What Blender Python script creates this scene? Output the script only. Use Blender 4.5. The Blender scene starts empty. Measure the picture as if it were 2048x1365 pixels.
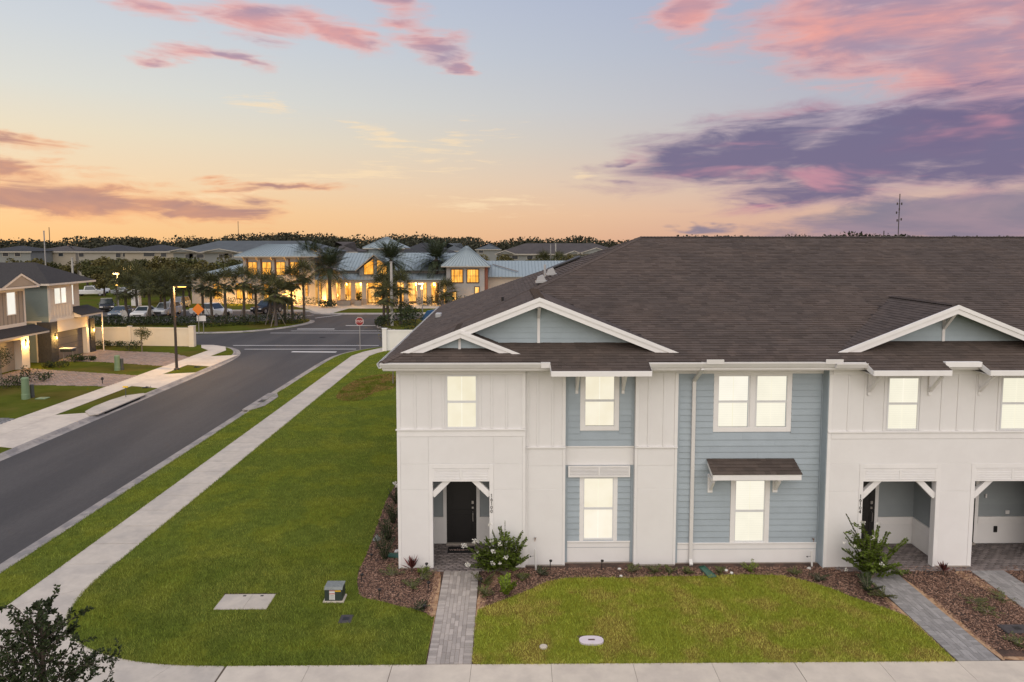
import bpy, bmesh, math, random
import numpy as np
from mathutils import Vector, Matrix
R = math.radians
rng = random.Random(7)
nr = np.random.default_rng(11)
scene = bpy.context.scene
col = scene.collection

# ------------------------------------------------------------------ camera
FPX, CAM_H, PITCH, YAW, HOR = 1365.0, 9.6, R(4.5), R(0.6), 490.0     # pixels of the 2048 wide photograph
CY = HOR + FPX * math.tan(PITCH)
cam_d = bpy.data.cameras.new('camera')
cam = bpy.data.objects.new('camera', cam_d)
col.objects.link(cam)
cam.location = (0, 0, CAM_H)
cam.rotation_euler = (R(90) - PITCH, 0, -YAW)
cam_d.sensor_width = 36.0
cam_d.lens = FPX / 2048 * 36.0
cam_d.shift_y = (CY - 682.5) / 2048
cam_d.clip_start, cam_d.clip_end = 0.1, 6000
scene.camera = cam
scene.render.resolution_x, scene.render.resolution_y = 1024, 682

# ------------------------------------------------------------------ view, light
scene.view_settings.view_transform = 'Standard'
scene.view_settings.look = 'None'
scene.view_settings.exposure = 0.0
scene.view_settings.gamma = 1.0
scene.render.engine = 'CYCLES'
scene.cycles.use_denoising = True
scene.cycles.max_bounces = 4
scene.cycles.diffuse_bounces = 2
scene.cycles.glossy_bounces = 2
scene.cycles.transparent_max_bounces = 8

def lin(r, g, b):
    f = lambda c: c / 12.92 if c <= 0.04045 else ((c + 0.055) / 1.055) ** 2.4
    return (f(r / 255), f(g / 255), f(b / 255), 1.0)

SUN_AZ, SUN_EL = 178.0, 47.0        # soft glow of the bright high sky behind the photographer
sun_d = bpy.data.lights.new('sun', 'SUN')
sun_d.energy = 3.15
sun_d.angle = R(105)
sun_d.color = (1.0, 0.885, 0.71)
sun = bpy.data.objects.new('sun', sun_d)
col.objects.link(sun)
dv = Vector((math.sin(R(SUN_AZ)) * math.cos(R(SUN_EL)), math.cos(R(SUN_AZ)) * math.cos(R(SUN_EL)), math.sin(R(SUN_EL))))
sun.rotation_euler = dv.to_track_quat('Z', 'Y').to_euler()
sun.location = (0, -30, 60)

class Nodes:
    """small helper to write node graphs as expressions"""
    def __init__(s, tree):
        s.t = tree
        tree.nodes.clear()
    def n(s, typ, ins=None, **kw):
        nd = s.t.nodes.new(typ)
        for k, v in kw.items():
            setattr(nd, k, v)
        for k, v in (ins or {}).items():
            s.put(nd.inputs[k], v)
        return nd
    def put(s, sock, v):
        if hasattr(v, 'is_output'):
            s.t.links.new(v, sock)
        else:
            sock.default_value = v
    def m(s, op, a, b=None, c=None, clamp=False):
        nd = s.t.nodes.new('ShaderNodeMath')
        nd.operation = op
        nd.use_clamp = clamp
        for i, v in enumerate((a, b, c)):
            if v is not None:
                s.put(nd.inputs[i], v)
        return nd.outputs[0]
    def vm(s, op, a, b=None):
        nd = s.t.nodes.new('ShaderNodeVectorMath')
        nd.operation = op
        s.put(nd.inputs[0], a)
        if b is not None:
            s.put(nd.inputs[1], b)
        return nd.outputs['Value'] if op in ('LENGTH', 'DOT_PRODUCT') else nd.outputs[0]
    def mr(s, v, a, b, c=0.0, d=1.0, smooth=True):
        nd = s.t.nodes.new('ShaderNodeMapRange')
        nd.interpolation_type = 'SMOOTHSTEP' if smooth else 'LINEAR'
        for i, x in enumerate((v, a, b, c, d)):
            s.put(nd.inputs[i], x)
        return nd.outputs[0]
    def mix(s, f, a, b, bt='MIX'):
        nd = s.t.nodes.new('ShaderNodeMix')
        nd.data_type = 'RGBA'
        nd.blend_type = bt
        s.put(nd.inputs[0], f)
        s.put(nd.inputs[6], a)
        s.put(nd.inputs[7], b)
        return nd.outputs[2]
    def ramp(s, f, stops, interp='LINEAR'):
        nd = s.t.nodes.new('ShaderNodeValToRGB')
        cr = nd.color_ramp
        cr.interpolation = interp
        while len(cr.elements) < len(stops):
            cr.elements.new(0.5)
        for e, (p, c) in zip(cr.elements, stops):
            e.position = p
            e.color = c
        s.put(nd.inputs[0], f)
        return nd.outputs[0]
    def noise(s, vec, scale, detail=4, rough=0.55, dist=0.0, color=False):
        nd = s.n('ShaderNodeTexNoise', {'Scale': scale, 'Detail': detail, 'Roughness': rough, 'Distortion': dist})
        if vec is not None:
            s.put(nd.inputs['Vector'], vec)
        return nd.outputs['Color' if color else 'Fac']

def sky_dir(px, py):
    az = math.atan((px - 1010) / 1365)
    return math.degrees(az), math.degrees(math.atan((490 - py) / 1365 * math.cos(az)))

def make_world():
    w = bpy.data.worlds.new('World')
    scene.world = w
    w.use_nodes = True
    N = Nodes(w.node_tree)
    d = N.n('ShaderNodeTexCoord').outputs['Generated']
    sp = N.n('ShaderNodeSeparateXYZ', {0: d}).outputs
    az = N.m('MULTIPLY', N.m('ARCTAN2', sp[0], sp[1]), 57.29578)
    el = N.m('MULTIPLY', N.m('ARCSINE', sp[2]), 57.29578)
    e = N.m('DIVIDE', N.m('MAXIMUM', el, 0.0), 40.0, clamp=True)
    def g(*st):
        return N.ramp(e, [(p / 40.0, lin(*c)) for p, c in st])
    sunward = g((0, (251, 199, 134)), (2.5, (250, 208, 154)), (5, (245, 217, 178)), (8, (236, 223, 196)), (11, (222, 222, 213)), (15, (208, 214, 219)), (20, (194, 203, 218)), (30, (150, 170, 205)), (40, (125, 148, 192)))
    side = g((0, (203, 158, 150)), (2.5, (216, 178, 163)), (5, (206, 184, 178)), (8, (188, 181, 188)), (11, (180, 180, 194)), (15, (170, 176, 196)), (20, (160, 169, 197)), (30, (132, 150, 198)), (40, (118, 138, 188)))
    anti = g((0, (142, 138, 165)), (5, (176, 158, 178)), (10, (160, 160, 188)), (20, (140, 153, 195)), (40, (118, 138, 188)))
    s = N.m('SUBTRACT', 0.5, N.m('MULTIPLY', 0.5, N.m('COSINE', N.m('MULTIPLY', N.m('ADD', az, 50.0), 0.0174533))))
    base = N.mix(N.m('MULTIPLY', s, 2.5, clamp=True), sunward, side)
    base = N.mix(N.m('SUBTRACT', N.m('MULTIPLY', s, 2.0), 1.0, clamp=True), base, anti)
    # clouds: patches of the dome with noise-torn edges
    dn = N.vm('MULTIPLY', d, (1.0, 1.0, 3.2))
    warp = N.noise(dn, 7.0, 4, 0.6, 0.0, True)
    warp = N.vm('SUBTRACT', warp, (0.5, 0.5, 0.5))
    azel = N.n('ShaderNodeCombineXYZ', {0: az, 1: el}).outputs[0]
    azel = N.vm('ADD', azel, N.vm('MULTIPLY', warp, (9.0, 3.2, 0.0)))
    fb = N.noise(N.vm('MULTIPLY', d, (1.0, 1.0, 5.5)), 9.0, 6, 0.62, 0.6)
    fb2 = N.noise(N.vm('ADD', N.vm('MULTIPLY', d, (1.0, 1.0, 4.0)), (3.1, 1.7, 0.4)), 5.0, 4, 0.6, 0.4)
    fb3 = N.noise(N.vm('ADD', N.vm('MULTIPLY', d, (1.0, 1.0, 9.0)), (0.1, 5.7, 2.4)), 16.0, 4, 0.65, 0.3)
    def blobs(lst):
        out = None
        for (px, py, hw, hh, tilt, st) in lst:
            a0, e0 = sky_dir(px, py)
            mp = N.n('ShaderNodeMapping', {'Vector': azel, 'Location': (a0, e0, 0), 'Rotation': (0, 0, R(tilt)), 'Scale': (hw / 23.8, hh / 23.8, 1)}, vector_type='TEXTURE')
            v = N.m('MULTIPLY', N.m('SUBTRACT', 1.0, N.vm('LENGTH', mp.outputs[0])), st)
            out = v if out is None else N.m('MAXIMUM', out, v)
        return out
    def cover(mask, f, amt, lo, hi):
        return N.mr(N.m('ADD', mask, N.m('MULTIPLY', N.m('SUBTRACT', f, 0.5), amt)), lo, hi)
    # thin warm wisps
    wisp = blobs([(560, 220, 110, 30, -6, .8), (740, 285, 90, 35, -20, .8), (900, 300, 170, 45, 12, .6), (700, 352, 420, 26, 3, .8), (930, 410, 130, 22, -8, 1.), (480, 388, 170, 14, 2, 1.), (1150, 355, 60, 12, 0, 1.), (1000, 405, 160, 16, -5, .8)])
    cw = N.m('MULTIPLY', cover(wisp, fb3, 3.0, .25, 1.1), .62)
    out = N.mix(cw, base, lin(252, 224, 184))
    # low mauve bank towards the sunset
    low = blobs([(150, 394, 310, 46, -3, 1.), (380, 414, 180, 32, -4, 1.), (20, 345, 100, 22, -6, .9), (40, 296, 90, 18, -8, .8), (540, 378, 120, 10, 0, .7), (440, 362, 60, 8, 0, .6)])
    cl = cover(low, fb, 2.1, -.05, .75)
    lowc = N.mix(N.mr(N.m('ADD', fb2, N.m('MULTIPLY', cl, .35)), .55, .95), lin(243, 172, 126), lin(172, 132, 130))
    out = N.mix(N.m('MULTIPLY', cl, .93), out, lowc)
    # pink lit clouds
    pink = blobs([(530, 55, 150, 36, -8, 1.), (690, 90, 140, 32, -16, 1.), (865, 105, 110, 34, -8, 1.), (920, 140, 40, 20, -20, 1.), (390, 122, 110, 18, 4, .8), (320, 140, 60, 12, -8, 1.), (470, 128, 80, 14, -10, .9), (785, 8, 75, 40, -15, 1.), (330, 25, 80, 25, -25, .6), (780, 66, 80, 14, 4, .7),
                  (1370, 20, 75, 75, -40, 1.), (1660, 85, 190, 85, -14, 1.), (1800, 30, 320, 110, 0, 1.), (1940, 130, 210, 110, -10, 1.), (2080, 70, 130, 170, 0, 1.2), (1960, 215, 130, 60, 30, .9), (1500, 40, 110, 20, 0, .6)])
    cp = cover(pink, fb, 1.75, -.08, .85)
    body = N.mr(N.m('ADD', N.m('MULTIPLY', cp, .30), N.m('ADD', N.m('MULTIPLY', fb2, .9), N.m('MULTIPLY', fb, .25))), .62, 1.02)
    pinkc = N.mix(body, lin(246, 166, 152), lin(168, 142, 163))
    out = N.mix(N.m('MULTIPLY', cp, .92), out, pinkc)
    # violet bank on the right
    vio = blobs([(1480, 305, 330, 78, 8, 1.1), (1740, 305, 350, 98, 12, 1.3), (2020, 280, 250, 112, 14, 1.2), (1400, 345, 150, 40, -6, .9), (1690, 372, 270, 46, 8, 1.), (1520, 405, 110, 16, 2, .7), (1900, 352, 160, 34, 14, .9), (1260, 372, 80, 14, 2, .6), (1240, 325, 70, 16, 4, .8)])
    cv = cover(vio, fb, 1.35, -.06, .82)
    vb = N.mr(N.m('ADD', N.m('MULTIPLY', fb2, 1.3), N.m('MULTIPLY', fb3, .12)), .42, .84)
    vc = N.mix(N.mr(vb, 0.0, 0.85), lin(192, 138, 156), N.mix(N.mr(cv, .35, 1.0), lin(160, 130, 156), lin(112, 104, 138)))
    out = N.mix(N.m('MULTIPLY', cv, .94), out, vc)
    # slate bank low right
    sl = blobs([(1850, 440, 360, 46, 6, 1.), (2040, 425, 260, 60, 8, 1.), (1420, 457, 70, 9, 1, .8), (2000, 390, 160, 14, 3, .5)])
    cs = cover(sl, fb, 1.3, .0, .6)
    out = N.mix(N.m('MULTIPLY', cs, .85), out, N.mix(N.mr(fb2, .35, .65), lin(150, 134, 152), lin(118, 119, 143)))
    # a little scattered light of the low sun from the physical sky
    sky = N.n('ShaderNodeTexSky', sky_type='NISHITA')
    sky.sun_disc = False
    sky.sun_elevation = R(1.5)
    sky.sun_rotation = R(-50)
    out = N.mix(0.006, out, sky.outputs[0])
    bg = N.n('ShaderNodeBackground', {'Color': out, 'Strength': 1.0})
    N.n('ShaderNodeOutputWorld', {0: bg.outputs[0]})
make_world()
scene.world.cycles.sampling_method = 'NONE'      # even dusk dome: plain sampling is quick and clean

# ------------------------------------------------------------------ photograph -> place
_fw = np.array([math.sin(YAW) * math.cos(PITCH), math.cos(YAW) * math.cos(PITCH), -math.sin(PITCH)])
_rt = np.array([math.cos(YAW), -math.sin(YAW), 0.0])
_up = np.cross(_rt, _fw)
def ray(px, py):
    return _fw + _rt * (px - 1024) / FPX - _up * (py - CY) / FPX
def G(px, py, z=0.0):
    """ground point seen at a pixel"""
    d = ray(px, py)
    t = (z - CAM_H) / d[2]
    return (d[0] * t, d[1] * t)
def AT(px, py, Y):
    """point at depth Y seen at a pixel"""
    d = ray(px, py)
    t = Y / d[1]
    return (d[0] * t, Y, CAM_H + d[2] * t)
def GZ(px, Y):
    return AT(px, 600, Y)[0]

# ------------------------------------------------------------------ materials
MATS = {}
def mat(name, color, rough=0.7, var=0.0, vscale=6.0, bump=0.0, bscale=60.0, metal=0.0, spec=0.5, emit=None, estr=0.0, rnd=0.0, tint=0.0, col2=None, c2scale=1.5, c2lo=.45, c2hi=.6, vstretch=None, trans=0.0, bdist=0.01, tintcol=None):
    """procedural material: base colour with noise variation, per-object and per-face tint, bump"""
    m = bpy.data.materials.new(name)
    m.use_nodes = True
    N = Nodes(m.node_tree)
    pos = N.n('ShaderNodeNewGeometry').outputs['Position']
    if vstretch:
        pos = N.vm('MULTIPLY', pos, vstretch)
    c = (*color, 1.0)
    if col2 is not None:
        f = N.mr(N.noise(pos, c2scale, 5, .6), c2lo, c2hi)
        c = N.mix(f, c, (*col2, 1.0))
    fac = None
    if var > 0:
        v = N.noise(pos, vscale, 6, .62)
        fac = N.mr(v, .25, .75, 1 - var, 1 + var, False)
    if rnd > 0:
        o = N.n('ShaderNodeObjectInfo').outputs['Random']
        k = N.mr(o, 0, 1, 1 - rnd, 1 + rnd, False)
        fac = k if fac is None else N.m('MULTIPLY', fac, k)
    if tint > 0:
        a = N.n('ShaderNodeAttribute', attribute_name='tint').outputs['Fac']
        if tintcol is not None:
            c = N.mix(a, c, (*tintcol, 1.0))
        else:
            k = N.mr(a, 0, 1, 1 - tint, 1 + tint, False)
            fac = k if fac is None else N.m('MULTIPLY', fac, k)
    if fac is not None:
        c = N.mix(1.0, c, N.n('ShaderNodeCombineColor', {0: fac, 1: fac, 2: fac}).outputs[0], 'MULTIPLY')
    ins = {'Base Color': c, 'Roughness': rough, 'Metallic': metal, 'Specular IOR Level': spec}
    if emit is not None:
        ins['Emission Color'] = (*emit, 1.0)
        ins['Emission Strength'] = estr
    b = N.n('ShaderNodeBsdfPrincipled', ins)
    if bump > 0:
        bn = N.n('ShaderNodeBump', {'Strength': bump, 'Distance': bdist, 'Height': N.noise(pos, bscale, 4, .6)})
        N.put(b.inputs['Normal'], bn.outputs[0])
    sh = b.outputs[0]
    if trans > 0:
        tr = N.n('ShaderNodeBsdfTranslucent', {0: c})
        sh = N.n('ShaderNodeMixShader', {0: trans, 1: sh, 2: tr.outputs[0]}).outputs[0]
    N.n('ShaderNodeOutputMaterial', {0: sh})
    MATS[name] = m
    return m

# ------------------------------------------------------------------ mesh builders
WORLD = {}                                   # object -> world origin
def wo(o):
    return WORLD.get(o.name, Vector((0, 0, 0))) if o is not None else Vector((0, 0, 0))
def link(name, me, m, parent=None, origin=None, smooth=False):
    o = bpy.data.objects.new(name, me)
    col.objects.link(o)
    if m is not None and not me.materials:
        me.materials.append(m)
    if smooth:
        me.polygons.foreach_set('use_smooth', [True] * len(me.polygons))
    if origin is None:
        origin = wo(parent)
    o.location = Vector(origin) - wo(parent)
    o.parent = parent
    WORLD[o.name] = Vector(origin)
    return o
def tag(o, label, cat, group=None):
    o['label'] = label
    o['category'] = cat
    if group:
        o['group'] = group
    return o
def thing(name, label, cat, loc=(0, 0, 0), group=None):
    o = bpy.data.objects.new(name, None)
    col.objects.link(o)
    o.empty_display_size = .3
    o.location = loc
    WORLD[o.name] = Vector(loc)
    return tag(o, label, cat, group)
def struct(o, kind='structure'):
    o['kind'] = kind
    return o

class MB:
    """collects simple shapes (world coordinates) into ONE mesh"""
    def __init__(s):
        s.v, s.f = [], []
    def add(s, vs, fs):
        b = len(s.v)
        s.v += [tuple(p) for p in vs]
        s.f += [tuple(i + b for i in f) for f in fs]
        return s
    def box(s, x0, x1, y0, y1, z0, z1):
        return s.add([(x0, y0, z0), (x1, y0, z0), (x1, y1, z0), (x0, y1, z0), (x0, y0, z1), (x1, y0, z1), (x1, y1, z1), (x0, y1, z1)],
                     [(0, 3, 2, 1), (4, 5, 6, 7), (0, 1, 5, 4), (1, 2, 6, 5), (2, 3, 7, 6), (3, 0, 4, 7)])
    def prism(s, poly, dirv):
        """polygon (3d points) extruded along a vector"""
        n = len(poly)
        dv = Vector(dirv)
        p = [Vector(q) for q in poly]
        return s.add([tuple(q) for q in p] + [tuple(q + dv) for q in p],
                     [tuple(range(n))[::-1], tuple(range(n, 2 * n))] + [(i, (i + 1) % n, n + (i + 1) % n, n + i) for i in range(n)])
    def bar(s, a, b, w, h=None, up=(0, 0, 1)):
        """square bar from a to b"""
        a, b = Vector(a), Vector(b)
        h = w if h is None else h
        d = (b - a).normalized()
        u = Vector(up)
        if abs(d.dot(u)) > .98:
            u = Vector((0, 1, 0))
        x = d.cross(u).normalized() * (w / 2)
        y = x.cross(d).normalized() * (h / 2)
        return s.prism([a - x - y, a + x - y, a + x + y, a - x + y], b - a)
    def tube(s, pts, rad, n=8, cap=True):
        """round tube through points, radius may vary"""
        pts = [Vector(p) for p in pts]
        rs = rad if isinstance(rad, (list, tuple)) else [rad] * len(pts)
        b = len(s.v)
        for i, p in enumerate(pts):
            d = (pts[min(i + 1, len(pts) - 1)] - pts[max(i - 1, 0)]).normalized()
            u = Vector((0, 0, 1)) if abs(d.z) < .9 else Vector((0, 1, 0))
            x = d.cross(u).normalized()
            y = x.cross(d).normalized()
            for k in range(n):
                t = 2 * math.pi * k / n
                s.v.append(tuple(p + (x * math.cos(t) + y * math.sin(t)) * rs[i]))
        for i in range(len(pts) - 1):
            for k in range(n):
                s.f.append((b + i * n + k, b + i * n + (k + 1) % n, b + (i + 1) * n + (k + 1) % n, b + (i + 1) * n + k))
        if cap:
            s.f.append(tuple(b + k for k in range(n))[::-1])
            s.f.append(tuple(b + (len(pts) - 1) * n + k for k in range(n)))
        return s
    def lathe(s, prof, c, n=16):
        """profile [(r,z)] turned about a vertical axis at c"""
        b = len(s.v)
        for r, z in prof:
            for k in range(n):
                t = 2 * math.pi * k / n
                s.v.append((c[0] + r * math.cos(t), c[1] + r * math.sin(t), c[2] + z))
        for i in range(len(prof) - 1):
            for k in range(n):
                s.f.append((b + i * n + k, b + i * n + (k + 1) % n, b + (i + 1) * n + (k + 1) % n, b + (i + 1) * n + k))
        s.f.append(tuple(b + k for k in range(n))[::-1])
        s.f.append(tuple(b + (len(prof) - 1) * n + k for k in range(n)))
        return s
    def slab(s, poly2, z0, z1):
        return s.prism([(p[0], p[1], z0) for p in poly2], (0, 0, z1 - z0)) if area2(poly2) > 0 else s.prism([(p[0], p[1], z0) for p in poly2[::-1]], (0, 0, z1 - z0))
    def build(s, name, m, parent=None, smooth=False, bevel=0.0, center=True):
        v = np.array(s.v, dtype=float)
        o0 = (v.min(0) + v.max(0)) / 2 if center else np.array(wo(parent))
        me = bpy.data.meshes.new(name)
        me.from_pydata([tuple(p) for p in v - o0], [], s.f)
        ob = link(name, me, m, parent, Vector(o0), smooth)
        if bevel > 0:
            bm = bmesh.new()
            bm.from_mesh(me)
            bmesh.ops.bevel(bm, geom=bm.edges[:], offset=bevel, segments=1, affect='EDGES', profile=.5)
            bm.to_mesh(me)
            bm.free()
        return ob
def area2(p):
    return sum(p[i][0] * p[(i + 1) % len(p)][1] - p[(i + 1) % len(p)][0] * p[i][1] for i in range(len(p))) / 2
def Box(name, m, parent, x0, x1, y0, y1, z0, z1, bevel=0.0):
    return MB().box(x0, x1, y0, y1, z0, z1).build(name, m, parent, bevel=bevel)
def np_mesh(name, V, F, m, parent=None, origin=None, tint=None, smooth=False):
    """big mesh from numpy arrays; F is (n,k)"""
    V = np.asarray(V, dtype=np.float32)
    F = np.asarray(F, dtype=np.int32)
    if origin is None:
        origin = (V.min(0) + V.max(0)) / 2
    V = V - np.asarray(origin, dtype=np.float32)
    me = bpy.data.meshes.new(name)
    k = F.shape[1]
    me.vertices.add(len(V))
    me.vertices.foreach_set('co', V.ravel())
    me.loops.add(F.size)
    me.loops.foreach_set('vertex_index', F.ravel())
    me.polygons.add(len(F))
    me.polygons.foreach_set('loop_start', np.arange(0, F.size, k, dtype=np.int32))
    me.polygons.foreach_set('loop_total', np.full(len(F), k, dtype=np.int32))
    if tint is not None:
        a = me.attributes.new('tint', 'FLOAT', 'FACE')
        a.data.foreach_set('value', np.asarray(tint, dtype=np.float32))
    me.update(calc_edges=True)
    return link(name, me, m, parent, Vector([float(q) for q in origin]), smooth)
def copy_tree(o, parent=None):
    c = o.copy()
    col.objects.link(c)
    c.parent = parent
    for ch in list(o.children):
        copy_tree(ch, c)
    return c
def inpoly(P, poly):
    x, y = P[:, 0], P[:, 1]
    r = np.zeros(len(P), bool)
    n = len(poly)
    for i in range(n):
        x0, y0 = poly[i]
        x1, y1 = poly[(i + 1) % n]
        c = (y0 > y) != (y1 > y)
        r ^= c & (x < (x1 - x0) * (y - y0) / ((y1 - y0) if y1 != y0 else 1e-9) + x0)
    return r
def smooth_poly(pts, it=2):
    for _ in range(it):
        q = []
        for i in range(len(pts)):
            a, b = pts[i], pts[(i + 1) % len(pts)]
            q += [(a[0] * .75 + b[0] * .25, a[1] * .75 + b[1] * .25), (a[0] * .25 + b[0] * .75, a[1] * .25 + b[1] * .75)]
        pts = q
    return pts
def smooth_line(pts, it=2):
    for _ in range(it):
        q = [pts[0]]
        for a, b in zip(pts, pts[1:]):
            q += [(a[0] * .75 + b[0] * .25, a[1] * .75 + b[1] * .25), (a[0] * .25 + b[0] * .75, a[1] * .25 + b[1] * .75)]
        pts = q + [pts[-1]]
    return pts
def leaf_quads(C, D, U, L, W):
    """leaf quads (n) : centres C, long axis D, across axis U, length L, width W -> V, F"""
    C, D, U = np.asarray(C), np.asarray(D), np.asarray(U)
    n = len(C)
    L = np.broadcast_to(np.asarray(L, float).reshape(-1, 1), (n, 1))
    W = np.broadcast_to(np.asarray(W, float).reshape(-1, 1), (n, 1))
    V = np.stack([C - D * L * .5, C + U * W * .5 + D * L * .05, C + D * L * .5, C - U * W * .5 + D * L * .05], 1).reshape(-1, 3)
    F = np.arange(n * 4).reshape(n, 4)
    return V, F
def unit(a):
    return a / np.maximum(np.linalg.norm(a, axis=1, keepdims=True), 1e-9)
def rand_dirs(n, g=nr):
    return unit(g.normal(size=(n, 3)))
# ------------------------------------------------------------------ materials in use
M = MATS
mat('grass_soil', (.10, .125, .022), 1.0, .3, 3, .6, 90, spec=0.0, col2=(.135, .15, .02), c2scale=.55)
mat('grass_far', (.080, .095, .016), 1.0, .3, .6, .5, 30, spec=0.0, col2=(.09, .08, .02), c2scale=.15)
mat('blade_green', (.170, .220, .036), .9, .22, 1.1, tint=.6, col2=(.25, .27, .055), c2scale=.35, c2lo=.4, c2hi=.65, trans=.2, spec=0.0)
mat('blade_dry', (.31, .36, .055), .9, .22, 1.3, tint=.6, col2=(.50, .46, .11), c2scale=.9, c2lo=.40, c2hi=.66, trans=.2, spec=0.0)
mat('blade_far', (.095, .108, .014), .75, .25, .7, tint=.5, col2=(.15, .125, .025), c2scale=.3, c2lo=.45, c2hi=.7, trans=.2, spec=.2)
mat('dry_soil', (.17, .18, .02), 1.0, .3, 4, .6, 90, spec=0.0, col2=(.17, .13, .03), c2scale=.9)
mat('asphalt', (.054, .050, .048), .8, .22, 60, .5, 220, spec=.4, col2=(.072, .066, .062), c2scale=.9, c2lo=.38, c2hi=.66, vstretch=(.55, .07, 1))
mat('concrete', (.49, .435, .365), .85, .10, 3.5, .25, 130, rnd=.05, col2=(.43, .385, .33), c2scale=.8)
mat('concrete_new', (.56, .495, .41), .85, .08, 3, .2, 130, rnd=.04, col2=(.50, .44, .37), c2scale=.7)
mat('gutter_concrete', (.31, .28, .25), .88, .18, 4, .3, 120, col2=(.21, .195, .185), c2scale=.9)
mat('road_paint', (.62, .61, .58), .7, .22, 9, .2, 100)
mat('mulch_bed', (.055, .033, .024), .95, .45, 24, 1.0, 60, col2=(.10, .055, .038), c2scale=3)
mat('mulch_chip', (.125, .062, .040), .85, .2, 8, tint=.85, tintcol=(.42, .26, .185))
mat('sand', (.42, .27, .16), .95, .25, 14, .6, 120, col2=(.30, .17, .09), c2scale=5)
mat('paver_grey', (.45, .40, .36), .85, .12, 26, .4, 160, rnd=.22, tint=.2)
mat('paver_slate', (.33, .315, .305), .85, .12, 26, .4, 160, rnd=.2, tint=.2)
mat('paver_porch', (.19, .16, .15), .85, .12, 26, .4, 160, rnd=.2, tint=.28)
mat('paver_tan', (.24, .19, .165), .85, .15, 26, .4, 160, rnd=.2, tint=.25, col2=(.28, .20, .16), c2scale=2)
mat('paver_cool', (.22, .22, .22), .85, .15, 26, .4, 160, rnd=.2, tint=.25)
mat('dark_slot', (.012, .011, .010), .9)

ROADZ = -.112
# ------------------------------------------------------------------ ground, roads
struct(MB().add([(-3000, -60, -.12), (3000, -60, -.12), (3000, 3500, -.12), (-3000, 3500, -.12)], [(0, 1, 2, 3)]).build('ground', M['grass_far']))
asph = [(-22.9, -40), (-15.2, -40), (-15.2, 57), (-14.6, 61), (-13, 63.5), (-10, 65.3), (90, 65.3), (90, 74.9), (-11, 75.2), (-13.6, 77.8), (-15.0, 80.5), (-15.2, 84), (-13, 88.5), (-6, 90.5), (40, 90.5), (40, 95.3), (-26.2, 95.3), (-29, 100.5), (-75, 100.5), (-75, 84.5), (-36, 84.5), (-30.5, 86.5), (-26, 90), (-24.5, 87.5), (-24, 84), (-25, 79.8), (-28.5, 75.3), (-34, 73.9), (-160, 73.5), (-160, 66.6), (-30, 66.5), (-26.5, 65), (-24.2, 62.2), (-23.1, 58)]
struct(MB().add([(x, y, ROADZ) for x, y in asph], [tuple(range(len(asph)))]).build('road', M['asphalt']))
road = bpy.data.objects['road']

def curb(name, line, side, m=M['gutter_concrete'], prof=((0, -.108), (.34, -.100), (.46, -.012), (.60, .003), (.62, -.12))):
    """gutter and rolled kerb along a line, on its right (side=1) or left (-1)"""
    line = smooth_line(line, 2)
    mb = MB()
    n = len(prof)
    pts = [Vector((p[0], p[1], 0)) for p in line]
    for i, p in enumerate(pts):
        d = (pts[min(i + 1, len(pts) - 1)] - pts[max(i - 1, 0)]).normalized()
        r = Vector((d.y, -d.x, 0)) * side
        for o, z in prof:
            mb.v.append((p.x + r.x * o, p.y + r.y * o, z))
    for i in range(len(pts) - 1):
        for k in range(n - 1):
            a = i * n + k
            q = (a, a + 1, a + n + 1, a + n)
            mb.f.append(q if side > 0 else q[::-1])
    return struct(mb.build(name, m))
RC = [(-15.4, -30), (-15.4, 20), (-15.4, 50), (-15.3, 57.5), (-14.9, 60.2), (-13.7, 62.7), (-11.7, 64.9), (-8.5, 65.6), (0, 65.6), (80, 65.6)]
LC = [(-22.7, -30), (-22.7, 20), (-22.7, 52), (-22.95, 58), (-23.7, 61.2), (-25.3, 64.0), (-27.6, 65.6), (-31, 66.3), (-60, 66.3), (-150, 66.3)]
FC = [(-150, 74.0), (-60, 74.0), (-34, 74.2), (-28.6, 75.5), (-25.6, 79.0), (-24.1, 83), (-23.9, 86.0), (-25.0, 88.8), (-28, 88.2), (-32, 86.0), (-38, 84.6), (-75, 84.2)]
IC = [(80, 74.6), (0, 74.6), (-11, 75.2), (-14.1, 78.0), (-15.3, 80.3), (-15.4, 84), (-14.2, 87.5), (-9, 90.0), (0, 90.2), (40, 90.2)]
curb('kerb_street_near', RC, 1)
curb('kerb_street_far', LC, -1)
curb('kerb_parking', FC, -1)
curb('kerb_island', IC, 1)
curb('kerb_forecourt', [(40, 95), (-20, 95), (-26, 95), (-27.5, 97), (-29, 100.2), (-75, 100.2)], 1)

def ground_slab(name, poly, m, z=0.0, h=.11, parent=None):
    return MB().slab(poly, z - h, z).build(name, m, parent)
def off(line, side, d):
    pts = [Vector((p[0], p[1], 0)) for p in line]
    o = []
    for i, p in enumerate(pts):
        t = (pts[min(i + 1, len(pts) - 1)] - pts[max(i - 1, 0)]).normalized()
        o.append((p.x + t.y * side * d, p.y - t.x * side * d))
    return o
RCs, LCs, FCs, ICs = [smooth_line(q, 2) for q in (RC, LC, FC, IC)]
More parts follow.
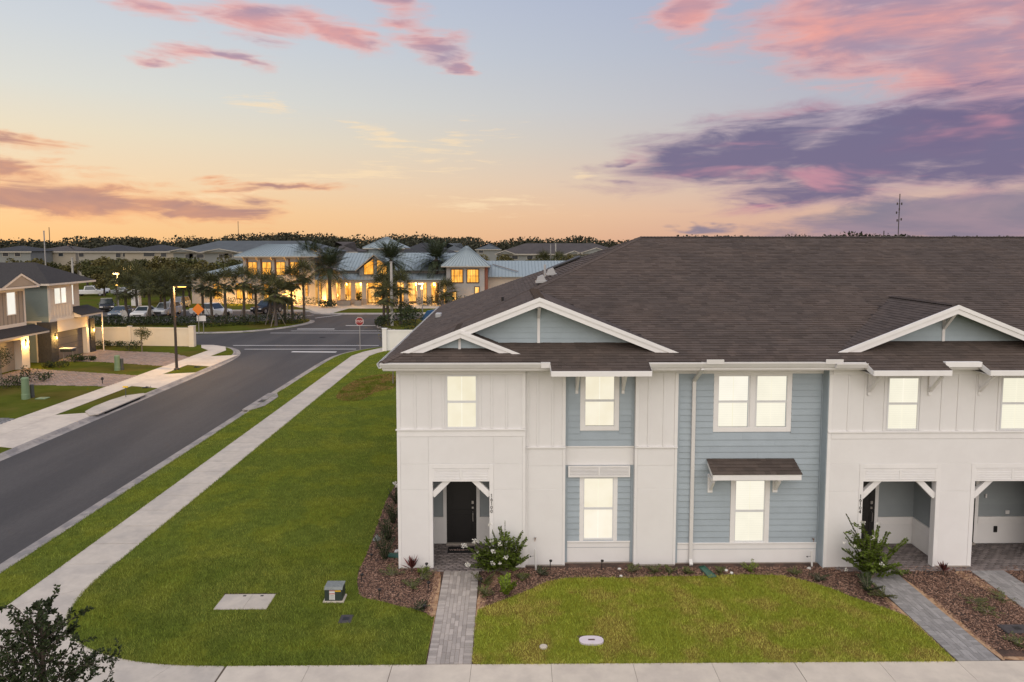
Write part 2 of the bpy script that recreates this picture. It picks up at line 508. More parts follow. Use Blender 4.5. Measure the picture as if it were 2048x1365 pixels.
# raised ground either side of the street: one lawn sheet each, everything else lies 4 mm and more above it
RK, LK, FK, IK = off(RCs, 1, .6), off(LCs, -1, .6), off(FCs, -1, .6), off(ICs, 1, .6)
struct(ground_slab('lawn_near', RK + [(80, -30)], M['grass_soil'], -.008))
struct(ground_slab('lawn_far', LK + [(-150, -30)], M['grass_far'], -.008))
struct(ground_slab('lawn_parking_island', FK, M['grass_far'], -.008))
struct(ground_slab('lawn_drive_island', IK, M['grass_far'], -.008))
struct(ground_slab('forecourt', [(40, 95.6), (-25.8, 95.6), (-27.2, 97.4), (-28.6, 100.7), (-75, 100.7), (-75, 112), (40, 112)], M['concrete'], -.006))
struct(ground_slab('lawn_forecourt', [(-24.2, 96.3), (-13, 96.3), (-8, 98), (-8, 102.6), (-23.5, 102.6)], M['grass_far'], .03))
struct(ground_slab('lawn_club', [(-75, 101.2), (-29, 101.2), (-34, 108), (-42, 112), (-75, 130)], M['grass_far'], .02))

# painted lines
def paint(x0, y0, x1, y1, w):
    a, b = Vector((x0, y0, 0)), Vector((x1, y1, 0))
    d = (b - a).normalized()
    r = Vector((d.y, -d.x, 0)) * (w / 2)
    q = [a - r, a + r, b + r, b - r]
    o = MB().add([(p.x, p.y, ROADZ + .005) for p in q], [(0, 1, 2, 3)]).build('painted_line', M['road_paint'], road)
    o.data.polygons[0].flip() if False else None
    return o
for a in [(-26.3, 65.75, -12.2, 65.55, .22), (-24.3, 63.35, -13.9, 63.3, .22), (-19.4, 61.75, -15.3, 61.55, .5), (-25.9, 75.1, -12, 74.5 + .4, .2), (-24.2, 76.9, -13.8, 76.9, .2), (-24.0, 78.6, -19.7, 78.6, .45), (-19.2, 82.0, -15.6, 82.0, .4), (-25.2, 90.5, -22.8, 94.6, .25), (-31, 88, -26.5, 94.5, .16), (-36, 86.5, -36, 92, .12), (-40, 86.5, -40, 92, .12), (-44, 86.5, -44, 92, .12), (-48, 86.5, -48, 92, .12)]:
    paint(*a)
# faint drain cover in the road
tag(MB().lathe([(.33, 0), (.33, .012), (.28, .016)], (-19.2, 71.5, ROADZ), 20).build('manhole_cover', M['dark_slot']), 'dark round manhole cover in the cross road asphalt', 'manhole cover')

# ------------------------------------------------------------------ concrete walks, slab by slab
def walk(name, label=None):
    o = bpy.data.objects.new(name, None)
    col.objects.link(o)
    WORLD[o.name] = Vector((0, 0, 0))
    return struct(o)
def slab_piece(parent, poly, m, z=.012, h=.10):
    return MB().slab(poly, z - h, z).build('slab', m, parent)
mat('joint_dirt', (.11, .085, .06), .95)
struct(MB().add([(x_, y_, .002) for x_, y_ in ((-13.27, 16), (-11.76, 19), (-11.76, 58.7), (-13.27, 58.7))], [(0, 1, 2, 3)]).build('sidewalk_bed', M['joint_dirt']))
struct(MB().add([(x_, y_, .002) for x_, y_ in ((-8, 12.75), (20, 12.75), (20, 14.94), (-8, 14.94))], [(0, 1, 2, 3)]).build('sidewalk_bed', M['joint_dirt']))
sw = walk('sidewalk_street')
y = 20.0
while y < 58.6:
    y2 = min(y + 1.40, 58.7)
    slab_piece(sw, [(-13.28, y + .012), (-11.75, y + .012), (-11.75, y2 - .012), (-13.28, y2 - .012)], M['concrete'])
    y = y2
slab_piece(sw, [(-13.28, 58.71), (-11.75, 58.71), (-11.35, 60.4), (-12.75, 60.9)], M['concrete'])
slab_piece(sw, [(-12.74, 60.91), (-11.34, 60.41), (-10.5, 62.2), (-11.6, 63.2)], M['concrete'])
slab_piece(sw, [(-11.6, 63.21), (-10.5, 62.21), (-9.0, 64.3), (-10.3, 64.75)], M['concrete'])
edge = smooth_line([(-11.75, 20), (-11.72, 18.4), (-11.3, 16.9), (-10.3, 15.85), (-9.0, 15.25), (-7.8, 15.0), (-6.4, 14.95)], 2)
inner = smooth_line([(-13.28, 20), (-13.28, 16), (-13.0, 13.5), (-11.2, 12.9), (-8.9, 12.75), (-6.4, 12.7)], 2)
n = len(edge)
ri = [inner[int(i * (len(inner) - 1) / (n - 1))] for i in range(n)]
ks = [0, n // 5, 2 * n // 5, 3 * n // 5, 4 * n // 5, n - 1]
for a, b in zip(ks, ks[1:]):
    q = edge[a:b + 1] + ri[a:b + 1][::-1]
    cx, cy = sum(p[0] for p in q) / len(q), sum(p[1] for p in q) / len(q)
    slab_piece(sw, [(cx + (p[0] - cx) * .997, cy + (p[1] - cy) * .997) for p in q], M['concrete'])
fs = walk('sidewalk_front')
jx = [-6.4, -4.52] + [G(p, 1350)[0] for p in (775, 937, 1100, 1268, 1430, 1600, 1775, 1938)]
while jx[-1] < 20:
    jx.append(jx[-1] + 1.86)
for a, b in zip(jx, jx[1:]):
    g_ = .011 if abs(a - jx[2]) < .01 or abs(a - jx[7]) < .01 else .004
    slab_piece(fs, [(a + g_, 12.7), (b - .004, 12.7), (b - .004 + .05, 14.95), (a + g_ + .05, 14.95)], M['concrete_new'])
ls = walk('sidewalk_far')
y = 24.0
while y < 60.5:
    slab_piece(ls, [(-27.05, y + .006), (-25.45, y + .006), (-25.45, y + 1.51), (-27.05, y + 1.51)], M['concrete_new'])
    y += 1.52
slab_piece(ls, [(-27.05, y + .01), (-25.45, y + .01), (-26.4, 64.2), (-28.0, 65.3), (-29.2, 65.4), (-28.4, 63.6)], M['concrete_new'])
for k, (y0, y1) in enumerate([(32.6, 38.2), (46.2, 50.4), (54.4, 58.6)]):
    struct(ground_slab('driveway_apron', [(-25.44, y0), (-23.31, y0 - .7), (-23.31, y1 + .7), (-25.44, y1)], M['concrete_new'], .010))

# driveways of small pavers (too small to tell apart from here: joined)
def paver_field(name, poly, m, bw, bl, z, parent=None, herring=False):
    xs = [p[0] for p in poly]; ys = [p[1] for p in poly]
    C = []
    j = 0
    yy = min(ys)
    while yy < max(ys):
        xx = min(xs) - (bl / 2 if j % 2 else 0)
        while xx < max(xs):
            C.append((xx + bl / 2, yy + bw / 2))
            xx += bl
        yy += bw
        j += 1
    C = np.array(C)
    C = C[inpoly(C, poly)]
    n = len(C)
    h = z + nr.normal(0, .0015, n)
    hx, hy = bl / 2 - .004, bw / 2 - .004
    V = np.empty((n, 8, 3))
    for k, (sx, sy) in enumerate([(-1, -1), (1, -1), (1, 1), (-1, 1)]):
        V[:, k] = np.stack([C[:, 0] + sx * hx, C[:, 1] + sy * hy, h - .05], 1)
        V[:, k + 4] = np.stack([C[:, 0] + sx * (hx - .004), C[:, 1] + sy * (hy - .004), h], 1)
    q = np.array([(4, 5, 6, 7), (0, 1, 5, 4), (1, 2, 6, 5), (2, 3, 7, 6), (3, 0, 4, 7)])
    F = (np.arange(n)[:, None, None] * 8 + q[None]).reshape(-1, 4)
    o = np_mesh(name, V.reshape(-1, 3), F, m, parent, tint=np.repeat(nr.random(n), 5))
    o['kind'] = 'stuff'
    return o
for nm, poly, m in [('driveway_a', [(-27.06, 46.1), (-27.06, 49.9), (-37.2, 52.9), (-37.2, 46.6), (-32, 46.6)], M['paver_tan']),
                    ('driveway_b', [(-27.06, 53.9), (-27.06, 58.2), (-30, 60.6), (-35, 61.6), (-37.2, 62.5), (-37.2, 56.3), (-33.5, 56)], M['paver_tan']),
                    ('driveway_c', [(-27.06, 33.5), (-27.06, 37.4), (-38, 39), (-38, 33.5)], M['paver_cool'])]:
    d_ = struct(MB().add([(p[0], p[1], .002) for p in (poly if area2(poly) > 0 else poly[::-1])], [tuple(range(len(poly)))]).build('driveway', M['dark_slot']))
    paver_field('paver_bed', poly, m, .15, .25, .018, d_)

# ------------------------------------------------------------------ curb inlet on the far kerb
ci = thing('kerb_inlet', 'concrete storm drain inlet with dark slot in the far kerb', 'drain inlet', (-23.3, 40.7, 0))
MB().slab([(-22.98, 38.2), (-22.98, 43.4), (-23.3, 43.6), (-24.1, 42.9), (-24.3, 41.6), (-24.3, 40), (-24.1, 38.8), (-23.3, 37.9)], .02, .075).build('top_slab', M['concrete'], ci)
Box('slot', M['dark_slot'], ci, -23.04, -22.97, 38.9, 42.6, -.10, .02)

# ------------------------------------------------------------------ beds, lawn surfaces in front of the townhouses
bed = struct(MB().add([(-4.9, 16.3, -.004), (-2.0, 14.96, -.004), (24, 14.96, -.004), (24, 22, -.004), (-3.0, 21, -.004), (-3.2, 29, -.004), (-4.3, 29, -.004)], [(0, 1, 2, 3, 4, 5, 6)]).build('mulch_bed', M['mulch_bed']))
LAWN_R_PX = [(946, 1329), (950, 1270), (955, 1221), (999, 1204), (1047, 1186), (1095, 1164), (1132, 1157), (1200, 1156), (1258, 1157), (1320, 1154), (1380, 1154), (1488, 1150), (1562, 1152), (1610, 1162), (1662, 1178), (1710, 1197), (1765, 1215), (1828, 1234), (1858, 1253), (1895, 1293), (1922, 1331)]
LAWN_R = [(min(max(a_, -.74), 10.42), b_) for a_, b_ in (G(*p) for p in LAWN_R_PX)]
LAWN_R[0] = (LAWN_R[0][0], 14.97); LAWN_R[-1] = (LAWN_R[-1][0], 14.97)
struct(ground_slab('lawn_front', LAWN_R, M['dry_soil'], .012, .03))
BED_L_PX = [(863, 1236), (853, 1228), (827, 1219), (804, 1215), (764, 1204), (735, 1199), (719, 1193), (714, 1165), (716, 1145), (728, 1121), (740, 1092), (757, 1045), (770, 1009), (781, 981), (786, 955)]
BED_L = [G(*p) for p in BED_L_PX]
LAWN_L = [(-1.83, 14.97), (-6.4, 14.97)] + [(p[0] + .01, p[1] + .015) for p in edge[::-1]] + [(-11.74, 30), (-11.74, 58.7), (-10.2, 62), (-5, 62), (-4.4, 40), (-4.3, 28)] + BED_L[::-1] + [(-1.83, 17.0)]
struct(ground_slab('lawn_side', LAWN_L, M['grass_soil'], .010, .03))

# paver walks, each paver a piece
def paver_walk(name, x0, x1, y0, y1, m, limit=300):
    w = walk(name)
    w.location = (x0, y0, 0)
    WORLD[w.name] = Vector((x0, y0, 0))
    MB().add([(x0, y0, .0), (x1, y0, .0), (x1, y1, .0), (x0, y1, .0)], [(0, 1, 2, 3)]).build('bedding', M['sand'], w)
    meshes = {}
    def pv(cx, cy, lx, ly):
        k = (round(lx, 3), round(ly, 3))
        if k not in meshes:
            mb = MB().box(-lx / 2 + .003, lx / 2 - .003, -ly / 2 + .003, ly / 2 - .003, -.03, .012)
            me = bpy.data.meshes.new('paver')
            me.from_pydata(mb.v, [], mb.f)
            me.materials.append(m)
            meshes[k] = me
        o = link('paver', meshes[k], m, w, (cx, cy, .008 + rng.uniform(-.003, .003)))
        o.rotation_euler = (rng.uniform(-.008, .008), rng.uniform(-.008, .008), rng.uniform(-.012, .012))
    bl, bw = .205, .103
    ny = int((y1 - y0) / bw)
    sy = (y1 - y0) / ny
    for i in range(ny):
        pv(x0 + bl / 2, y0 + (i + .5) * sy, bl, sy)
        pv(x1 - bl / 2, y0 + (i + .5) * sy, bl, sy)
    nx = int((x1 - x0 - 2 * bl) / bw + .4)
    sx = (x1 - x0 - 2 * bl) / nx
    ly = (y1 - y0) / int((y1 - y0) / .235)
    for i in range(nx):
        ph = (0, .5, .25, .75)[(i * 3 + int(i / 2)) % 4] * ly
        yy = y0
        if ph > .01:
            pv(x0 + bl + (i + .5) * sx, y0 + ph / 2, sx, ph)
            yy = y0 + ph
        while yy < y1 - .01:
            l = min(ly, y1 - yy)
            if l > .03:
                pv(x0 + bl + (i + .5) * sx, yy + l / 2, sx, l)
            yy += ly
    return w
paver_walk('path_first_porch', -1.80, -.77, 14.96, 19.42, M['paver_grey'])
paver_walk('path_second_porch', 10.46, 11.46, 14.96, 19.30, M['paver_slate'])
paver_walk('path_third_porch', 13.72, 14.72, 14.96, 19.30, M['paver_slate'])
for nm, p in [('porch_floor', [(-2.45, 19.42), (-.1, 19.42), (-.1, 21.3), (-2.45, 21.3)]), ('porch_floor', [(9.9, 19.30), (13.2, 19.30), (13.2, 21.2), (9.9, 21.2)]), ('porch_floor', [(13.3, 19.30), (17.5, 19.30), (17.5, 21.2), (13.3, 21.2)])]:
    d_ = struct(MB().add([(q[0], q[1], .006) for q in p], [(0, 1, 2, 3)]).build('porch_floor', M['dark_slot']))
    paver_field('paver_bed', p, M['paver_porch'], .11, .22, .028, d_)
# bare sandy edges along the paths
for q in ([(-1.98, 15.0), (-1.81, 15.0), (-1.81, 19.4), (-2.1, 19.4), (-2.02, 18.5), (-2.1, 17.4), (-1.95, 16.4)], [(-.76, 15.0), (-.66, 15.0), (-.62, 17), (-.42, 18.6), (.3, 19.2), (.5, 19.5), (-.76, 19.4)],
          [(10.28, 15.0), (10.45, 15.0), (10.45, 18.4), (10.2, 17.3), (10.1, 16.2)], [(11.47, 15.0), (11.66, 15.0), (11.6, 16.2), (11.72, 17.2), (11.55, 18.6), (11.47, 19.2)], [(13.4, 18.2), (13.71, 17), (13.71, 19.3), (13.1, 19.3)], [(11.6, 14.98), (13.7, 14.98), (13.7, 15.12), (12.6, 15.06), (11.6, 15.16)]):
    qq = smooth_poly(q, 2)
    struct(MB().slab(qq, -.02, .004).build('sand_edge', M['sand']))

# ------------------------------------------------------------------ mulch chips and grass blades
def scatter(poly, dens, g=nr):
    xs = [p[0] for p in poly]; ys = [p[1] for p in poly]
    A = (max(xs) - min(xs)) * (max(ys) - min(ys))
    n = int(A * dens)
    P = np.stack([g.uniform(min(xs), max(xs), n), g.uniform(min(ys), max(ys), n)], 1)
    return P[inpoly(P, poly)]
def chips(name, P, z, m, smin=.02, smax=.075):
    n = len(P)
    a = nr.uniform(0, math.pi, n)
    tl = nr.normal(0, .35, n)
    L = nr.uniform(smin, smax, n) * .5
    W = nr.uniform(.008, .020, n) * .5
    d = np.stack([np.cos(a) * np.cos(tl), np.sin(a) * np.cos(tl), np.sin(tl)], 1)
    u = np.stack([-np.sin(a), np.cos(a), nr.normal(0, .3, n)], 1)
    nn = np.cross(d, u)
    C = np.column_stack([P, z + nr.uniform(.0, .03, n)])
    t = .005
    V = np.empty((n, 8, 3))
    for k, (i, j, h) in enumerate([(-1, -1, -1), (1, -1, -1), (1, 1, -1), (-1, 1, -1), (-1, -.8, 1), (1, -.6, 1), (1, .8, 1), (-1, .7, 1)]):
        V[:, k] = C + d * (L * i)[:, None] + u * (W * j)[:, None] + nn * (t * h)
    q = np.array([(4, 5, 6, 7), (0, 1, 5, 4), (1, 2, 6, 5), (2, 3, 7, 6), (3, 0, 4, 7)])
    F = (np.arange(n)[:, None, None] * 8 + q[None]).reshape(-1, 4)
    o = np_mesh(name, V.reshape(-1, 3), F, m, tint=np.repeat(nr.random(n) ** 1.6, 5))
    tag(o, 'reddish brown wood mulch chips spread over the beds along the white and blue townhouses', 'mulch')
    return struct(o, 'stuff')
P = scatter([(-4.9, 16.3), (20, 14.96), (20, 19.9), (-3.0, 19.9), (-3.2, 28), (-4.3, 28)], 620)
keep = ~inpoly(P, LAWN_R) & ~inpoly(P, LAWN_L)
for (x0, x1) in ((-1.9, -.68), (10.36, 11.56), (13.72, 14.72)):
    keep &= ~((P[:, 0] > x0) & (P[:, 0] < x1))
keep &= ~((P[:, 1] > 19.6) & (P[:, 0] > -3.2))
chips('mulch_chips', P[keep], 0.0, M['mulch_chip'])

def blades(name, P, z, m, h, w, label):
    n = len(P)
    a = nr.uniform(0, 2 * math.pi, n)
    H = h * nr.uniform(.55, 1.35, n)
    ln = nr.normal(0, .45, (n, 2))
    C = np.column_stack([P, np.full(n, z)])
    u = np.stack([np.cos(a), np.sin(a), np.zeros(n)], 1) * (w * .5)
    tip = C + np.column_stack([ln * H[:, None], H])
    V = np.stack([C - u, C + u, tip], 1).reshape(-1, 3)
    o = np_mesh(name, V, np.arange(3 * n).reshape(n, 3), m, tint=nr.random(n))
    tag(o, label, 'grass')
    return struct(o, 'stuff')
PADS = []          # cut-outs where covers lie in the lawn, filled as (x0,x1,y0,y1)
def pad_px(px0, py0, px1, py1):
    a, b, c_, d_ = G(px0, py1), G(px1, py1), G(px0, py0), G(px1, py0)
    return (min(a[0], c_[0]), max(b[0], d_[0]), a[1], c_[1])
PAD_BIG = (G(425, 1221)[0] + .02, G(532, 1221)[0], G(425, 1221)[1], G(448, 1191)[1])
PAD_TR = (G(645, 1205)[0], G(690, 1205)[0], G(645, 1206)[1] - .02, G(650, 1190)[1])
PAD_MB = (G(676, 1248)[0], G(701, 1248)[0], G(676, 1248)[1], G(676, 1232)[1])
PAD_WH = (G(1160, 1293)[0], G(1209, 1293)[0], G(1160, 1293)[1], G(1160, 1276)[1])
def cut(P, mg=.0):
    k = np.ones(len(P), bool)
    for (x0, x1, y0, y1) in (PAD_BIG, PAD_TR, PAD_MB, PAD_WH):
        k &= ~((P[:, 0] > x0 - mg) & (P[:, 0] < x1 + mg) & (P[:, 1] > y0 - mg) & (P[:, 1] < y1 + mg))
    return P[k]
P = cut(scatter(LAWN_R, 1500))
blades('lawn_grass', P, .01, M['blade_dry'], .062, .011, 'yellow green turf in front of the blue and white townhouses')
P = scatter(LAWN_L, 560)
k = np.where(P[:, 1] < 22, 1.0, np.where(P[:, 1] < 34, .8, .5))
P = P[nr.random(len(P)) < k]
P2 = scatter([p for p in LAWN_L if p[1] < 23] , 700)
P2 = P2[inpoly(P2, LAWN_L)]
blades('lawn_grass', cut(np.vstack([P, P2])), .008, M['blade_green'], .065, .013, 'deep green turf between the street sidewalk and the end townhouse')
P = scatter([(-14.78, 12), (-13.3, 12), (-13.3, 58.5), (-12.8, 61), (-14.2, 60.6), (-14.75, 58)], 420)
P = P[nr.random(len(P)) < np.clip(1.5 - P[:, 1] / 40, .25, 1)]
blades('verge_grass', P, -.006, M['blade_green'], .06, .014, 'narrow green verge between kerb and street sidewalk')

# ragged turf along the concrete edges
def fringe(x0, y0, x1, y1, n, m, j=.028):
    t = nr.random(n)
    return np.stack([x0 + (x1 - x0) * t + nr.normal(0, j, n), y0 + (y1 - y0) * t + nr.normal(0, j, n)], 1)
blades('turf_fringe', np.vstack([fringe(-.7, 14.97, 10.4, 14.97, 4200, 0), fringe(-.73, 15, -.73, 17.0, 500, 0)]), .008, M['blade_dry'], .055, .011, 'ragged turf overhanging the front sidewalk edge')
ed_ = [fringe(a[0], a[1], b[0], b[1], int(220 * math.hypot(b[0] - a[0], b[1] - a[1])) + 2, 0) for a, b in zip(edge, edge[1:])]
blades('turf_fringe', np.vstack([fringe(-6.4, 14.97, -1.83, 14.97, 1600, 0), fringe(-11.74, 20, -11.74, 45, 3200, 0), fringe(-13.3, 14, -13.3, 45, 3200, 0), fringe(-14.78, 14, -14.78, 45, 2600, 0)] + ed_), .006, M['blade_green'], .055, .013, 'ragged green turf overhanging the street sidewalk edges')
# ------------------------------------------------------------------ townhouse row
mat('white_board', (.74, .725, .708), .62, .02, 2.2, .08, 160, rnd=.012, col2=(.725, .708, .69), c2scale=.9)
mat('trim_white', (.76, .742, .722), .55, .04, 3, .05, 140, rnd=.02)
mat('gutter_white', (.66, .64, .615), .4, .05, 3, rnd=.02)
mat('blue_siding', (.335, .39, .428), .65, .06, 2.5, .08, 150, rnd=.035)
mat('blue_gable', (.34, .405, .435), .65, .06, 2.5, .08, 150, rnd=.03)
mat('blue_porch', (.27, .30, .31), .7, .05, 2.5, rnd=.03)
mat('shingle', (.100, .079, .068), .95, .14, 40, .8, 320, rnd=.16, tint=.16, col2=(.114, .088, .074), c2scale=.5, spec=.2)
mat('roof_deck', (.03, .024, .022), .95)
mat('door_black', (.012, .011, .011), .45, .1, 8)
mat('vinyl_frame', (.68, .68, .675), .4, rnd=.02)
mat('soffit', (.66, .63, .60), .7)
mat('vent_grey', (.36, .36, .355), .5)
mat('foundation', (.33, .29, .25), .9, .2, 10, .4, 80)
mat('nickel', (.62, .60, .57), .28, metal=.9)
mat('black_metal', (.014, .013, .013), .5)
mat('interior_dark', (.05, .05, .05), .9)
def lit_glass(name, c, strength, blind=0.0, varc=None):
    m = bpy.data.materials.new(name)
    m.use_nodes = True
    N = Nodes(m.node_tree)
    pos = N.n('ShaderNodeNewGeometry').outputs['Position']
    sp = N.n('ShaderNodeSeparateXYZ', {0: pos}).outputs
    f = N.mr(N.noise(pos, 1.6, 3, .5), .35, .7)
    colr = N.mix(f, (*c, 1), (*(varc or tuple(q * .95 for q in c)), 1))
    rd = N.mr(N.n('ShaderNodeObjectInfo').outputs['Random'], 0, 1, .90, 1.0, False)
    colr = N.mix(1.0, colr, N.n('ShaderNodeCombineColor', {0: rd, 1: rd, 2: N.m('MULTIPLY', rd, rd)}).outputs[0], 'MULTIPLY')
    if blind:
        w = N.m('SINE', N.m('MULTIPLY', sp[2], 2 * math.pi / .055))
        k = N.mr(w, -1, -.2, 1 - blind, 1.0)
        colr = N.mix(1.0, colr, N.n('ShaderNodeCombineColor', {0: k, 1: k, 2: k}).outputs[0], 'MULTIPLY')
    b = N.n('ShaderNodeBsdfPrincipled', {'Base Color': (.05, .05, .05, 1), 'Roughness': .08, 'Emission Color': colr, 'Emission Strength': strength})
    N.n('ShaderNodeOutputMaterial', {0: b.outputs[0]})
    MATS[name] = m
    return m
lit_glass('lit_pane', (1.0, .92, .77), .97, varc=(.95, .86, .69))
lit_glass('lit_pane_blind', (1.0, .945, .82), 1.0, .06)
lit_glass('muntin_glow', (1.0, .94, .80), 1.0)  # emissive: muntin bars get a painted glow, though no light source

TH = thing('townhouse_row', 'white and pale blue two storey townhouse row under a brown shingle hip roof', 'townhouse', (3, 19.7, 0))
S = .40                                  # roof slope
EX, EY, EZ = -3.49, 19.2, 6.28           # eave corner
DD = 9.1                                 # eave to ridge in plan
XR = 42.0                                # far end of the row
def zroof(y): return EZ + S * (y - EY)
PA, PA2, PB, PD, PE = 19.62, 19.78, 19.95, 19.90, 19.55

def cells(x0, x1, z0, z1, holes, y0, y1, name, m, parent=TH):
    """wall slab with rectangular openings"""
    xs = sorted({x0, x1, *[h[0] for h in holes], *[h[1] for h in holes]})
    zs = sorted({z0, z1, *[h[2] for h in holes], *[h[3] for h in holes]})
    mb = MB()
    for a, b in zip(xs, xs[1:]):
        for c, d in zip(zs, zs[1:]):
            cx, cz = (a + b) / 2, (c + d) / 2
            if any(h[0] < cx < h[1] and h[2] < cz < h[3] for h in holes):
                continue
            mb.box(a, b, y0, y1, c, d)
    return mb.build(name, m, parent)

def window(x0, x1, z0, z1, Y, blind=False, muntin=True, parent=TH):
    """double hung sash: x0..z1 is the glass field, Y the wall face"""
    pane = M['lit_pane_blind' if blind else 'lit_pane']
    w = MB()
    t = .045
    w.box(x0 - t, x0, Y - .012, Y + .07, z0 - t, z1 + t).box(x1, x1 + t, Y - .012, Y + .07, z0 - t, z1 + t)
    w.box(x0, x1, Y - .012, Y + .07, z1, z1 + t).box(x0, x1, Y - .016, Y + .07, z0 - t, z0)
    o = w.build('window', M['vinyl_frame'], parent)
    zm = (z0 + z1) / 2
    Box('meeting_rail', M['vinyl_frame'], o, x0 + .001, x1 - .001, Y - .004, Y + .05, zm - .032, zm + .032)
    Box('pane', pane, o, x0, x1, Y + .03, Y + .036, zm + .032, z1)
    Box('pane', pane, o, x0, x1, Y + .045, Y + .051, z0, zm - .032)
    if muntin:
        xm = (x0 + x1) / 2
        Box('muntin', M['muntin_glow'], o, xm - .012, xm + .012, Y + .022, Y + .030, zm + .033, z1 - .001)
        Box('muntin', M['muntin_glow'], o, xm - .012, xm + .012, Y + .037, Y + .045, z0 + .001, zm - .033)
    return o
def casing(x0, x1, z0, z1, Y, w=.135, parent=TH, top=True, bottom=True, m=None):
    m = m or M['trim_white']
    Box('casing', m, parent, x0 - w, x0, Y - .024, Y, z0 - (w if bottom else 0), z1 + (w if top else 0), .004)
    Box('casing', m, parent, x1, x1 + w, Y - .024, Y, z0 - (w if bottom else 0), z1 + (w if top else 0), .004)
    if top:
        Box('casing', m, parent, x0, x1, Y - .024, Y, z1, z1 + w, .004)
    if bottom:
        Box('casing', m, parent, x0, x1, Y - .024, Y, z0 - w, z0, .004)
def siding(x0, x1, z0, z1, Y, holes=(), expo=.187, m=None, parent=TH, name='siding_board', joints=True, z_start=None):
    """lap boards, each one its own piece, leaning out at its foot"""
    m = m or M['blue_siding']
    z = z0
    k = 0
    while z < z1 - .02:
        zt = min(z + expo, z1)
        spans = [(x0, x1)]
        for h in holes:
            if h[2] < zt - .01 and h[3] > z + .01:
                ns = []
                for a, b in spans:
                    if h[1] <= a or h[0] >= b:
                        ns.append((a, b))
                    else:
                        if h[0] - a > .02: ns.append((a, h[0]))
                        if b - h[1] > .02: ns.append((h[1], b))
                spans = ns
        for a, b in spans:
            cuts = [a, b]
            if joints and b - a > 2.6:
                cuts = [a, a + (b - a) * ((.22, .68, .45, .33, .56)[k % 5]), b]
            for c, d in zip(cuts, cuts[1:]):
                e = .0015
                MB().add([(c + e, Y - .030, z), (d - e, Y - .030, z), (d - e, Y, z), (c + e, Y, z), (c + e, Y - .004, zt + .012), (d - e, Y - .004, zt + .012), (d - e, Y, zt + .012), (c + e, Y, zt + .012)],
                         [(0, 3, 2, 1), (4, 5, 6, 7), (0, 1, 5, 4), (1, 2, 6, 5), (2, 3, 7, 6), (3, 0, 4, 7)]).build(name, m, parent)
        z = zt
        k += 1
def batten(x, z0, z1, Y, w=.062):
    Box('batten', M['white_board'], TH, x - w / 2, x + w / 2, Y - .020, Y, z0, z1, .003)
def panel(x0, x1, z0, z1, Y, th=.010):
    Box('wall_panel', M['white_board'], TH, x0 + .004, x1 - .004, Y - th, Y, z0 + .004, z1 - .004)
def belt(x0, x1, z, Y, h=.045, d=.05):
    Box('belt_trim', M['trim_white'], TH, x0, x1, Y - d, Y, z - h, z, .004)
def louver(x0, x1, z0, z1, Y, d=.10):
    d = d * .55
    o = MB().box(x0, x0 + .05, Y - d, Y, z0, z1).box(x1 - .05, x1, Y - d, Y, z0, z1).box(x0 + .05, x1 - .05, Y - d, Y, z1 - .035, z1).box(x0 + .05, x1 - .05, Y - d, Y, z0, z0 + .05).box((x0 + x1) / 2 - .025, (x0 + x1) / 2 + .025, Y - d - .003, Y, z0 + .05, z1 - .035).box(x0 + .05, x1 - .05, Y - .02, Y, z0 + .05, z1 - .035).build('louver_frame', M['trim_white'], TH)
    for a, b in ((x0 + .05, (x0 + x1) / 2 - .025), ((x0 + x1) / 2 + .025, x1 - .05)):
        n = 6
        hh = (z1 - z0 - .085) / n
        for i in range(n):
            zc = z0 + .05 + hh * i
            MB().add([(a, Y - d + .005, zc + .004), (b, Y - d + .005, zc + .004), (b, Y - .021, zc + hh * .92), (a, Y - .021, zc + hh * .92), (a, Y - d + .005, zc + hh * .62), (b, Y - d + .005, zc + hh * .62), (b, Y - .021, zc + hh * .99), (a, Y - .021, zc + hh * .99)],
                     [(0, 3, 2, 1), (4, 5, 6, 7), (0, 1, 5, 4), (1, 2, 6, 5), (2, 3, 7, 6), (3, 0, 4, 7)]).build('slat', M['trim_white'], o)
def bracket(x, Y, z1, z0, d, w=.085):
    """timber bracket: leg on the wall, arm out, slanting brace"""
    o = Box('bracket', M['trim_white'], TH, x - w / 2, x + w / 2, Y - .05, Y, z0, z1, .004)
    Box('arm', M['trim_white'], o, x - w / 2 + .002, x + w / 2 - .002, Y - d, Y - .05, z1 - .09, z1 - .001, .004)
    MB().bar((x, Y - .045, z0 + .13), (x, Y - d + .08, z1 - .10), w * .85, .075, up=(1, 0, 0)).build('brace', M['trim_white'], o)
    return o

# ---- body behind the cladding
cells(-3.16, .60, .0, 6.02, [(-2.13, -.46, -.1, 2.66), (-1.68, -.85, 4.28, 5.79)], PA, PA + .16, 'wall', M['white_board'])
cells(.60, 1.79, .0, 6.02, [], PA2, PA2 + .16, 'wall', M['white_board'])
cells(1.79, 3.85, .0, 6.02, [(2.39, 3.24, 4.22, 5.75), (2.38, 3.235, .76, 2.62)], PB, PB + .16, 'wall', M['blue_siding'])
cells(3.85, 5.11, .0, 6.02, [], PA2, PA2 + .16, 'wall', M['white_board'])
cells(5.11, 9.56, .0, 6.02, [(6.34, 7.22, 4.19, 5.72), (7.48, 8.36, 4.19, 5.72), (6.93, 7.79, .68, 2.55)], PD, PD + .16, 'wall', M['blue_siding'])
cells(9.46, 39.0, .0, 6.02, [(10.57, 12.74, -.1, 2.65), (13.89, 16.1, -.1, 2.65), (11.225, 12.085, 4.21, 5.72), (14.57, 15.43, 4.21, 5.72)], PE, PE + .2, 'wall', M['white_board'])
MB().box(-3.16, -3.0, PA + .16, 36.9, 0, 6.02).build('side_wall', M['white_board'], TH)
MB().box(-3.0, 39.0, 36.8, 36.9, 0, 6.02).build('back_wall', M['white_board'], TH)
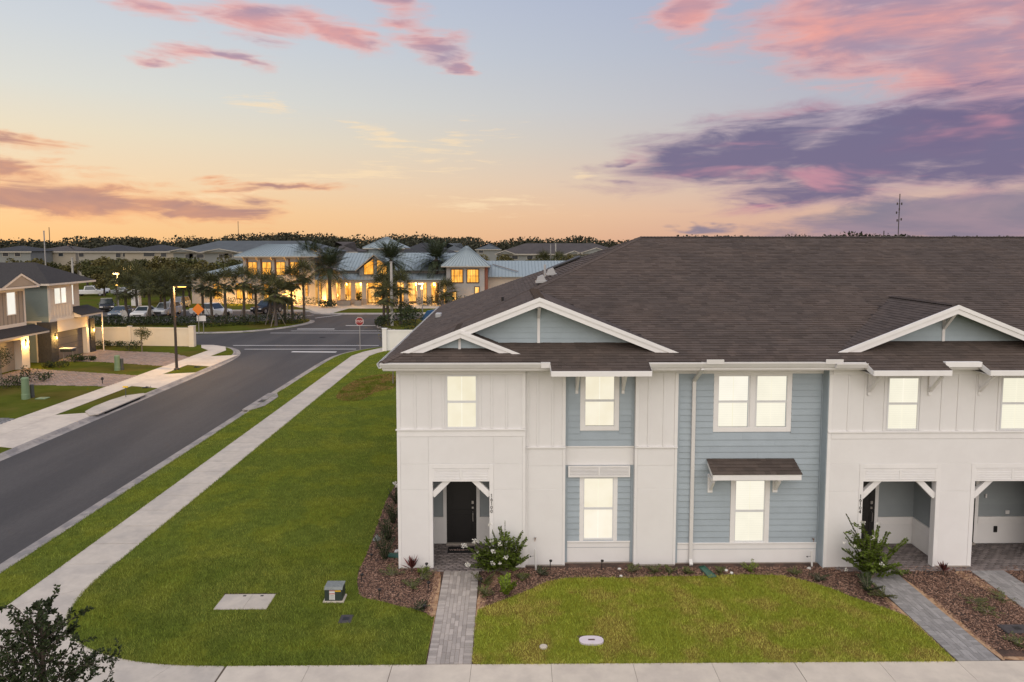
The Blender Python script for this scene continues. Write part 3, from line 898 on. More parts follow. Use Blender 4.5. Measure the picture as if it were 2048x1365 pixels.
MB().box(-3.0, 38.8, 23.2, 23.3, 0, 6.0).build('inner_core', M['interior_dark'], TH)
for a_ in ((-3.12, -2.17, PA - .02, .035), (-.42, .58, PA - .02, .035), (.62, 1.77, PA2 - .02, .035), (1.8, 3.84, PB - .02, .03), (3.87, 5.09, PA2 - .03, .03), (5.12, 9.45, PD - .03, .02), (9.5, 10.53, PE - .02, .03), (12.8, 13.85, PE - .04, .06)):
    Box('foundation', M['foundation'], TH, a_[0], a_[1], a_[2], a_[2] + .1, -.1, a_[3])

# ---- section A: end bay
for x in (-3.11, .55):
    Box('corner_board', M['trim_white'], TH, x - .05, x + .05, PA - .022, PA, 4.24, 5.84, .004)
for x in (-2.62, -2.18, -1.80, -.725, -.385, .045):
    batten(x, 4.24, 5.83, PA)
Box('frieze_board', M['trim_white'], TH, -3.16, .60, PA - .024, PA, 5.84, 6.0, .004)
belt(-3.19, .605, 4.235, PA)
window(-1.675, -.85, 4.285, 5.785, PA)
Box('corner_board', M['trim_white'], TH, -3.16, -3.07, PA - .020, PA, .035, 4.0, .004)
Box('corner_board', M['trim_white'], TH, .51, .60, PA - .020, PA, .035, 4.0, .004)
Box('band_board', M['trim_white'], TH, -3.16, .60, PA - .018, PA, 4.003, 4.188, .004)
panel(-3.07, -2.245, .035, 2.41, PA); panel(-3.07, -2.245, 2.42, 3.18, PA); panel(-3.07, -2.245, 3.19, 4.0, PA)
panel(-2.245, -.335, 3.19, 4.0, PA); panel(-.335, .51, .035, 2.41, PA); panel(-.335, .51, 2.42, 3.18, PA); panel(-.335, .51, 3.19, 4.0, PA)
Box('opening_trim', M['trim_white'], TH, -2.245, -2.13, PA - .020, PA, .035, 3.18, .004)
Box('opening_trim', M['trim_white'], TH, -.46, -.335, PA - .020, PA, .035, 3.18, .004)
Box('opening_trim', M['trim_white'], TH, -2.13, -.46, PA - .019, PA, 3.045, 3.18, .004)
louver(-2.135, -.455, 2.66, 3.04, PA + .02, .07)
MB().bar((-2.14, PA + .09, 2.22), (-1.66, PA + .09, 2.70), .16, .13, up=(0, 1, 0)).build('corner_brace', M['trim_white'], TH)
MB().bar((-.45, PA + .09, 2.22), (-.93, PA + .09, 2.70), .16, .13, up=(0, 1, 0)).build('corner_brace', M['trim_white'], TH)

def digits(txt, x, z, Y, step=.118, size=.098):
    """house number, digits stacked one below another (raised strokes)"""
    root = None
    seg = {'1': [[(-.12, .3), (.02, .5), (.02, -.5)]], '0': [[(.28 * math.sin(t * math.pi / 8), .40 * math.cos(t * math.pi / 8)) for t in range(17)]],
           '6': [[(.12, .5), (-.16, .12), (-.27, -.12)], [(.27 * math.sin(t * math.pi / 6), -.18 + .28 * math.cos(t * math.pi / 6)) for t in range(13)]],
           '4': [[(.14, -.5), (.14, .5), (-.3, -.15), (.3, -.15)]]}
    root = MB().box(x - .045, x + .045, Y - .003, Y - .001, z - step * (len(txt) - .4), z + .07).build('house_number', M['trim_white'], TH)
    for i, ch in enumerate(txt):
        mb = MB()
        for st in seg[ch]:
            for a, b in zip(st, st[1:]):
                mb.bar((x + a[0] * size, Y - .012, z - i * step + a[1] * size), (x + b[0] * size, Y - .012, z - i * step + b[1] * size), .012, .012, up=(0, 1, 0))
        mb.build('digit', M['black_metal'], root)
digits('16100', -.397, 2.235, PA - .02)
digits('16104', 10.50, 2.20, PE - .02)

# ---- section A2 and C: narrow bays
for (x0, x1, bs) in ((.60, 1.79, (.965, 1.405)), (3.85, 5.11, (4.245, 4.70))):
    for x in (x0 + .05, x1 - .05):
        Box('corner_board', M['trim_white'], TH, x - .05, x + .05, PA2 - .022, PA2, 3.65, 5.86, .004)
    for x in bs:
        batten(x, 3.65, 5.86, PA2)
    Box('frieze_board', M['trim_white'], TH, x0, x1, PA2 - .024, PA2, 5.862, 6.0, .004)
    belt(x0, x1 + .003, 3.645, PA2)
    Box('corner_board', M['trim_white'], TH, x0, x0 + .08, PA2 - .019, PA2, .035, 3.59, .004)
    Box('corner_board', M['trim_white'], TH, x1 - .08, x1, PA2 - .019, PA2, .035, 3.59, .004)
    panel(x0 + .08, x1 - .08, 3.07, 3.595, PA2, .012); panel(x0 + .08, x1 - .08, 2.36, 3.06, PA2, .006); panel(x0 + .08, x1 - .08, .035, 2.35, PA2, .010)

# ---- section B: blue bay with windows and louver hood
siding(1.87, 3.77, 3.62, 5.98, PB, [(2.235, 3.40, 4.08, 6.0)])
for x in (1.83, 3.81):
    Box('corner_board', M['blue_siding'], TH, x - .04, x + .04, PB - .024, PB, 3.62, 6.0)
    Box('corner_board', M['blue_siding'], TH, x - .04, x + .045, PB - .024, PB, .035, 3.03)
window(2.391, 3.239, 4.22, 5.75, PB)
casing(2.37, 3.26, 4.215, 5.86, PB, .135)
belt(1.79, 3.85, 3.615, PB, .04, .045)
panel(1.79, 3.85, 3.03, 3.575, PB, .014)
louver(1.885, 3.735, 2.685, 3.02, PB - .03, .12)
siding(1.87, 3.765, .70, 2.69, PB, [(2.24, 3.375, .6, 2.8)])
window(2.378, 3.234, .765, 2.615, PB)
casing(2.355, 3.257, .70, 2.66, PB, .12, bottom=False)
Box('sill', M['trim_white'], TH, 1.87, 3.77, PB - .05, PB, .655, .695, .004)
panel(1.87, 3.765, .495, .655, PB, .022); panel(1.87, 3.765, .035, .485, PB, .014)
bracket(2.13, PB, 5.99, 5.20, .62); bracket(3.50, PB, 5.99, 5.20, .62)

# ---- section D: wide blue bay
siding(5.19, 9.40, .63, 5.80, PD, [(6.19, 8.52, 4.04, 5.9), (6.76, 7.95, .55, 2.75)])
for x in (5.15, 9.45):
    Box('corner_board', M['blue_siding'], TH, x - .04, x + .04, PD - .024, PD, .02, 5.80)
Box('frieze_board', M['trim_white'], TH, 5.11, 9.46, PD - .026, PD, 5.80, 6.0, .004)
window(6.341, 7.221, 4.19, 5.72, PD, True); window(7.482, 8.363, 4.19, 5.72, PD, True)
casing(6.325, 8.38, 4.18, 5.735, PD, .135)
Box('mullion_board', M['trim_white'], TH, 7.27, 7.433, PD - .022, PD, 4.18, 5.735, .004)
window(6.932, 7.789, .685, 2.545, PD, True)
casing(6.91, 7.81, .65, 2.62, PD, .14, bottom=False)
Box('sill', M['trim_white'], TH, 5.19, 9.40, PD - .045, PD, .61, .648, .004)
panel(5.19, 9.40, .44, .61, PD, .020); panel(5.19, 9.40, .02, .43, PD, .013)
# downspout
ds = MB().box(5.535, 5.645, PD - .10, PD - .025, .14, 5.62).build('downspout', M['gutter_white'], TH, bevel=.008)
MB().bar((5.59, PD - .06, 5.60), (5.63, 19.16, 6.08), .10, .075).build('elbow', M['gutter_white'], ds)
MB().bar((5.59, PD - .06, .15), (5.57, PD - .22, .04), .10, .075).build('outlet', M['gutter_white'], ds)
# window hood
AW0, AW1 = 6.04, 8.62
hood = MB().prism([(AW0, PD - .62, 2.775), (AW0, PD - .62, 2.945), (AW0, PD, 3.215), (AW0, PD, 3.06)], (AW1 - AW0, 0, 0)).build('window_hood', M['trim_white'], TH)
bracket(6.14, PD, 2.775, 2.20, .42, .15); bracket(8.09, PD, 2.775, 2.20, .42, .15)

# ---- section E: second unit and on
Box('corner_board', M['trim_white'], TH, 9.46, 9.56, PE - .022, PE, .03, 5.84, .004)
Box('return_board', M['blue_siding'], TH, 9.44, 9.459, PE, PD, .02, 5.98)
for x in (10.05, 10.52, 11.11, 12.17, 12.79, 13.275, 13.80, 14.46, 15.55, 16.1, 16.6, 17.1):
    batten(x, 4.16, 5.82, PE)
Box('frieze_board', M['trim_white'], TH, 9.56, 38.9, PE - .024, PE, 5.83, 6.0, .004)
belt(9.46, 38.9, 4.15, PE)
Box('band_board', M['trim_white'], TH, 9.565, 38.9, PE - .018, PE, 3.92, 4.10, .004)
window(11.225, 12.085, 4.215, 5.715, PE, True); window(14.57, 15.43, 4.215, 5.715, PE, True)
for (o0, o1) in ((10.57, 12.74), (13.89, 16.1)):
    for x in (o0, o1):
        a, b = (x - .12, x) if x == o0 else (x, x + .12)
        Box('opening_trim', M['trim_white'], TH, a, b, PE - .020, PE, .03, 3.17, .004)
    Box('opening_trim', M['trim_white'], TH, o0, o1, PE - .019, PE, 3.03, 3.17, .004)
    louver(o0 - .005, o1 + .005, 2.64, 3.025, PE + .02, .07)
    MB().bar((o0 - .01, PE + .10, 2.15), (o0 + .53, PE + .10, 2.69), .16, .13, up=(0, 1, 0)).build('corner_brace', M['trim_white'], TH)
    MB().bar((o1 + .01, PE + .10, 2.15), (o1 - .53, PE + .10, 2.69), .16, .13, up=(0, 1, 0)).build('corner_brace', M['trim_white'], TH)
for (a, b) in ((9.56, 10.45), (12.86, 13.77), (16.22, 20), (20, 24), (24, 28), (28, 32), (32, 36), (36, 38.9)):
    panel(a, b, .03, 2.335, PE); panel(a, b, 2.345, 3.17, PE)
panel(9.56, 38.9, 3.18, 3.915, PE, .006)
bracket(10.62, PE, 5.99, 5.22, .66); bracket(12.40, PE, 5.99, 5.22, .66); bracket(13.86, PE, 5.99, 5.22, .66)

# ---- porches
def porch(x0, x1, Yb, dl, dr, Yf, ceil=2.66):
    """recess with back wall, side walls, wainscot and a black panel door"""
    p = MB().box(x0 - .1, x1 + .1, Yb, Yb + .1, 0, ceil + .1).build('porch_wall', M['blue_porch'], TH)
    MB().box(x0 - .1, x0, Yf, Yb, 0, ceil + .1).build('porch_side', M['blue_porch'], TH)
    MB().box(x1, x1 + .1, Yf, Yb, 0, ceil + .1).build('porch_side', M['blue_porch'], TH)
    MB().box(x0 - .1, x1 + .1, Yf, Yb + .1, ceil + .1, ceil + .16).build('porch_ceiling', M['soffit'], TH)
    z = .95
    k = 0
    while z < ceil:                                             # lap boards on the back wall
        for a, b in ((x0, dl - .14), (dr + .14, x1)):
            if b - a > .1:
                MB().add([(a, Yb - .016, z), (b, Yb - .016, z), (b, Yb, z), (a, Yb, z), (a, Yb - .004, z + .187), (b, Yb - .004, z + .187), (b, Yb, z + .187), (a, Yb, z + .187)],
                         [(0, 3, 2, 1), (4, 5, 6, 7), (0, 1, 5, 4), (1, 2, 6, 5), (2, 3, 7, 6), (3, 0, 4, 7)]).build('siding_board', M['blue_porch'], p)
        z += .187
    for a, b in ((x0, dl - .13), (dr + .13, x1)):
        if b - a > .1:
            Box('wainscot', M['white_board'], TH, a, b, Yb - .03, Yb, .05, .70, .003)
            Box('wainscot_cap', M['trim_white'], TH, a, b, Yb - .05, Yb, .705, .93, .003)
    Box('wainscot', M['white_board'], TH, x1 - .03, x1, Yf + .05, Yb - .05, .05, .70, .003)
    Box('wainscot_cap', M['trim_white'], TH, x1 - .05, x1, Yf + .05, Yb - .051, .705, .93, .003)
    Box('door_casing', M['trim_white'], TH, dl - .13, dl - .02, Yb - .035, Yb, .05, ceil, .003)
    Box('door_casing', M['trim_white'], TH, dr + .02, dr + .13, Yb - .035, Yb, .05, ceil, .003)
    d = Box('door', M['door_black'], TH, dl - .02, dr + .02, Yb - .03, Yb + .02, .09, 2.55)
    for (z0, z1) in ((.25, 1.0), (1.15, 2.4)):
        MB().box(dl + .14, dr - .14, Yb - .042, Yb - .03, z0, z0 + .025).box(dl + .14, dr - .14, Yb - .042, Yb - .03, z1 - .025, z1).box(dl + .14, dl + .165, Yb - .042, Yb - .03, z0 + .025, z1 - .025).box(dr - .165, dr - .14, Yb - .042, Yb - .03, z0 + .025, z1 - .025).build('door_panel', M['door_black'], d)
    Box('threshold', M['foundation'], TH, dl - .03, dr + .03, Yb - .14, Yb - .03, .03, .09, .005)
    h = MB().tube([(dr - .09, Yb - .05, 1.12), (dr - .09, Yb - .11, 1.09), (dr - .09, Yb - .11, .82), (dr - .09, Yb - .05, .79)], .012, 6).build('door_handle', M['nickel'], d)
    Box('deadbolt', M['nickel'], d, dr - .135, dr - .06, Yb - .055, Yb - .03, 1.36, 1.46, .006)
    Box('key_pad', M['nickel'], d, dr - .13, dr - .065, Yb - .055, Yb - .03, 1.20, 1.27, .006)
    return d
porch(-2.45, -.12, 21.25, -1.845, -.935, PA + .16)
porch(9.95, 13.05, 21.1, 10.86, 11.78, PE + .2)
dd3 = porch(13.2, 17.5, 21.1, 14.05, 15.0, PE + .2)
Box('door_sign', M['trim_white'], dd3, 14.75, 14.93, 21.1 - .036, 21.1 - .031, 1.66, 1.78)
for (x, z, w, h, nm) in ((15.32, 1.55, .05, .13, 'door_bell'), (16.0, 1.02, .12, .12, 'outlet_cover'), (15.65, .42, .11, .2, 'outlet_box')):
    Box(nm, M['trim_white' if nm != 'outlet_box' else 'black_metal'], TH, x, x + w, 21.1 - .07, 21.1 - .03, z, z + h, .01)
Box('porch_lamp', M['black_metal'], TH, -.52, -.40, 21.13, 21.24, 2.28, 2.5, .01)

# ---- roof
deck = MB()
XE = XR
deck.add([(EX, EY, EZ), (XE, EY, EZ), (XE - DD, EY + DD, EZ + S * DD), (EX + DD, EY + DD, EZ + S * DD)], [(0, 1, 2, 3)])
YB = EY + 2 * DD
deck.add([(EX, EY, EZ), (EX + DD, EY + DD, EZ + S * DD), (EX, YB, EZ)], [(0, 1, 2)])
deck.add([(EX, YB, EZ), (EX + DD, EY + DD, EZ + S * DD), (XE - DD, EY + DD, EZ + S * DD), (XE, YB, EZ)], [(0, 1, 2, 3)])
deck.add([(XE, EY, EZ), (XE, YB, EZ), (XE - DD, EY + DD, EZ + S * DD)], [(0, 1, 2)])
deck.add([(EX, EY, EZ - .1), (XE, EY, EZ - .1), (XE, YB, EZ - .1), (EX, YB, EZ - .1)], [(0, 3, 2, 1)])
roof = deck.build('roof', M['roof_deck'], TH)
MB().box(EX + .02, XE, EY + .02, 20.0, 6.021, 6.05).build('soffit', M['soffit'], TH)

def clip(poly, clips):
    """clip a 2d polygon with half planes (a,b,c): a*u+b*v<=c"""
    for a, b, c in clips:
        out = []
        for i in range(len(poly)):
            p, q = poly[i], poly[(i + 1) % len(poly)]
            dp, dq = a * p[0] + b * p[1] - c, a * q[0] + b * q[1] - c
            if dp <= 0: out.append(p)
            if (dp < 0 < dq) or (dq < 0 < dp):
                t = dp / (dp - dq)
                out.append((p[0] + (q[0] - p[0]) * t, p[1] + (q[1] - p[1]) * t))
        poly = out
        if len(poly) < 3:
            return []
    return poly
SHV, SHF, SHT = [], [], []                  # joined shingles: lists for the shared mesh
SINGLE = [0]
SH_MESH = {}
def shingles(poly3, uaxis, expo=.145, single_rows=0, lift=.018, skip=None, parent=roof):
    """courses of shingle tabs on a planar convex polygon; uaxis runs along the eave"""
    P = [Vector(p) for p in poly3]
    u = Vector(uaxis).normalized()
    nrm = Vector((0, 0, 0))
    for i in range(len(P)):
        nrm += P[i].cross(P[(i + 1) % len(P)])
    nrm.normalize()
    if nrm.z < 0: nrm = -nrm
    v = nrm.cross(u).normalized()
    if v.z < 0: v = -v
    o = min(P, key=lambda p: p.dot(v))
    Q = [((p - o).dot(u), (p - o).dot(v)) for p in P]
    if area2(Q) < 0: Q = Q[::-1]
    clips = []
    for i in range(len(Q)):
        a, b = Q[i], Q[(i + 1) % len(Q)]
        nx, ny = b[1] - a[1], -(b[0] - a[0])
        l = math.hypot(nx, ny)
        if l < 1e-6: continue
        clips.append((nx / l, ny / l, (nx * a[0] + ny * a[1]) / l))
    umin, umax = min(q[0] for q in Q), max(q[0] for q in Q)
    vmax = max(q[1] for q in Q)
    r = 0
    vv = 0.0
    while vv < vmax:
        uu = umin - rng.random() * .3
        while uu < umax:
            w = rng.choice((.17, .23, .30, .36))
            rect = [(uu, vv), (uu + w, vv), (uu + w, vv + expo), (uu, vv + expo)]
            pl = clip(rect, clips)
            u0 = uu
            uu += w
            if not pl: continue
            cx, cy = sum(p[0] for p in pl) / len(pl), sum(p[1] for p in pl) / len(pl)
            wc = o + u * cx + v * cy
            if skip and skip(wc): continue
            thick = lift * rng.choice((.75, 1.0, 1.0, 1.35))
            full = len(pl) == 4 and abs(area2(pl) - w * expo) < 1e-6
            if full and r < single_rows and SINGLE[0] < 300:
                SINGLE[0] += 1
                key = (w, tuple(round(q, 4) for q in v))
                if key not in SH_MESH:
                    mb = MB()
                    g_ = .002
                    a = [(-w / 2 + g_, -expo / 2), (w / 2 - g_, -expo / 2), (w / 2 - g_, expo / 2), (-w / 2 + g_, expo / 2)]
                    top = [u * p[0] + v * p[1] + nrm * (lift * 1.1 if p[1] < 0 else .004) for p in a]
                    bot = [u * p[0] + v * p[1] - nrm * .006 for p in a]
                    mb.add(bot + top, [(0, 3, 2, 1), (4, 5, 6, 7), (0, 1, 5, 4), (1, 2, 6, 5), (2, 3, 7, 6), (3, 0, 4, 7)])
                    me = bpy.data.meshes.new('shingle')
                    me.from_pydata(mb.v, [], mb.f)
                    me.materials.append(M['shingle'])
                    SH_MESH[key] = me
                link('shingle', SH_MESH[key], M['shingle'], parent, wc)
                continue
            n = len(pl)
            b = len(SHV)
            tv = rng.random()
            for p in pl:
                h = .004 + thick * max(0, 1 - (p[1] - vv) / expo)
                SHV.append(tuple(o + u * p[0] + v * p[1] + nrm * h))
            for p in pl:
                SHV.append(tuple(o + u * p[0] + v * p[1] - nrm * .006))
            SHF.append(tuple(range(b, b + n)))
            SHT.append(tv)
            for i in range(n):
                j = (i + 1) % n
                SHF.append((b + n + i, b + n + j, b + j, b + i))
                SHT.append(tv)
        vv += expo
        r += 1
GX1, GZ1, GYB = 1.005, EZ + S * (1.005 - EX), 19.70           # big gable ridge
GX2, GZ2 = 13.2, 7.85                                         # second gable ridge
GY1, GY1s, GY2 = 20.2, 19.89, 20.28                           # gable wall planes
def hidden_main(c):
    # under the two gables
    if c.y > GY1 + .1 and c.z < GZ1 - S * abs(c.x - GX1) - .02 and c.x > GX1: return True
    if c.y > GY1 + .1 and c.x <= GX1 and c.z < EZ + S * (c.x - EX) - .02: return True
    if c.y > GY2 + .1 and c.z < GZ2 - S * abs(c.x - GX2) - .02: return True
    return c.x > 36
# extensions of the eave over the upper windows, then the main front slope
XA = [(1.29, 4.09), (10.30, 12.50), (13.58, 16.2)]
EYX = 18.74
for a, b in XA:
    shingles([(a, EYX, zroof(EYX)), (b, EYX, zroof(EYX)), (b, EY, zroof(EY)), (a, EY, zroof(EY))], (1, 0, 0), single_rows=4)
shingles([(EX, EY, EZ), (XE, EY, EZ), (XE - DD, EY + DD, EZ + S * DD), (EX + DD, EY + DD, EZ + S * DD)], (1, 0, 0), single_rows=6, skip=hidden_main)
shingles([(EX, EY, EZ), (EX + DD, EY + DD, EZ + S * DD), (EX, YB, EZ)], (0, 1, 0))
ym1 = EY + (GZ1 - EZ) / S
# big gable: right slope, and the piece of left slope in front of the hip
def gable_slope(gx, gz, side, ymeet, y0=GYB, zlow=EZ):
    xl = gx + side * (gz - zlow) / S
    return [(gx, y0, gz), (gx, ymeet, gz), (xl, EY, zlow), (xl - side * (y0 - EY) * 1.0, y0, zlow + S * (y0 - EY))]
xr1 = GX1 + (GZ1 - EZ) / S
q = [(GX1, GYB, GZ1), (GX1, ym1, GZ1), (xr1 - (GYB - EY), GYB, EZ + S * (GYB - EY))]
MB().prism(q, (0, 0, -.03)).build('gable_deck', M['roof_deck'], roof)
shingles(q, (0, 1, 0), lift=.009)
q = [(GX1, GYB, GZ1), (GX1, ym1, GZ1), (EX + (GYB - EY), GYB, EZ + S * (GYB - EY))]
MB().prism(q, (0, 0, -.03)).build('gable_deck', M['roof_deck'], roof)
shingles(q, (0, 1, 0), lift=.009)
ym2 = EY + (GZ2 - EZ) / S
for sd in (-1, 1):
    q = [(GX2, GYB, GZ2), (GX2, ym2, GZ2), (GX2 + sd * ((GZ2 - EZ) / S - (GYB - EY)), GYB, EZ + S * (GYB - EY))]
    MB().prism(q, (0, 0, -.03)).build('gable_deck', M['roof_deck'], roof)
    shingles(q, (0, 1, 0), lift=.009)
# small gable in the big one's left foot
SGX = -1.33
SGZ = EZ + S * (SGX - EX)
sxr = SGX + (SGZ - zroof(GYB)) / S
q = [(SGX, GYB, SGZ), (SGX, EY + (SGZ - EZ) / S, SGZ), (sxr, GYB, zroof(GYB))]
MB().prism(q, (0, 0, -.03)).build('gable_deck', M['roof_deck'], roof)
shingles(q, (0, 1, 0), lift=.009)
# window hood shingles
shingles([(AW0 - .02, PD - .64, 2.95), (AW1 + .02, PD - .64, 2.95), (AW1 + .02, PD, 3.222), (AW0 - .02, PD, 3.222)], (1, 0, 0))
me = bpy.data.meshes.new('shingle_courses')
me.from_pydata(SHV, [], SHF)
at_ = me.attributes.new('tint', 'FLOAT', 'FACE')
at_.data.foreach_set('value', SHT)
link('shingle_courses', me, M['shingle'], roof, (0, 0, 0))['kind'] = 'stuff'
# ridge and hip caps
def caps(a, b, name='ridge_cap', step=.14, w=.30, nmax=70):
    a, b = Vector(a), Vector(b)
    d = (b - a)
    n = max(1, int(d.length / step))
    mb = MB()
    dn = d.normalized()
    x = dn.cross(Vector((0, 0, 1))).normalized()
    nn = x.cross(dn).normalized()
    for i in range(n):
        p = a + dn * (i * step)
        q = p + dn * (step + .03)
        l = .026
        mb.add([p - x * w / 2 - nn * .035 + nn * l, p + nn * (l + .005), p + x * w / 2 - nn * .035 + nn * l, q + x * w / 2 - nn * .035 + nn * (l - .012), q + nn * (l - .007), q - x * w / 2 - nn * .035 + nn * (l - .012),
                p - x * w / 2 - nn * .07, p + x * w / 2 - nn * .07], [(0, 1, 4, 5), (1, 2, 3, 4), (6, 7, 2, 1, 0)])
    o = mb.build(name, M['shingle'], roof)
    o['kind'] = 'stuff'
caps((EX, EY, EZ), (EX + DD, EY + DD, EZ + S * DD), 'hip_cap')
caps((EX + DD, EY + DD, EZ + S * DD), (XE - DD, EY + DD, EZ + S * DD))
caps((GX1, GYB, GZ1), (GX1, ym1, GZ1)); caps((GX2, GYB, GZ2), (GX2, ym2, GZ2)); caps((SGX, GYB, SGZ), (SGX, EY + (SGZ - EZ) / S, SGZ))

# gables: siding, barge boards, king post
def gable(gx, gz, zb, Yw, xl, xr, m=M['blue_gable'], zl=None, post=.085):
    zb -= .02
    g = MB().prism([(xl, Yw, zb), (xr, Yw, zb), (gx, Yw, gz - .03)], (0, .08, 0)).build('gable_wall', m, TH)
    z = zb
    while z < gz - .25:
        zt = z + .165
        def xs(zz):
            t = (zz - zb) / (gz - .03 - zb)
            return xl + (gx - xl) * t, xr + (gx - xr) * t
        a0, b0 = xs(z); a1, b1 = xs(min(zt, gz - .1))
        for (p, q, r_, t_) in ((a0, gx - post / 2, a1, gx - post / 2), (gx + post / 2, b0, gx + post / 2, b1)):
            if q - p > .05:
                MB().add([(p, Yw - .018, z), (q, Yw - .018, z), (q, Yw, z), (p, Yw, z), (r_, Yw - .003, zt), (t_, Yw - .003, zt), (t_, Yw, zt), (r_, Yw, zt)],
                         [(0, 3, 2, 1), (4, 5, 6, 7), (0, 1, 5, 4), (1, 2, 6, 5), (2, 3, 7, 6), (3, 0, 4, 7)]).build('siding_board', m, g)
        z = zt
    Box('king_post', M['trim_white'], g, gx - post / 2, gx + post / 2, Yw - .04, Yw, zb, gz - .12, .004)
    return g
def barge(x0, z0, x1, z1, y=GYB, h=.235, th=.05, name='barge_board'):
    """two stepped boards along a rake, apex at x1,z1; plumb cut at the foot made level"""
    dx, dz = x1 - x0, z1 - z0
    s_ = dz / dx
    hv = h * math.hypot(1, s_)
    o = MB().prism([(x0, y, z0), (x0 + hv / abs(s_) * (1 if dx > 0 else -1) * .82, y, z0 - hv + hv * .82), (x1, y, z1 - hv), (x1, y, z1)], (0, th, 0)).build(name, M['trim_white'], TH)
    MB().prism([(x0, y - .022, z0 + .012), (x0 + (hv * .45) / abs(s_) * (1 if dx > 0 else -1), y - .022, z0 + .012), (x1, y - .022, z1 - hv * .42), (x1, y - .022, z1 + .012)], (0, .021, 0)).build('rake_moulding', M['trim_white'], o)
    # soffit under the rake
    MB().prism([(x0 + .2 * (1 if dx > 0 else -1), y + th, z0 + .2 * abs(s_) - .16), (x1, y + th, z1 - .16), (x1, y + th, z1 - .13), (x0 + .2 * (1 if dx > 0 else -1), y + th, z0 + .2 * abs(s_) - .13)], (0, GY1 - y - th, 0)).build('rake_soffit', M['soffit'], o)
    return o
gable(GX1, GZ1 - .10, zroof(GY1), GY1, GX1 - 3.2 + .35, xr1 - (GY1 - EY) - .25)
# small gable stands forward of the big one
gable(SGX, SGZ - .06, zroof(GY1s), GY1s, SGX - (SGZ - .06 - zroof(GY1s)) / S, SGX + (SGZ - .06 - zroof(GY1s)) / S, post=.075)
GXL2 = GX2 - (GZ2 - zroof(GY2)) / S
gable(GX2, GZ2 - .10, zroof(GY2), GY2, GXL2 + .2, 2 * GX2 - GXL2 - .2)
zf = zroof(GYB) + .02
barge(EX + (zf - EZ) / S - .28, zf - .11, GX1, GZ1 - .005, y=GYB - .06)
barge(xr1 - (zf - EZ) / S + .28, zf - .11, GX1, GZ1 - .005, y=GYB - .06)
barge(SGX + (SGZ - zf) / S + .20, zf - .08, SGX + .05, SGZ - .02, y=GYB - .085, h=.20)
barge(GX2 - (GZ2 - zf) / S - .2, zf - .08, GX2, GZ2 - .005, y=GYB - .06)
barge(GX2 + (GZ2 - zf) / S + .2, zf - .08, GX2, GZ2 - .005, y=GYB - .06)
# bracket below the second gable's peak
MB().bar((GX2, GY2 - .03, GZ2 - .75), (GX2, GYB + .1, GZ2 - .28), .085, .085, up=(1, 0, 0)).build('gable_bracket', M['trim_white'], TH)
MB().bar((GX1, GY1 - .03, GZ1 - .62), (GX1, GYB + .1, GZ1 - .28), .085, .085, up=(1, 0, 0)).build('gable_bracket', M['trim_white'], TH)

# gutters, fascias
def gutter(x0, x1, y=EY, z=EZ - .02, d=.115, h=.14):
    prof = [(0, -h), (0, 0), (-.004, 0), (-.004, -h + .008), (-d * .65, -h + .008), (-d, -.03), (-d, -.004), (-d - .012, -.004), (-d - .012, -.03), (-d * .68, -h)]
    return MB().prism([(x0, y + a, z + b) for a, b in prof], (x1 - x0, 0, 0)).build('gutter', M['gutter_white'], TH)
gutter(EX - .05, 1.02); gutter(4.09, 5.62); gutter(5.60, 9.42, EY + .02, EZ - .012); gutter(9.40, 10.30, EY - .06, EZ - .03)
MB().prism([(EX + a, EY - .12, EZ - .02 + b) for a, b in [(0, -.14), (0, 0), (-.004, 0), (-.004, -.132), (-.075, -.132), (-.115, -.03), (-.115, -.004), (-.127, -.004), (-.127, -.03), (-.078, -.14)]], (0, YB - EY, 0)).build('gutter', M['gutter_white'], TH)
Box('fascia', M['trim_white'], TH, EX, XE, EY - .001, EY + .019, 6.05, EZ - .025)
Box('fascia', M['gutter_white'], TH, 1.02, 1.285, EY - .14, EY - .003, EZ - .16, EZ - .004, .004)
for a, b in XA:
    Box('eave_fascia', M['trim_white'], TH, a, b, EYX - .03, EYX - .004, zroof(EYX) - .15, zroof(EYX) + .002, .004)
    MB().box(a + .01, b - .01, EYX, PA, zroof(EYX) - .145, zroof(EYX) - .125).build('eave_soffit', M['soffit'], TH)
    for x in (a, b):
        MB().prism([(x - .011, EYX - .003, zroof(EYX) - .15), (x - .011, EYX - .003, zroof(EYX)), (x - .011, EY, EZ - .01), (x - .011, EY, EZ - .2)], (.022, 0, 0)).build('eave_return', M['trim_white'], TH)
Box('fascia', M['trim_white'], TH, 12.515, 13.565, EY - .16, EY - .003, EZ - .15, EZ - .002, .004)
for x in (5.72, 9.12):
    Box('splash_guard', M['gutter_white'], TH, x, x + .5, EY - .118, EY - .104, EZ - .06, EZ + .075, .003)
# vents and flashing on the roof
for (px, py, yy) in ((1083, 578, 24.6), (1103, 560, 26.4)):
    x = AT(px, py, yy)[0]
    z = EZ + S * (x - EX)
    v_ = MB().box(x - .22, x + .2, yy - .2, yy + .2, z + .03, z + .10).build('roof_vent', M['vent_grey'], roof)
    MB().prism([(x - .18, yy - .15, z + .1), (x + .16, yy - .15, z + .1), (x + .05, yy - .15, z + .32), (x - .14, yy - .15, z + .24)], (0, .3, 0)).build('vent_hood', M['vent_grey'], v_)
x = 1.6
MB().tube([(x, 27.2, EZ + S * (x - EX)), (x, 27.2, EZ + S * (x - EX) + .5)], .05, 8).build('vent_pipe', M['vent_grey'], roof)
MB().prism([(x2, y2, EZ + S * (x2 - EX) + .06) for x2, y2 in ((1.9, 29.6), (3.3, 29.6), (3.3, 30.6), (1.9, 30.6))], (0, 0, .06)).build('skylight', M['black_metal'], roof)
x, yy = AT(1005, 598, 23.5)[0], 23.5
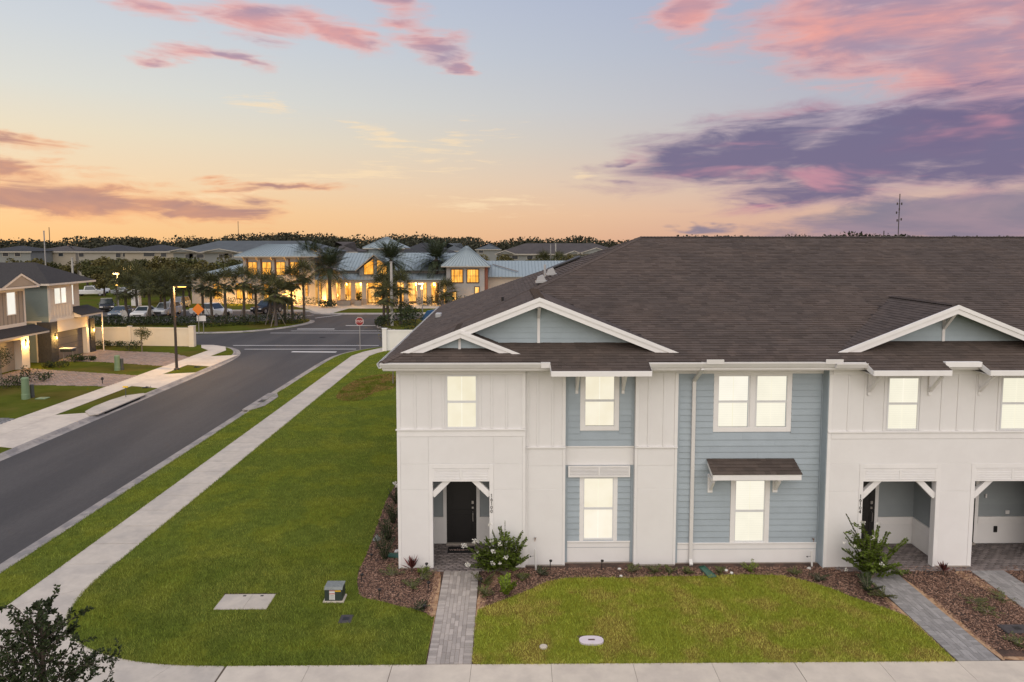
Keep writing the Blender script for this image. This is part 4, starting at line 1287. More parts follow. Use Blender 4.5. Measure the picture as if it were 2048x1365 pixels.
MB().tube([(x, yy, EZ + S * (x - EX)), (x, yy, EZ + S * (x - EX) + .16)], .045, 8).build('vent_pipe', M['black_metal'], roof)
x, yy = AT(876, 626, 28.5)[0], 28.5
Box('roof_vent', M['vent_grey'], roof, x - .1, x + .15, yy - .2, yy + .2, EZ + S * (x - EX) + .0, EZ + S * (x - EX) + .2, .03)
# ------------------------------------------------------------------ houses across the street
mat('green_lap', (.235, .275, .245), .7, .05, 2, .05, 100)
mat('tan_board', (.36, .29, .215), .7, .06, 2, .05, 100)
mat('tan_batten', (.27, .23, .185), .7)
mat('cream_board', (.66, .55, .42), .7, .05, 2, .05, 100)
mat('cream_trim', (.70, .61, .50), .6)
mat('garage_tan', (.30, .25, .19), .65, .05, 3)
mat('garage_brown', (.135, .115, .10), .65, .05, 3)
mat('stone_dark', (.10, .092, .088), .9, .3, 9, .7, 40, tint=.5, rnd=.3)
mat('charcoal_shingle', (.050, .046, .044), .95, .28, 9, .7, 60, spec=.2)
mat('vinyl_cream', (.70, .61, .48), .55, .04, 2)
mat('vinyl_white', (.72, .71, .67), .55, .04, 2)
lit_glass('house_pane', (1.0, .96, .88), .98)
mat('bulb_warm', (.9, .6, .2), .5, emit=(1.0, .58, .12), estr=5)
mat('lamp_glow', (.9, .6, .2), .5, emit=(1.0, .50, .10), estr=5)
mat('lamp_white', (.9, .8, .6), .5, emit=(1.0, .84, .55), estr=12)
mat('sign_red', (.22, .012, .016), .45, .1, 8)
mat('sign_white', (.68, .66, .63), .5)
mat('sign_orange', (.72, .20, .02), .5, .05, 6)
mat('galv', (.32, .31, .30), .45, .1, 6, metal=.4)
mat('pole_dark', (.035, .026, .022), .5, .1, 4)
mat('pole_concrete', (.40, .38, .35), .8, .15, 3, .2, 40)
mat('util_green', (.155, .225, .125), .6, .1, 4)
mat('util_dark', (.062, .066, .062), .6, .1, 4)
mat('mail_dark', (.03, .035, .036), .5)
mat('yellow_plastic', (.72, .46, .02), .5)
mat('tarp_blue', (.02, .09, .22), .6)

def pt_light(name, loc, energy, color, rad=.08, parent=None):
    d = bpy.data.lights.new(name, 'POINT')
    d.energy = energy
    d.color = color
    d.shadow_soft_size = rad
    o = bpy.data.objects.new(name, d)
    col.objects.link(o)
    o.parent = parent
    o.location = Vector(loc) - wo(parent)
    return o
def lap_wall(name, parent, m, a, b, z0, z1, nrm, expo=.19):
    """lap-sided wall between plan points a and b as one stepped mesh (boards too small to pick apart)"""
    mb = MB()
    z = z0
    nx, ny = nrm
    while z < z1 - .01:
        zt = min(z + expo, z1)
        p = [(a[0] + nx * .03, a[1] + ny * .03, z), (b[0] + nx * .03, b[1] + ny * .03, z), (b[0], b[1], zt), (a[0], a[1], zt), (a[0], a[1], z), (b[0], b[1], z)]
        mb.add(p, [(0, 1, 2, 3), (4, 5, 1, 0)])
        z = zt
    o = mb.build(name, m, parent)
    o['kind'] = 'stuff'
    return o
def sconce(parent, x, y, z, e=140):
    s_ = MB().box(x - .02, x + .06, y - .06, y + .06, z + .16, z + .34).box(x, x + .16, y - .07, y + .07, z + .12, z + .15).build('wall_lantern', M['black_metal'], parent)
    MB().lathe([(.02, -.14), (.055, -.10), (.06, .06), (.03, .11)], (x + .10, y, z), 8).build('bulb', M['bulb_warm'], s_)
    pt_light('lantern_light', (x + .30, y, z), e, (1.0, .58, .16), .07, s_)
def hip_roof(name, parent, x0, x1, y0, y1, z, s_, m, th=.16, trim=None, axis='x'):
    hd = min(x1 - x0, y1 - y0) / 2
    if axis == 'x':
        ym = (y0 + y1) / 2
        r0, r1 = (x0 + hd, ym), (x1 - hd, ym)
    else:
        xm = (x0 + x1) / 2
        r0, r1 = (xm, y0 + hd), (xm, y1 - hd)
    zr = z + hd * s_
    v = [(x0, y0, z), (x1, y0, z), (x1, y1, z), (x0, y1, z), (*r0, zr), (*r1, zr)]
    f = [(0, 1, 5, 4), (1, 2, 5), (2, 3, 4, 5), (3, 0, 4)] if axis == 'x' else [(0, 1, 4), (1, 2, 5, 4), (2, 3, 5), (3, 0, 4, 5)]
    o = MB().add(v, f).build(name, m, parent)
    MB().box(x0, x1, y0, y1, z - th, z - .004).build('fascia', trim or M['cream_trim'], o)
    return o
def side_window(parent, X, y0, y1, z0, z1, halves=(.5,)):
    """lit window in a wall facing +x"""
    f = MB().box(X - .02, X + .03, y0 - .07, y0, z0 - .07, z1 + .07).box(X - .02, X + .03, y1, y1 + .07, z0 - .07, z1 + .07).box(X - .02, X + .03, y0, y1, z1, z1 + .07).box(X - .02, X + .03, y0, y1, z0 - .07, z0).build('window', M['cream_trim'], parent)
    Box('pane', M['house_pane'], f, X - .01, X + .004, y0, y1, z0, z1)
    return f
# house with tan boards (nearer, cut by the photo's edge)
HA = thing('tan_house', 'tan board and batten house with lit lantern by its garage, at the left edge', 'house', (-44, 47, 0))
XA_ = -37.35
MB().box(-50, XA_, 41.5, 53.3, 3.35, 6.3).build('upper_wall', M['tan_board'], HA)
for k in range(28):
    yb = 41.7 + k * .42
    Box('batten', M['tan_batten'], HA, XA_, XA_ + .03, yb, yb + .05, 3.5, 6.15)
Box('corner_board', M['cream_trim'], HA, XA_, XA_ + .045, 53.12, 53.3, 3.35, 6.3)
Box('belt_board', M['cream_trim'], HA, XA_, XA_ + .06, 41.5, 53.12, 3.35, 3.6)
Box('frieze_board', M['cream_trim'], HA, XA_, XA_ + .05, 41.5, 53.12, 6.05, 6.3)
MB().box(-50, -38.0, 41.5, 53.2, 0, 3.35).build('lower_wall', M['cream_board'], HA)
MB().box(-38.0, -37.2, 52.45, 53.3, 0, 3.0).build('garage_pillar', M['cream_trim'], HA)
MB().box(-38.0, -37.2, 44, 52.45, 2.35, 3.0).build('garage_header', M['cream_board'], HA)
gd = MB().box(-37.98, -37.75, 44.6, 52.42, 0, 2.36).build('garage_door', M['garage_tan'], HA)
for k in range(3):
    Box('door_groove', M['tan_batten'], gd, -37.752, -37.742, 44.6, 52.40, .58 * (k + 1), .58 * (k + 1) + .03)
side_window(HA, XA_ + .03, 51.35, 52.2, 4.35, 6.0)
side_window(HA, XA_ + .03, 49.4, 50.35, 4.35, 6.0)
pr = MB().prism([(-37.35, 41, 3.30), (-36.1, 41, 2.85), (-36.1, 41, 2.70), (-37.35, 41, 2.70)], (0, 13.1, 0)).build('pent_roof', M['cream_trim'], HA)
MB().prism([(-37.35, 40.95, 3.315), (-36.05, 40.95, 2.85), (-36.05, 40.95, 2.88), (-37.35, 40.95, 3.345)], (0, 13.2, 0)).build('pent_shingles', M['charcoal_shingle'], pr)
hip_roof('roof', HA, -52, -36.6, 40.5, 54.0, 6.45, .36, M['charcoal_shingle'])
# front dormer gable
dg = MB().prism([(-36.65, 50.2, 6.47), (-36.65, 53.9, 6.47), (-36.65, 52.05, 7.35)], (-3.2, 0, 0)).build('front_gable', M['tan_board'], HA)
MB().prism([(-36.6, 50.0, 6.45), (-36.6, 50.35, 6.45), (-36.6, 52.05, 7.27), (-36.6, 53.75, 6.45), (-36.6, 54.1, 6.45), (-36.6, 52.05, 7.44)], (-.08, 0, 0)).build('gable_trim', M['cream_trim'], dg)
MB().add([(-36.6, 49.9, 6.44), (-36.6, 52.05, 7.47), (-40.4, 52.05, 7.47), (-36.6, 54.2, 6.44), (-37.9, 49.9, 6.44), (-37.9, 54.2, 6.44)], [(0, 1, 2, 4), (1, 3, 5, 2)]).build('gable_roof', M['charcoal_shingle'], dg)
sconce(HA, -37.2, 52.95, 1.95)
# house with green lap side and stone pillars
HB = thing('green_sided_house', 'cream house with green lap siding and dark stone pillars beside a brown garage door', 'house', (-44, 58.5, 0))
lap_wall('side_siding', HB, M['green_lap'], (-50, 55.72), (-37.12, 55.72), 0, 6.3, (0, -1))
MB().box(-50, -37.13, 55.73, 58.8, 3.3, 6.3).build('upper_wall', M['cream_board'], HB)
MB().box(-50, -37.9, 58.8, 61.0, 0, 6.45).build('recessed_wall', M['cream_board'], HB)
for yb in (56.0, 56.4, 56.8, 57.2, 57.6, 58.0, 58.4):
    Box('batten', M['cream_trim'], HB, -37.13, -37.10, yb, yb + .05, 3.55, 4.6)
MB().box(-37.16, -37.06, 55.68, 55.86, 3.3, 6.3).build('corner_board', M['cream_trim'], HB)
MB().box(-37.13, -37.06, 55.86, 58.8, 3.30, 3.52).build('belt_board', M['cream_trim'], HB)
MB().box(-50, -37.72, 55.74, 61.6, 0, 3.3).build('lower_wall', M['cream_board'], HB)
MB().box(-37.75, -37.15, 56.55, 61.0, 2.36, 3.3).build('garage_header', M['cream_board'], HB)
Box('belt_board', M['cream_trim'], HB, -50, -37.75, 55.66, 55.715, 3.22, 3.40)
gd = MB().box(-37.7, -37.5, 56.6, 60.55, 0, 2.36).build('garage_door', M['garage_brown'], HB)
for k in range(3):
    Box('door_groove', M['mail_dark'], gd, -37.502, -37.492, 56.6, 60.5, .58 * (k + 1), .58 * (k + 1) + .03)
MB().box(-37.7, -37.12, 60.55, 60.9, 0, 2.36).build('garage_jamb', M['cream_trim'], HB)
def stone_pillar(x0, x1, y0, y1, z1):
    o = MB().box(x0, x1, y0, y1, 0, z1).build('stone_pillar', M['stone_dark'], HB)
    z = 0.0
    V = MB()
    while z < z1 - .04:
        h = min(rng.choice((.10, .14, .18)), z1 - z)
        for face in 'xy':
            a, b = (y0, y1) if face == 'x' else (x0, x1)
            t = a
            while t < b - .02:
                w = min(rng.uniform(.18, .5), b - t)
                e = rng.uniform(.012, .04)
                if face == 'x': V.box(x1 + .001, x1 + e, t + .006, t + w - .006, z + .006, z + h - .006)
                else: V.box(t + .006, t + w - .006, y0 - e, y0 - .001, z + .006, z + h - .006)
                t += w
        z += h
    V.build('stone_veneer', M['stone_dark'], o)['kind'] = 'stuff'
stone_pillar(-38.1, -37.03, 55.62, 56.5, 3.3)
stone_pillar(-37.6, -37.03, 60.95, 61.6, 3.0)
Box('corner_board', M['cream_trim'], HB, -38.25, -38.11, 55.64, 55.7, 0, 3.22)
side_window(HB, -37.10, 56.45, 57.15, 4.75, 6.0); side_window(HB, -37.10, 57.28, 57.9, 4.75, 6.0); side_window(HB, -37.87, 59.2, 60.1, 4.4, 6.1)
pr = MB().prism([(-37.9, 58.85, 4.15), (-36.5, 58.85, 3.55), (-36.5, 58.85, 3.38), (-37.9, 58.85, 3.38)], (0, 3.2, 0)).build('pent_roof', M['cream_trim'], HB)
MB().prism([(-37.9, 58.75, 4.165), (-36.42, 58.75, 3.555), (-36.42, 58.75, 3.59), (-37.9, 58.75, 4.2)], (0, 3.4, 0)).build('pent_shingles', M['charcoal_shingle'], pr)
hip_roof('roof', HB, -56, -36.65, 55.2, 61.5, 6.47, .52, M['charcoal_shingle'])
sconce(HB, -37.03, 56.15, 1.98, 140); sconce(HB, -37.03, 61.3, 1.98, 140)
MB().tube([(-36.48, 61.9, .02), (-36.48, 61.9, 3.4)], .05, 6).build('porch_post', M['cream_trim'], HB)

# ------------------------------------------------------------------ white boundary walls
WL = thing('boundary_wall', 'long cream panel wall with square posts at the street corner', 'wall', (-34, 64.9, 0))
pts = [(-39.5, 64.9), (-35.75, 65.0), (-29.55, 64.35)]
for (a, b) in zip(pts, pts[1:]):
    d = Vector((b[0] - a[0], b[1] - a[1], 0)).normalized() * .13
    MB().bar((a[0] + d.x, a[1] + d.y, .86), (b[0] - d.x, b[1] - d.y, .86), .06, 1.6).build('wall_panel', M['vinyl_cream'], WL)
    MB().bar((a[0] + d.x, a[1] + d.y, 1.70), (b[0] - d.x, b[1] - d.y, 1.70), .12, .16).build('top_rail', M['vinyl_cream'], WL)
    MB().bar((a[0] + d.x, a[1] + d.y, .10), (b[0] - d.x, b[1] - d.y, .10), .11, .16).build('bottom_rail', M['vinyl_cream'], WL)
for i, p in enumerate(pts):
    w = .24 if i == 2 else .15
    h = 1.92 if i == 2 else 1.84
    MB().box(p[0] - w, p[0] + w, p[1] - w, p[1] + w, 0, h).box(p[0] - w - .03, p[0] + w + .03, p[1] - w - .03, p[1] + w + .03, h, h + .05).build('post', M['vinyl_cream'], WL)
WR = thing('boundary_wall', 'short white panel wall behind the shrubs beside the stop sign', 'wall', (-9, 61.6, 0))
MB().bar((-10.75, 61.6, .9), (4, 61.6, .9), .06, 1.75).build('wall_panel', M['vinyl_white'], WR)
MB().bar((-10.75, 61.6, 1.82), (4, 61.6, 1.82), .12, .16).build('top_rail', M['vinyl_white'], WR)
MB().box(-11.1, -10.72, 61.4, 61.8, 0, 2.0).box(-11.14, -10.68, 61.36, 61.84, 2.0, 2.05).build('post', M['vinyl_white'], WR)

# ------------------------------------------------------------------ street furniture
def text_mesh(txt, name, m, parent, loc, size, rot, depth=.004):
    c = bpy.data.curves.new(name, 'FONT')
    c.body = txt
    c.size = size
    c.align_x, c.align_y = 'CENTER', 'CENTER'
    c.extrude = depth
    o = bpy.data.objects.new(name, c)
    col.objects.link(o)
    dg = bpy.context.evaluated_depsgraph_get()
    me = bpy.data.meshes.new_from_object(o.evaluated_get(dg))
    bpy.data.objects.remove(o)
    q = bpy.data.objects.new(name, me)
    col.objects.link(q)
    me.materials.clear()
    me.materials.append(m)
    q.parent = parent
    q.location = Vector(loc) - wo(parent)
    q.rotation_euler = rot
    return q
def octagon(x, y, z, r, yy):
    return [(x + r * math.sin(R(22.5 + 45 * k)), yy, z + r * math.cos(R(22.5 + 45 * k))) for k in range(8)]
def stop_sign(x, y, label, zc=2.6, r=.40):
    t = thing('stop_sign', label, 'stop sign', (x, y, 0), 'stop signs')
    MB().bar((x, y + .05, -.05), (x, y + .05, zc + .35), .055, .055).build('post', M['galv'], t)
    p = MB().prism(octagon(x, y, zc, r, y - .004), (0, .012, 0)).build('sign_plate', M['sign_white'], t)
    MB().prism(octagon(x, y, zc, r * .93, y - .010), (0, .005, 0)).build('red_face', M['sign_red'], p)
    text_mesh('STOP', 'lettering', M['sign_white'], p, (x, y - .014, zc), .275, (R(90), 0, 0))
stop_sign(-13.4, 62.7, 'stop sign on a thin post at the near street corner', 2.55)
stop_sign(-15.4, 86.8, 'stop sign far up the drive beside the concrete pole', 2.45, .42)
# lamp standard by the far sidewalk
def lamp(x, y, h, label, arm, head_mat, m, e, r=.085, group='street lamps'):
    t = thing('street_lamp', label, 'street lamp', (x, y, 0), group)
    MB().tube([(x, y, -.05), (x, y, h * .5), (x, y, h)], [r, r * .85, r * .7], 10).build('pole', M[m], t)
    MB().lathe([(r * 1.9, 0), (r * 1.9, .12), (r * 1.2, .18)], (x, y, -.05), 10).build('base', M[m], t)
    ax, ay = arm
    MB().bar((x, y, h - .06), (x + ax * .45, y + ay * .45, h - .02), .06, .06).build('arm', M[m], t)
    hd = MB().bar((x + ax * .42, y + ay * .42, h + .03), (x + ax, y + ay, h + .03), .34, .10).build('lamp_head', M[m], t)
    MB().bar((x + ax * .47, y + ay * .47, h - .045), (x + ax * .97, y + ay * .97, h - .045), .28, .05).build('lens', M[head_mat], hd)
    pt_light('lamp_light', (x + ax * .7, y + ay * .7, h - .22), e, (1.0, .60, .22), .12, t)
    return t
lamp(-25.35, 52.4, 6.45, 'tall dark lamp standard glowing orange in the grass by the far sidewalk', (1.0, -.25), 'lamp_glow', 'pole_dark', 1300, .11)
def post_lamp(px, row, label, hrow, e=160, two=None, m='galv', headw=.55):
    x, y = G(px, row)
    h = AT(px, hrow, y)[2]
    t = thing('street_lamp', label, 'street lamp', (x, y, 0), 'street lamps')
    MB().tube([(x, y, 0), (x, y, h)], .07, 8).build('pole', M[m], t)
    hd = MB().box(x - headw, x + headw * .4, y - .18, y + .18, h, h + .12).build('lamp_head', M[m], t)
    MB().box(x - headw + .04, x + headw * .36, y - .16, y + .16, h - .07, h - .002).build('lens', M['lamp_glow'], hd)
    pt_light('lamp_light', (x - .1, y - .4, h - .25), e, (1.0, .60, .22), .12, t)
    if two:
        z2 = AT(px, two, y)[2]
        MB().lathe([(.05, -.12), (.16, 0), (.05, .12)], (x - .05, y - .12, z2), 8).build('lower_bulb', M['lamp_glow'], t)
    return t
post_lamp(845, 640, 'lit lamp post before the clubhouse colonnade', 568, 260, 578)
post_lamp(238, 628, 'lit lamp post with two bulbs behind the parked cars', 548, 260, 570)
post_lamp(575, 640, 'low lit lamp among the palms left of the clubhouse forecourt', 588, 120)
# bare poles
def pole(px, row, top, label, r=.08, m='pole_concrete', Y=None):
    x, y = (G(px, row) if Y is None else (AT(px, row, Y)[0], Y))
    z = AT(px, top, y)[2]
    t = MB().tube([(x, y, -.05), (x, y, z)], [r, r * .75], 8)
    t.lathe([(r * 1.2, z - .06), (r * 1.25, z - .02), (r * .5, z + .02)], (x, y, 0), 8)
    return tag(t.build('utility_pole', M[m]), label, 'pole', 'bare poles')
pole(784, 652, 524, 'pale square concrete pole on the planted island', .19)
pole(638, 613, 560, 'thin white pole at the edge of the clubhouse forecourt', .10)
pole(95, 600, 462, 'tall thin pole rising behind the green sided house', .13, 'galv')
pole(148, 600, 516, 'short thick pale pole behind the green sided house', .20)
pole(1101, 560, 489, 'thin pale pole beyond the metal roofed wing', .14, 'galv', Y=150)
pole(1111, 560, 487, 'second thin pale pole beyond the metal roofed wing', .16, 'pole_concrete', Y=152)
# radio masts far off
def mast(px, top, Y, label, w=.35, ants=False):
    x, _, z = AT(px, top, Y)
    m_ = MB().bar((x, Y, 0), (x, Y, z), w, w).build('radio_mast', M['pole_dark'])
    tag(m_, label, 'radio mast', 'radio masts')
    if ants:
        for k, (o_, dz) in enumerate([(-2, -9), (2, -9), (0, -14), (-2.4, -17), (2.2, -23), (-1.5, -24)]):
            MB().box(x + o_ - .4, x + o_ + .4, Y - .4, Y + .4, z + dz - 1.1, z + dz + 1.1).bar((x, Y, z + dz), (x + o_, Y, z + dz), .2, .2).build('antenna', M['pole_dark'], m_)
mast(1800, 388, 620, 'tall radio mast with antennas above the right roof ridge', .55, True)
mast(98, 455, 900, 'faint thin mast on the wooded skyline at the left', .6)
mast(476, 443, 900, 'faint thin mast on the skyline above the clubhouse', .5)
mast(1768, 462, 500, 'short mast just above the brown roof ridge', .5)
# orange diamond warning sign with a second board on paired posts
x, y = G(400, 668)
t = thing('warning_sign', 'orange diamond warning sign above a blank board on two posts', 'road sign', (x, y, 0))
MB().bar((x - .1, y, 0), (x - .1, y, 3.35), .06, .06).build('post', M['galv'], t)
MB().bar((x + .32, y + .2, 0), (x + .32, y + .2, 2.2), .06, .06).build('post', M['galv'], t)
MB().prism([(x - .1, y - .05, 2.62 - .2 + k) if i % 2 == 0 else (x - .1 + k, y - .05, 2.42) for i, k in enumerate((-.66, .66, .66, -.66))] and [(x - .1, y - .05, 1.92 + .1), (x + .54, y - .05, 2.66), (x - .1, y - .05, 3.30), (x - .74, y - .05, 2.66)], (0, .02, 0)).build('sign_plate', M['sign_orange'], t)
Box('second_board', M['sign_white'], t, x - .36, x + .62, y + .14, y + .16, 1.35, 1.95, .01)
# utility pedestals, boxes
def pedestal(px, row, h, r, label, m):
    x, y = G(px, row)
    t = thing('utility_pedestal', label, 'utility box', (x, y, 0), 'utility pedestals')
    MB().lathe([(r * 1.08, -.02), (r * 1.08, h * .22), (r, h * .24), (r * .94, h * .9)], (x, y, 0), 14).build('body', M[m], t, smooth=False)
    MB().lathe([(r * .99, h * .9), (r * .99, h * .95), (r * .8, h)], (x, y, 0), 14).build('cap', M[m], t)
pedestal(52, 798, 1.35, .22, 'pale green utility pedestal in the nearer far-side lawn', 'util_green')
pedestal(65, 795, .82, .115, 'small dark post box beside the nearer green pedestal', 'util_dark')
pedestal(235, 741, 1.15, .20, 'pale green utility pedestal between the two far driveways', 'util_green')
pedestal(244, 740, .88, .13, 'small dark post box beside the farther green pedestal', 'util_dark')
x, y = G(85, 797)
tag(MB().box(x - .32, x + .32, y - .25, y + .25, -.02, .03).build('ground_cover', M['util_green'], bevel=.01), 'flat green box lid in the far-side lawn', 'box lid')
x, y = G(137, 722)
t = thing('mailbox_stand', 'dark box with a pale lid on thin legs beside the stone pillar', 'mailbox', (x, y, 0))
MB().box(x - .48, x + .48, y - .3, y + .3, .78, 1.02).build('box', M['mail_dark'], t, bevel=.04)
MB().box(x - .5, x + .5, y - .32, y + .32, 1.02, 1.08).build('lid', M['cream_trim'], t, bevel=.01)
for sx in (-.38, .38):
    MB().bar((x + sx, y, 0), (x + sx, y, .78), .05, .05).build('leg', M['galv'], t)
x, y = -23.75, 42.4
t = thing('kerb_marker', 'small yellow topped marker post on the drain inlet', 'marker post', (x, y, 0))
MB().tube([(x, y, .05), (x, y, .72)], .025, 6).build('post', M['util_dark'], t)
Box('flag', M['yellow_plastic'], t, x - .16, x + .16, y - .03, y + .03, .68, .78, .01)
x, y = G(205, 768)
t = thing('garden_light', 'small black garden light at the edge of the tan paver driveway', 'garden light', (x, y, 0))
MB().tube([(x, y, 0), (x, y, .30)], .03, 6).build('stake', M['black_metal'], t)
MB().lathe([(.08, .28), (.09, .38), (.05, .46)], (x, y, 0), 8).build('lamp_top', M['black_metal'], t)
for px, row, lab in ((292, 776, 'tuft of weeds and debris in the gutter by the nearer concrete apron'), (395, 735, 'tuft of weeds and debris in the gutter by the farther concrete apron')):
    x, y = G(px, row)
    mb = MB()
    for k in range(16):
        a = rng.uniform(0, 6.28); l = rng.uniform(.08, .3)
        mb.bar((x + rng.uniform(-.3, .3), y + rng.uniform(-.2, .2), .0), (x + math.cos(a) * l, y + math.sin(a) * l, rng.uniform(.03, .12)), .03, .012)
    tag(mb.build('weed_tuft', M['mail_dark']), lab, 'weeds')

# ------------------------------------------------------------------ cars
mat('tyre', (.012, .012, .012), .85)
mat('rim', (.30, .30, .31), .35, metal=.7)
mat('car_glass', (.03, .04, .045), .08, spec=.8)
mat('head_lens', (.75, .75, .73), .15)
mat('tail_lens', (.25, .01, .01), .2)
for nm, c in dict(white=(.62, .62, .61), black=(.012, .012, .014), grey=(.17, .19, .20), silver=(.42, .44, .46), steel=(.10, .13, .16)).items():
    mat('paint_' + nm, c, .22, spec=.6)
def car(kind, paint, label, px, row, rz):
    """car facing +x in its own space"""
    L, W, H, hood = {'sedan': (4.7, 1.84, 1.46, .78), 'suv': (4.9, 1.95, 1.78, .95), 'pickup': (5.7, 2.0, 1.88, 1.02)}[kind]
    t = thing('parked_car', label, 'car', (0, 0, 0), 'cars in the clubhouse parking lot')
    h0 = .26
    l2 = L / 2
    prof = {'sedan': [(-l2, .45), (-l2 + .05, .95), (-l2 + .75, 1.02), (l2 - 1.25, .96), (l2 - .2, .80), (l2, .62), (l2 - .02, .34), (l2 - .3, h0), (-l2 + .3, h0)],
            'suv': [(-l2, .5), (-l2 + .04, 1.1), (-l2 + .3, 1.16), (l2 - 1.3, 1.10), (l2 - .2, .98), (l2, .75), (l2 - .02, .38), (l2 - .3, h0 + .05), (-l2 + .3, h0 + .05)],
            'pickup': [(-l2, .55), (-l2 + .02, 1.12), (-l2 + 1.9, 1.12), (l2 - 1.4, 1.14), (l2 - .15, 1.05), (l2, .8), (l2 - .02, .45), (l2 - .3, .38), (-l2 + .3, .38)]}[kind]
    b = MB().prism([(x, -W / 2, z) for x, z in prof], (0, W, 0)).build('body', M[paint], t, bevel=.05)
    g = {'sedan': [(-l2 + .75, 1.0, -l2 + 1.45, H), (l2 - 1.25, .95, l2 - 2.05, H)], 'suv': [(-l2 + .12, 1.14, -l2 + .45, H), (l2 - 1.3, 1.08, l2 - 1.95, H)], 'pickup': [(-l2 + 1.95, 1.1, -l2 + 2.1, H), (l2 - 1.4, 1.12, l2 - 2.05, H)]}[kind]
    (ax, az, bx, bz), (cx, cz, dx, dz) = g
    w0, w1 = W / 2 - .06, W / 2 - .24
    v = [(ax, -w0, az), (cx, -w0, cz), (cx, w0, cz), (ax, w0, az), (bx, -w1, bz), (dx, -w1, dz), (dx, w1, dz), (bx, w1, bz)]
    MB().add(v, [(4, 5, 6, 7), (0, 1, 5, 4), (1, 2, 6, 5), (2, 3, 7, 6), (3, 0, 4, 7)]).build('cabin', M[paint], t)
    def quad(i, j, k, l, name, a=.1, b_=.12):
        P = [Vector(v[q]) for q in (i, j, k, l)]
        n = (P[1] - P[0]).cross(P[3] - P[0]).normalized()
        c = sum(P, Vector()) / 4
        q = [c + (p - c) * (1 - a) + n * .012 for p in P]
        MB().prism(q, -n * .01).build(name, M['car_glass'], t)
    quad(1, 2, 6, 5, 'windscreen'); quad(3, 0, 4, 7, 'rear_window'); quad(0, 1, 5, 4, 'side_window', .16); quad(2, 3, 7, 6, 'side_window', .16)
    for sx in (-1, 1):
        for sy in (-1, 1):
            x, r = sx * (l2 - .9), .34 if kind == 'sedan' else .40
            wy = sy * (W / 2 - .02)
            wl = MB().tube([(x, wy - sy * .20, r), (x, wy + sy * .015, r)], r, 16).build('wheel', M['tyre'], t)
            MB().tube([(x, wy + sy * .012, r), (x, wy + sy * .03, r)], r * .62, 12).build('rim', M['rim'], wl)
    for sy in (-1, 1):
        y_ = sy * (W / 2 - .28)
        Box('headlight', M['head_lens'], t, l2 - .10, l2 + .006, y_ - .2, y_ + .2, hood - .27, hood - .12, .02)
        Box('tail_light', M['tail_lens'], t, -l2 - .006, -l2 + .05, y_ - .15, y_ + .15, .75, .98, .02)
        Box('mirror', M[paint], t, cx - .25, cx - .05, sy * (W / 2 + .12) - .08, sy * (W / 2 + .12) + .08, 1.02, 1.16, .03)
    Box('grille', M['tyre'], t, l2 - .04, l2 + .012, -.5, .5, .42, hood - .24, .01)
    x, y = G(px, row, -.11)
    t.location = (x, y, -.11)
    t.rotation_euler = (0, 0, R(rz))
    return t
car('suv', 'paint_black', 'large black SUV parked farthest left, behind the dark green sedan', 214, 622, -60)
car('sedan', 'paint_steel', 'dark teal sedan with pale windscreen facing the hedge', 244, 634, -82)
car('sedan', 'paint_white', 'white sedan parked behind the hedge between two palms', 289, 635, -84)
car('suv', 'paint_silver', 'silver SUV beside the white sedan in the parking lot', 334, 631, -92)
car('pickup', 'paint_white', 'white pickup truck behind the orange warning sign', 422, 634, -22)
car('suv', 'paint_black', 'black SUV parked alone nearest the clubhouse', 535, 626, -110)
car('suv', 'paint_grey', 'grey SUV half hidden behind the palm left of the white pickup', 356, 618, -88)
car('sedan', 'paint_white', 'white car far back at the left above the black SUV', 196, 585, -20)
car('pickup', 'paint_white', 'white truck far back at the left edge of the parking lot', 182, 592, 10)
car('sedan', 'paint_silver', 'silver car far back beyond the left lamp post', 250, 590, 0)
# small white box standing in the parking lot, round sign seen from behind
x, y = G(273, 612)
tag(Box('white_cabinet', M['sign_white'], None, x - .6, x + .6, y - .4, y + .4, -.05, 2.6, .02), 'white upright cabinet between parked cars', 'cabinet')
x, y = G(250, 648)
t = thing('round_sign', 'pale weathered oval sign in the hedge before the parked cars', 'sign', (x, y, 0))
MB().tube([(x, y, 0), (x, y, 1.2)], .03, 6).build('post', M['galv'], t)
MB().prism([(x + .38 * math.sin(k * math.pi / 8), y - .04, .95 + .72 * math.cos(k * math.pi / 8)) for k in range(16)], (0, .02, 0)).build('plate', M['pole_concrete'], t)
x, y = G(851, 641)
tag(MB().prism([(x - .6, y, 0), (x + 2.2, y, 0), (x + 2.2, y, 1.55), (x + .2, y, 1.2), (x - .6, y, .15)], (0, .4, 0)).build('blue_tarp', M['tarp_blue']), 'blue tarpaulin heap beyond the roof corner', 'tarpaulin')

x, y = -15.05, G(525, 803)[1]
ni = thing('kerb_inlet', 'concrete drain inlet bulging from the near kerb beside the verge', 'drain inlet', (x, y, 0))
MB().slab([(-15.32, y - 2.2), (-14.8, y - 2.3), (-14.35, y - 1.2), (-14.35, y + 1.2), (-14.8, y + 2.3), (-15.32, y + 2.2)], -.02, .03).build('top_slab', M['gutter_concrete'], ni)
Box('slot', M['dark_slot'], ni, -15.36, -15.30, y - 1.6, y + 1.6, -.10, -.02)
Box('grate', M['stone_dark'], ni, -15.1, -14.75, y - .35, y + .35, .03, .036)
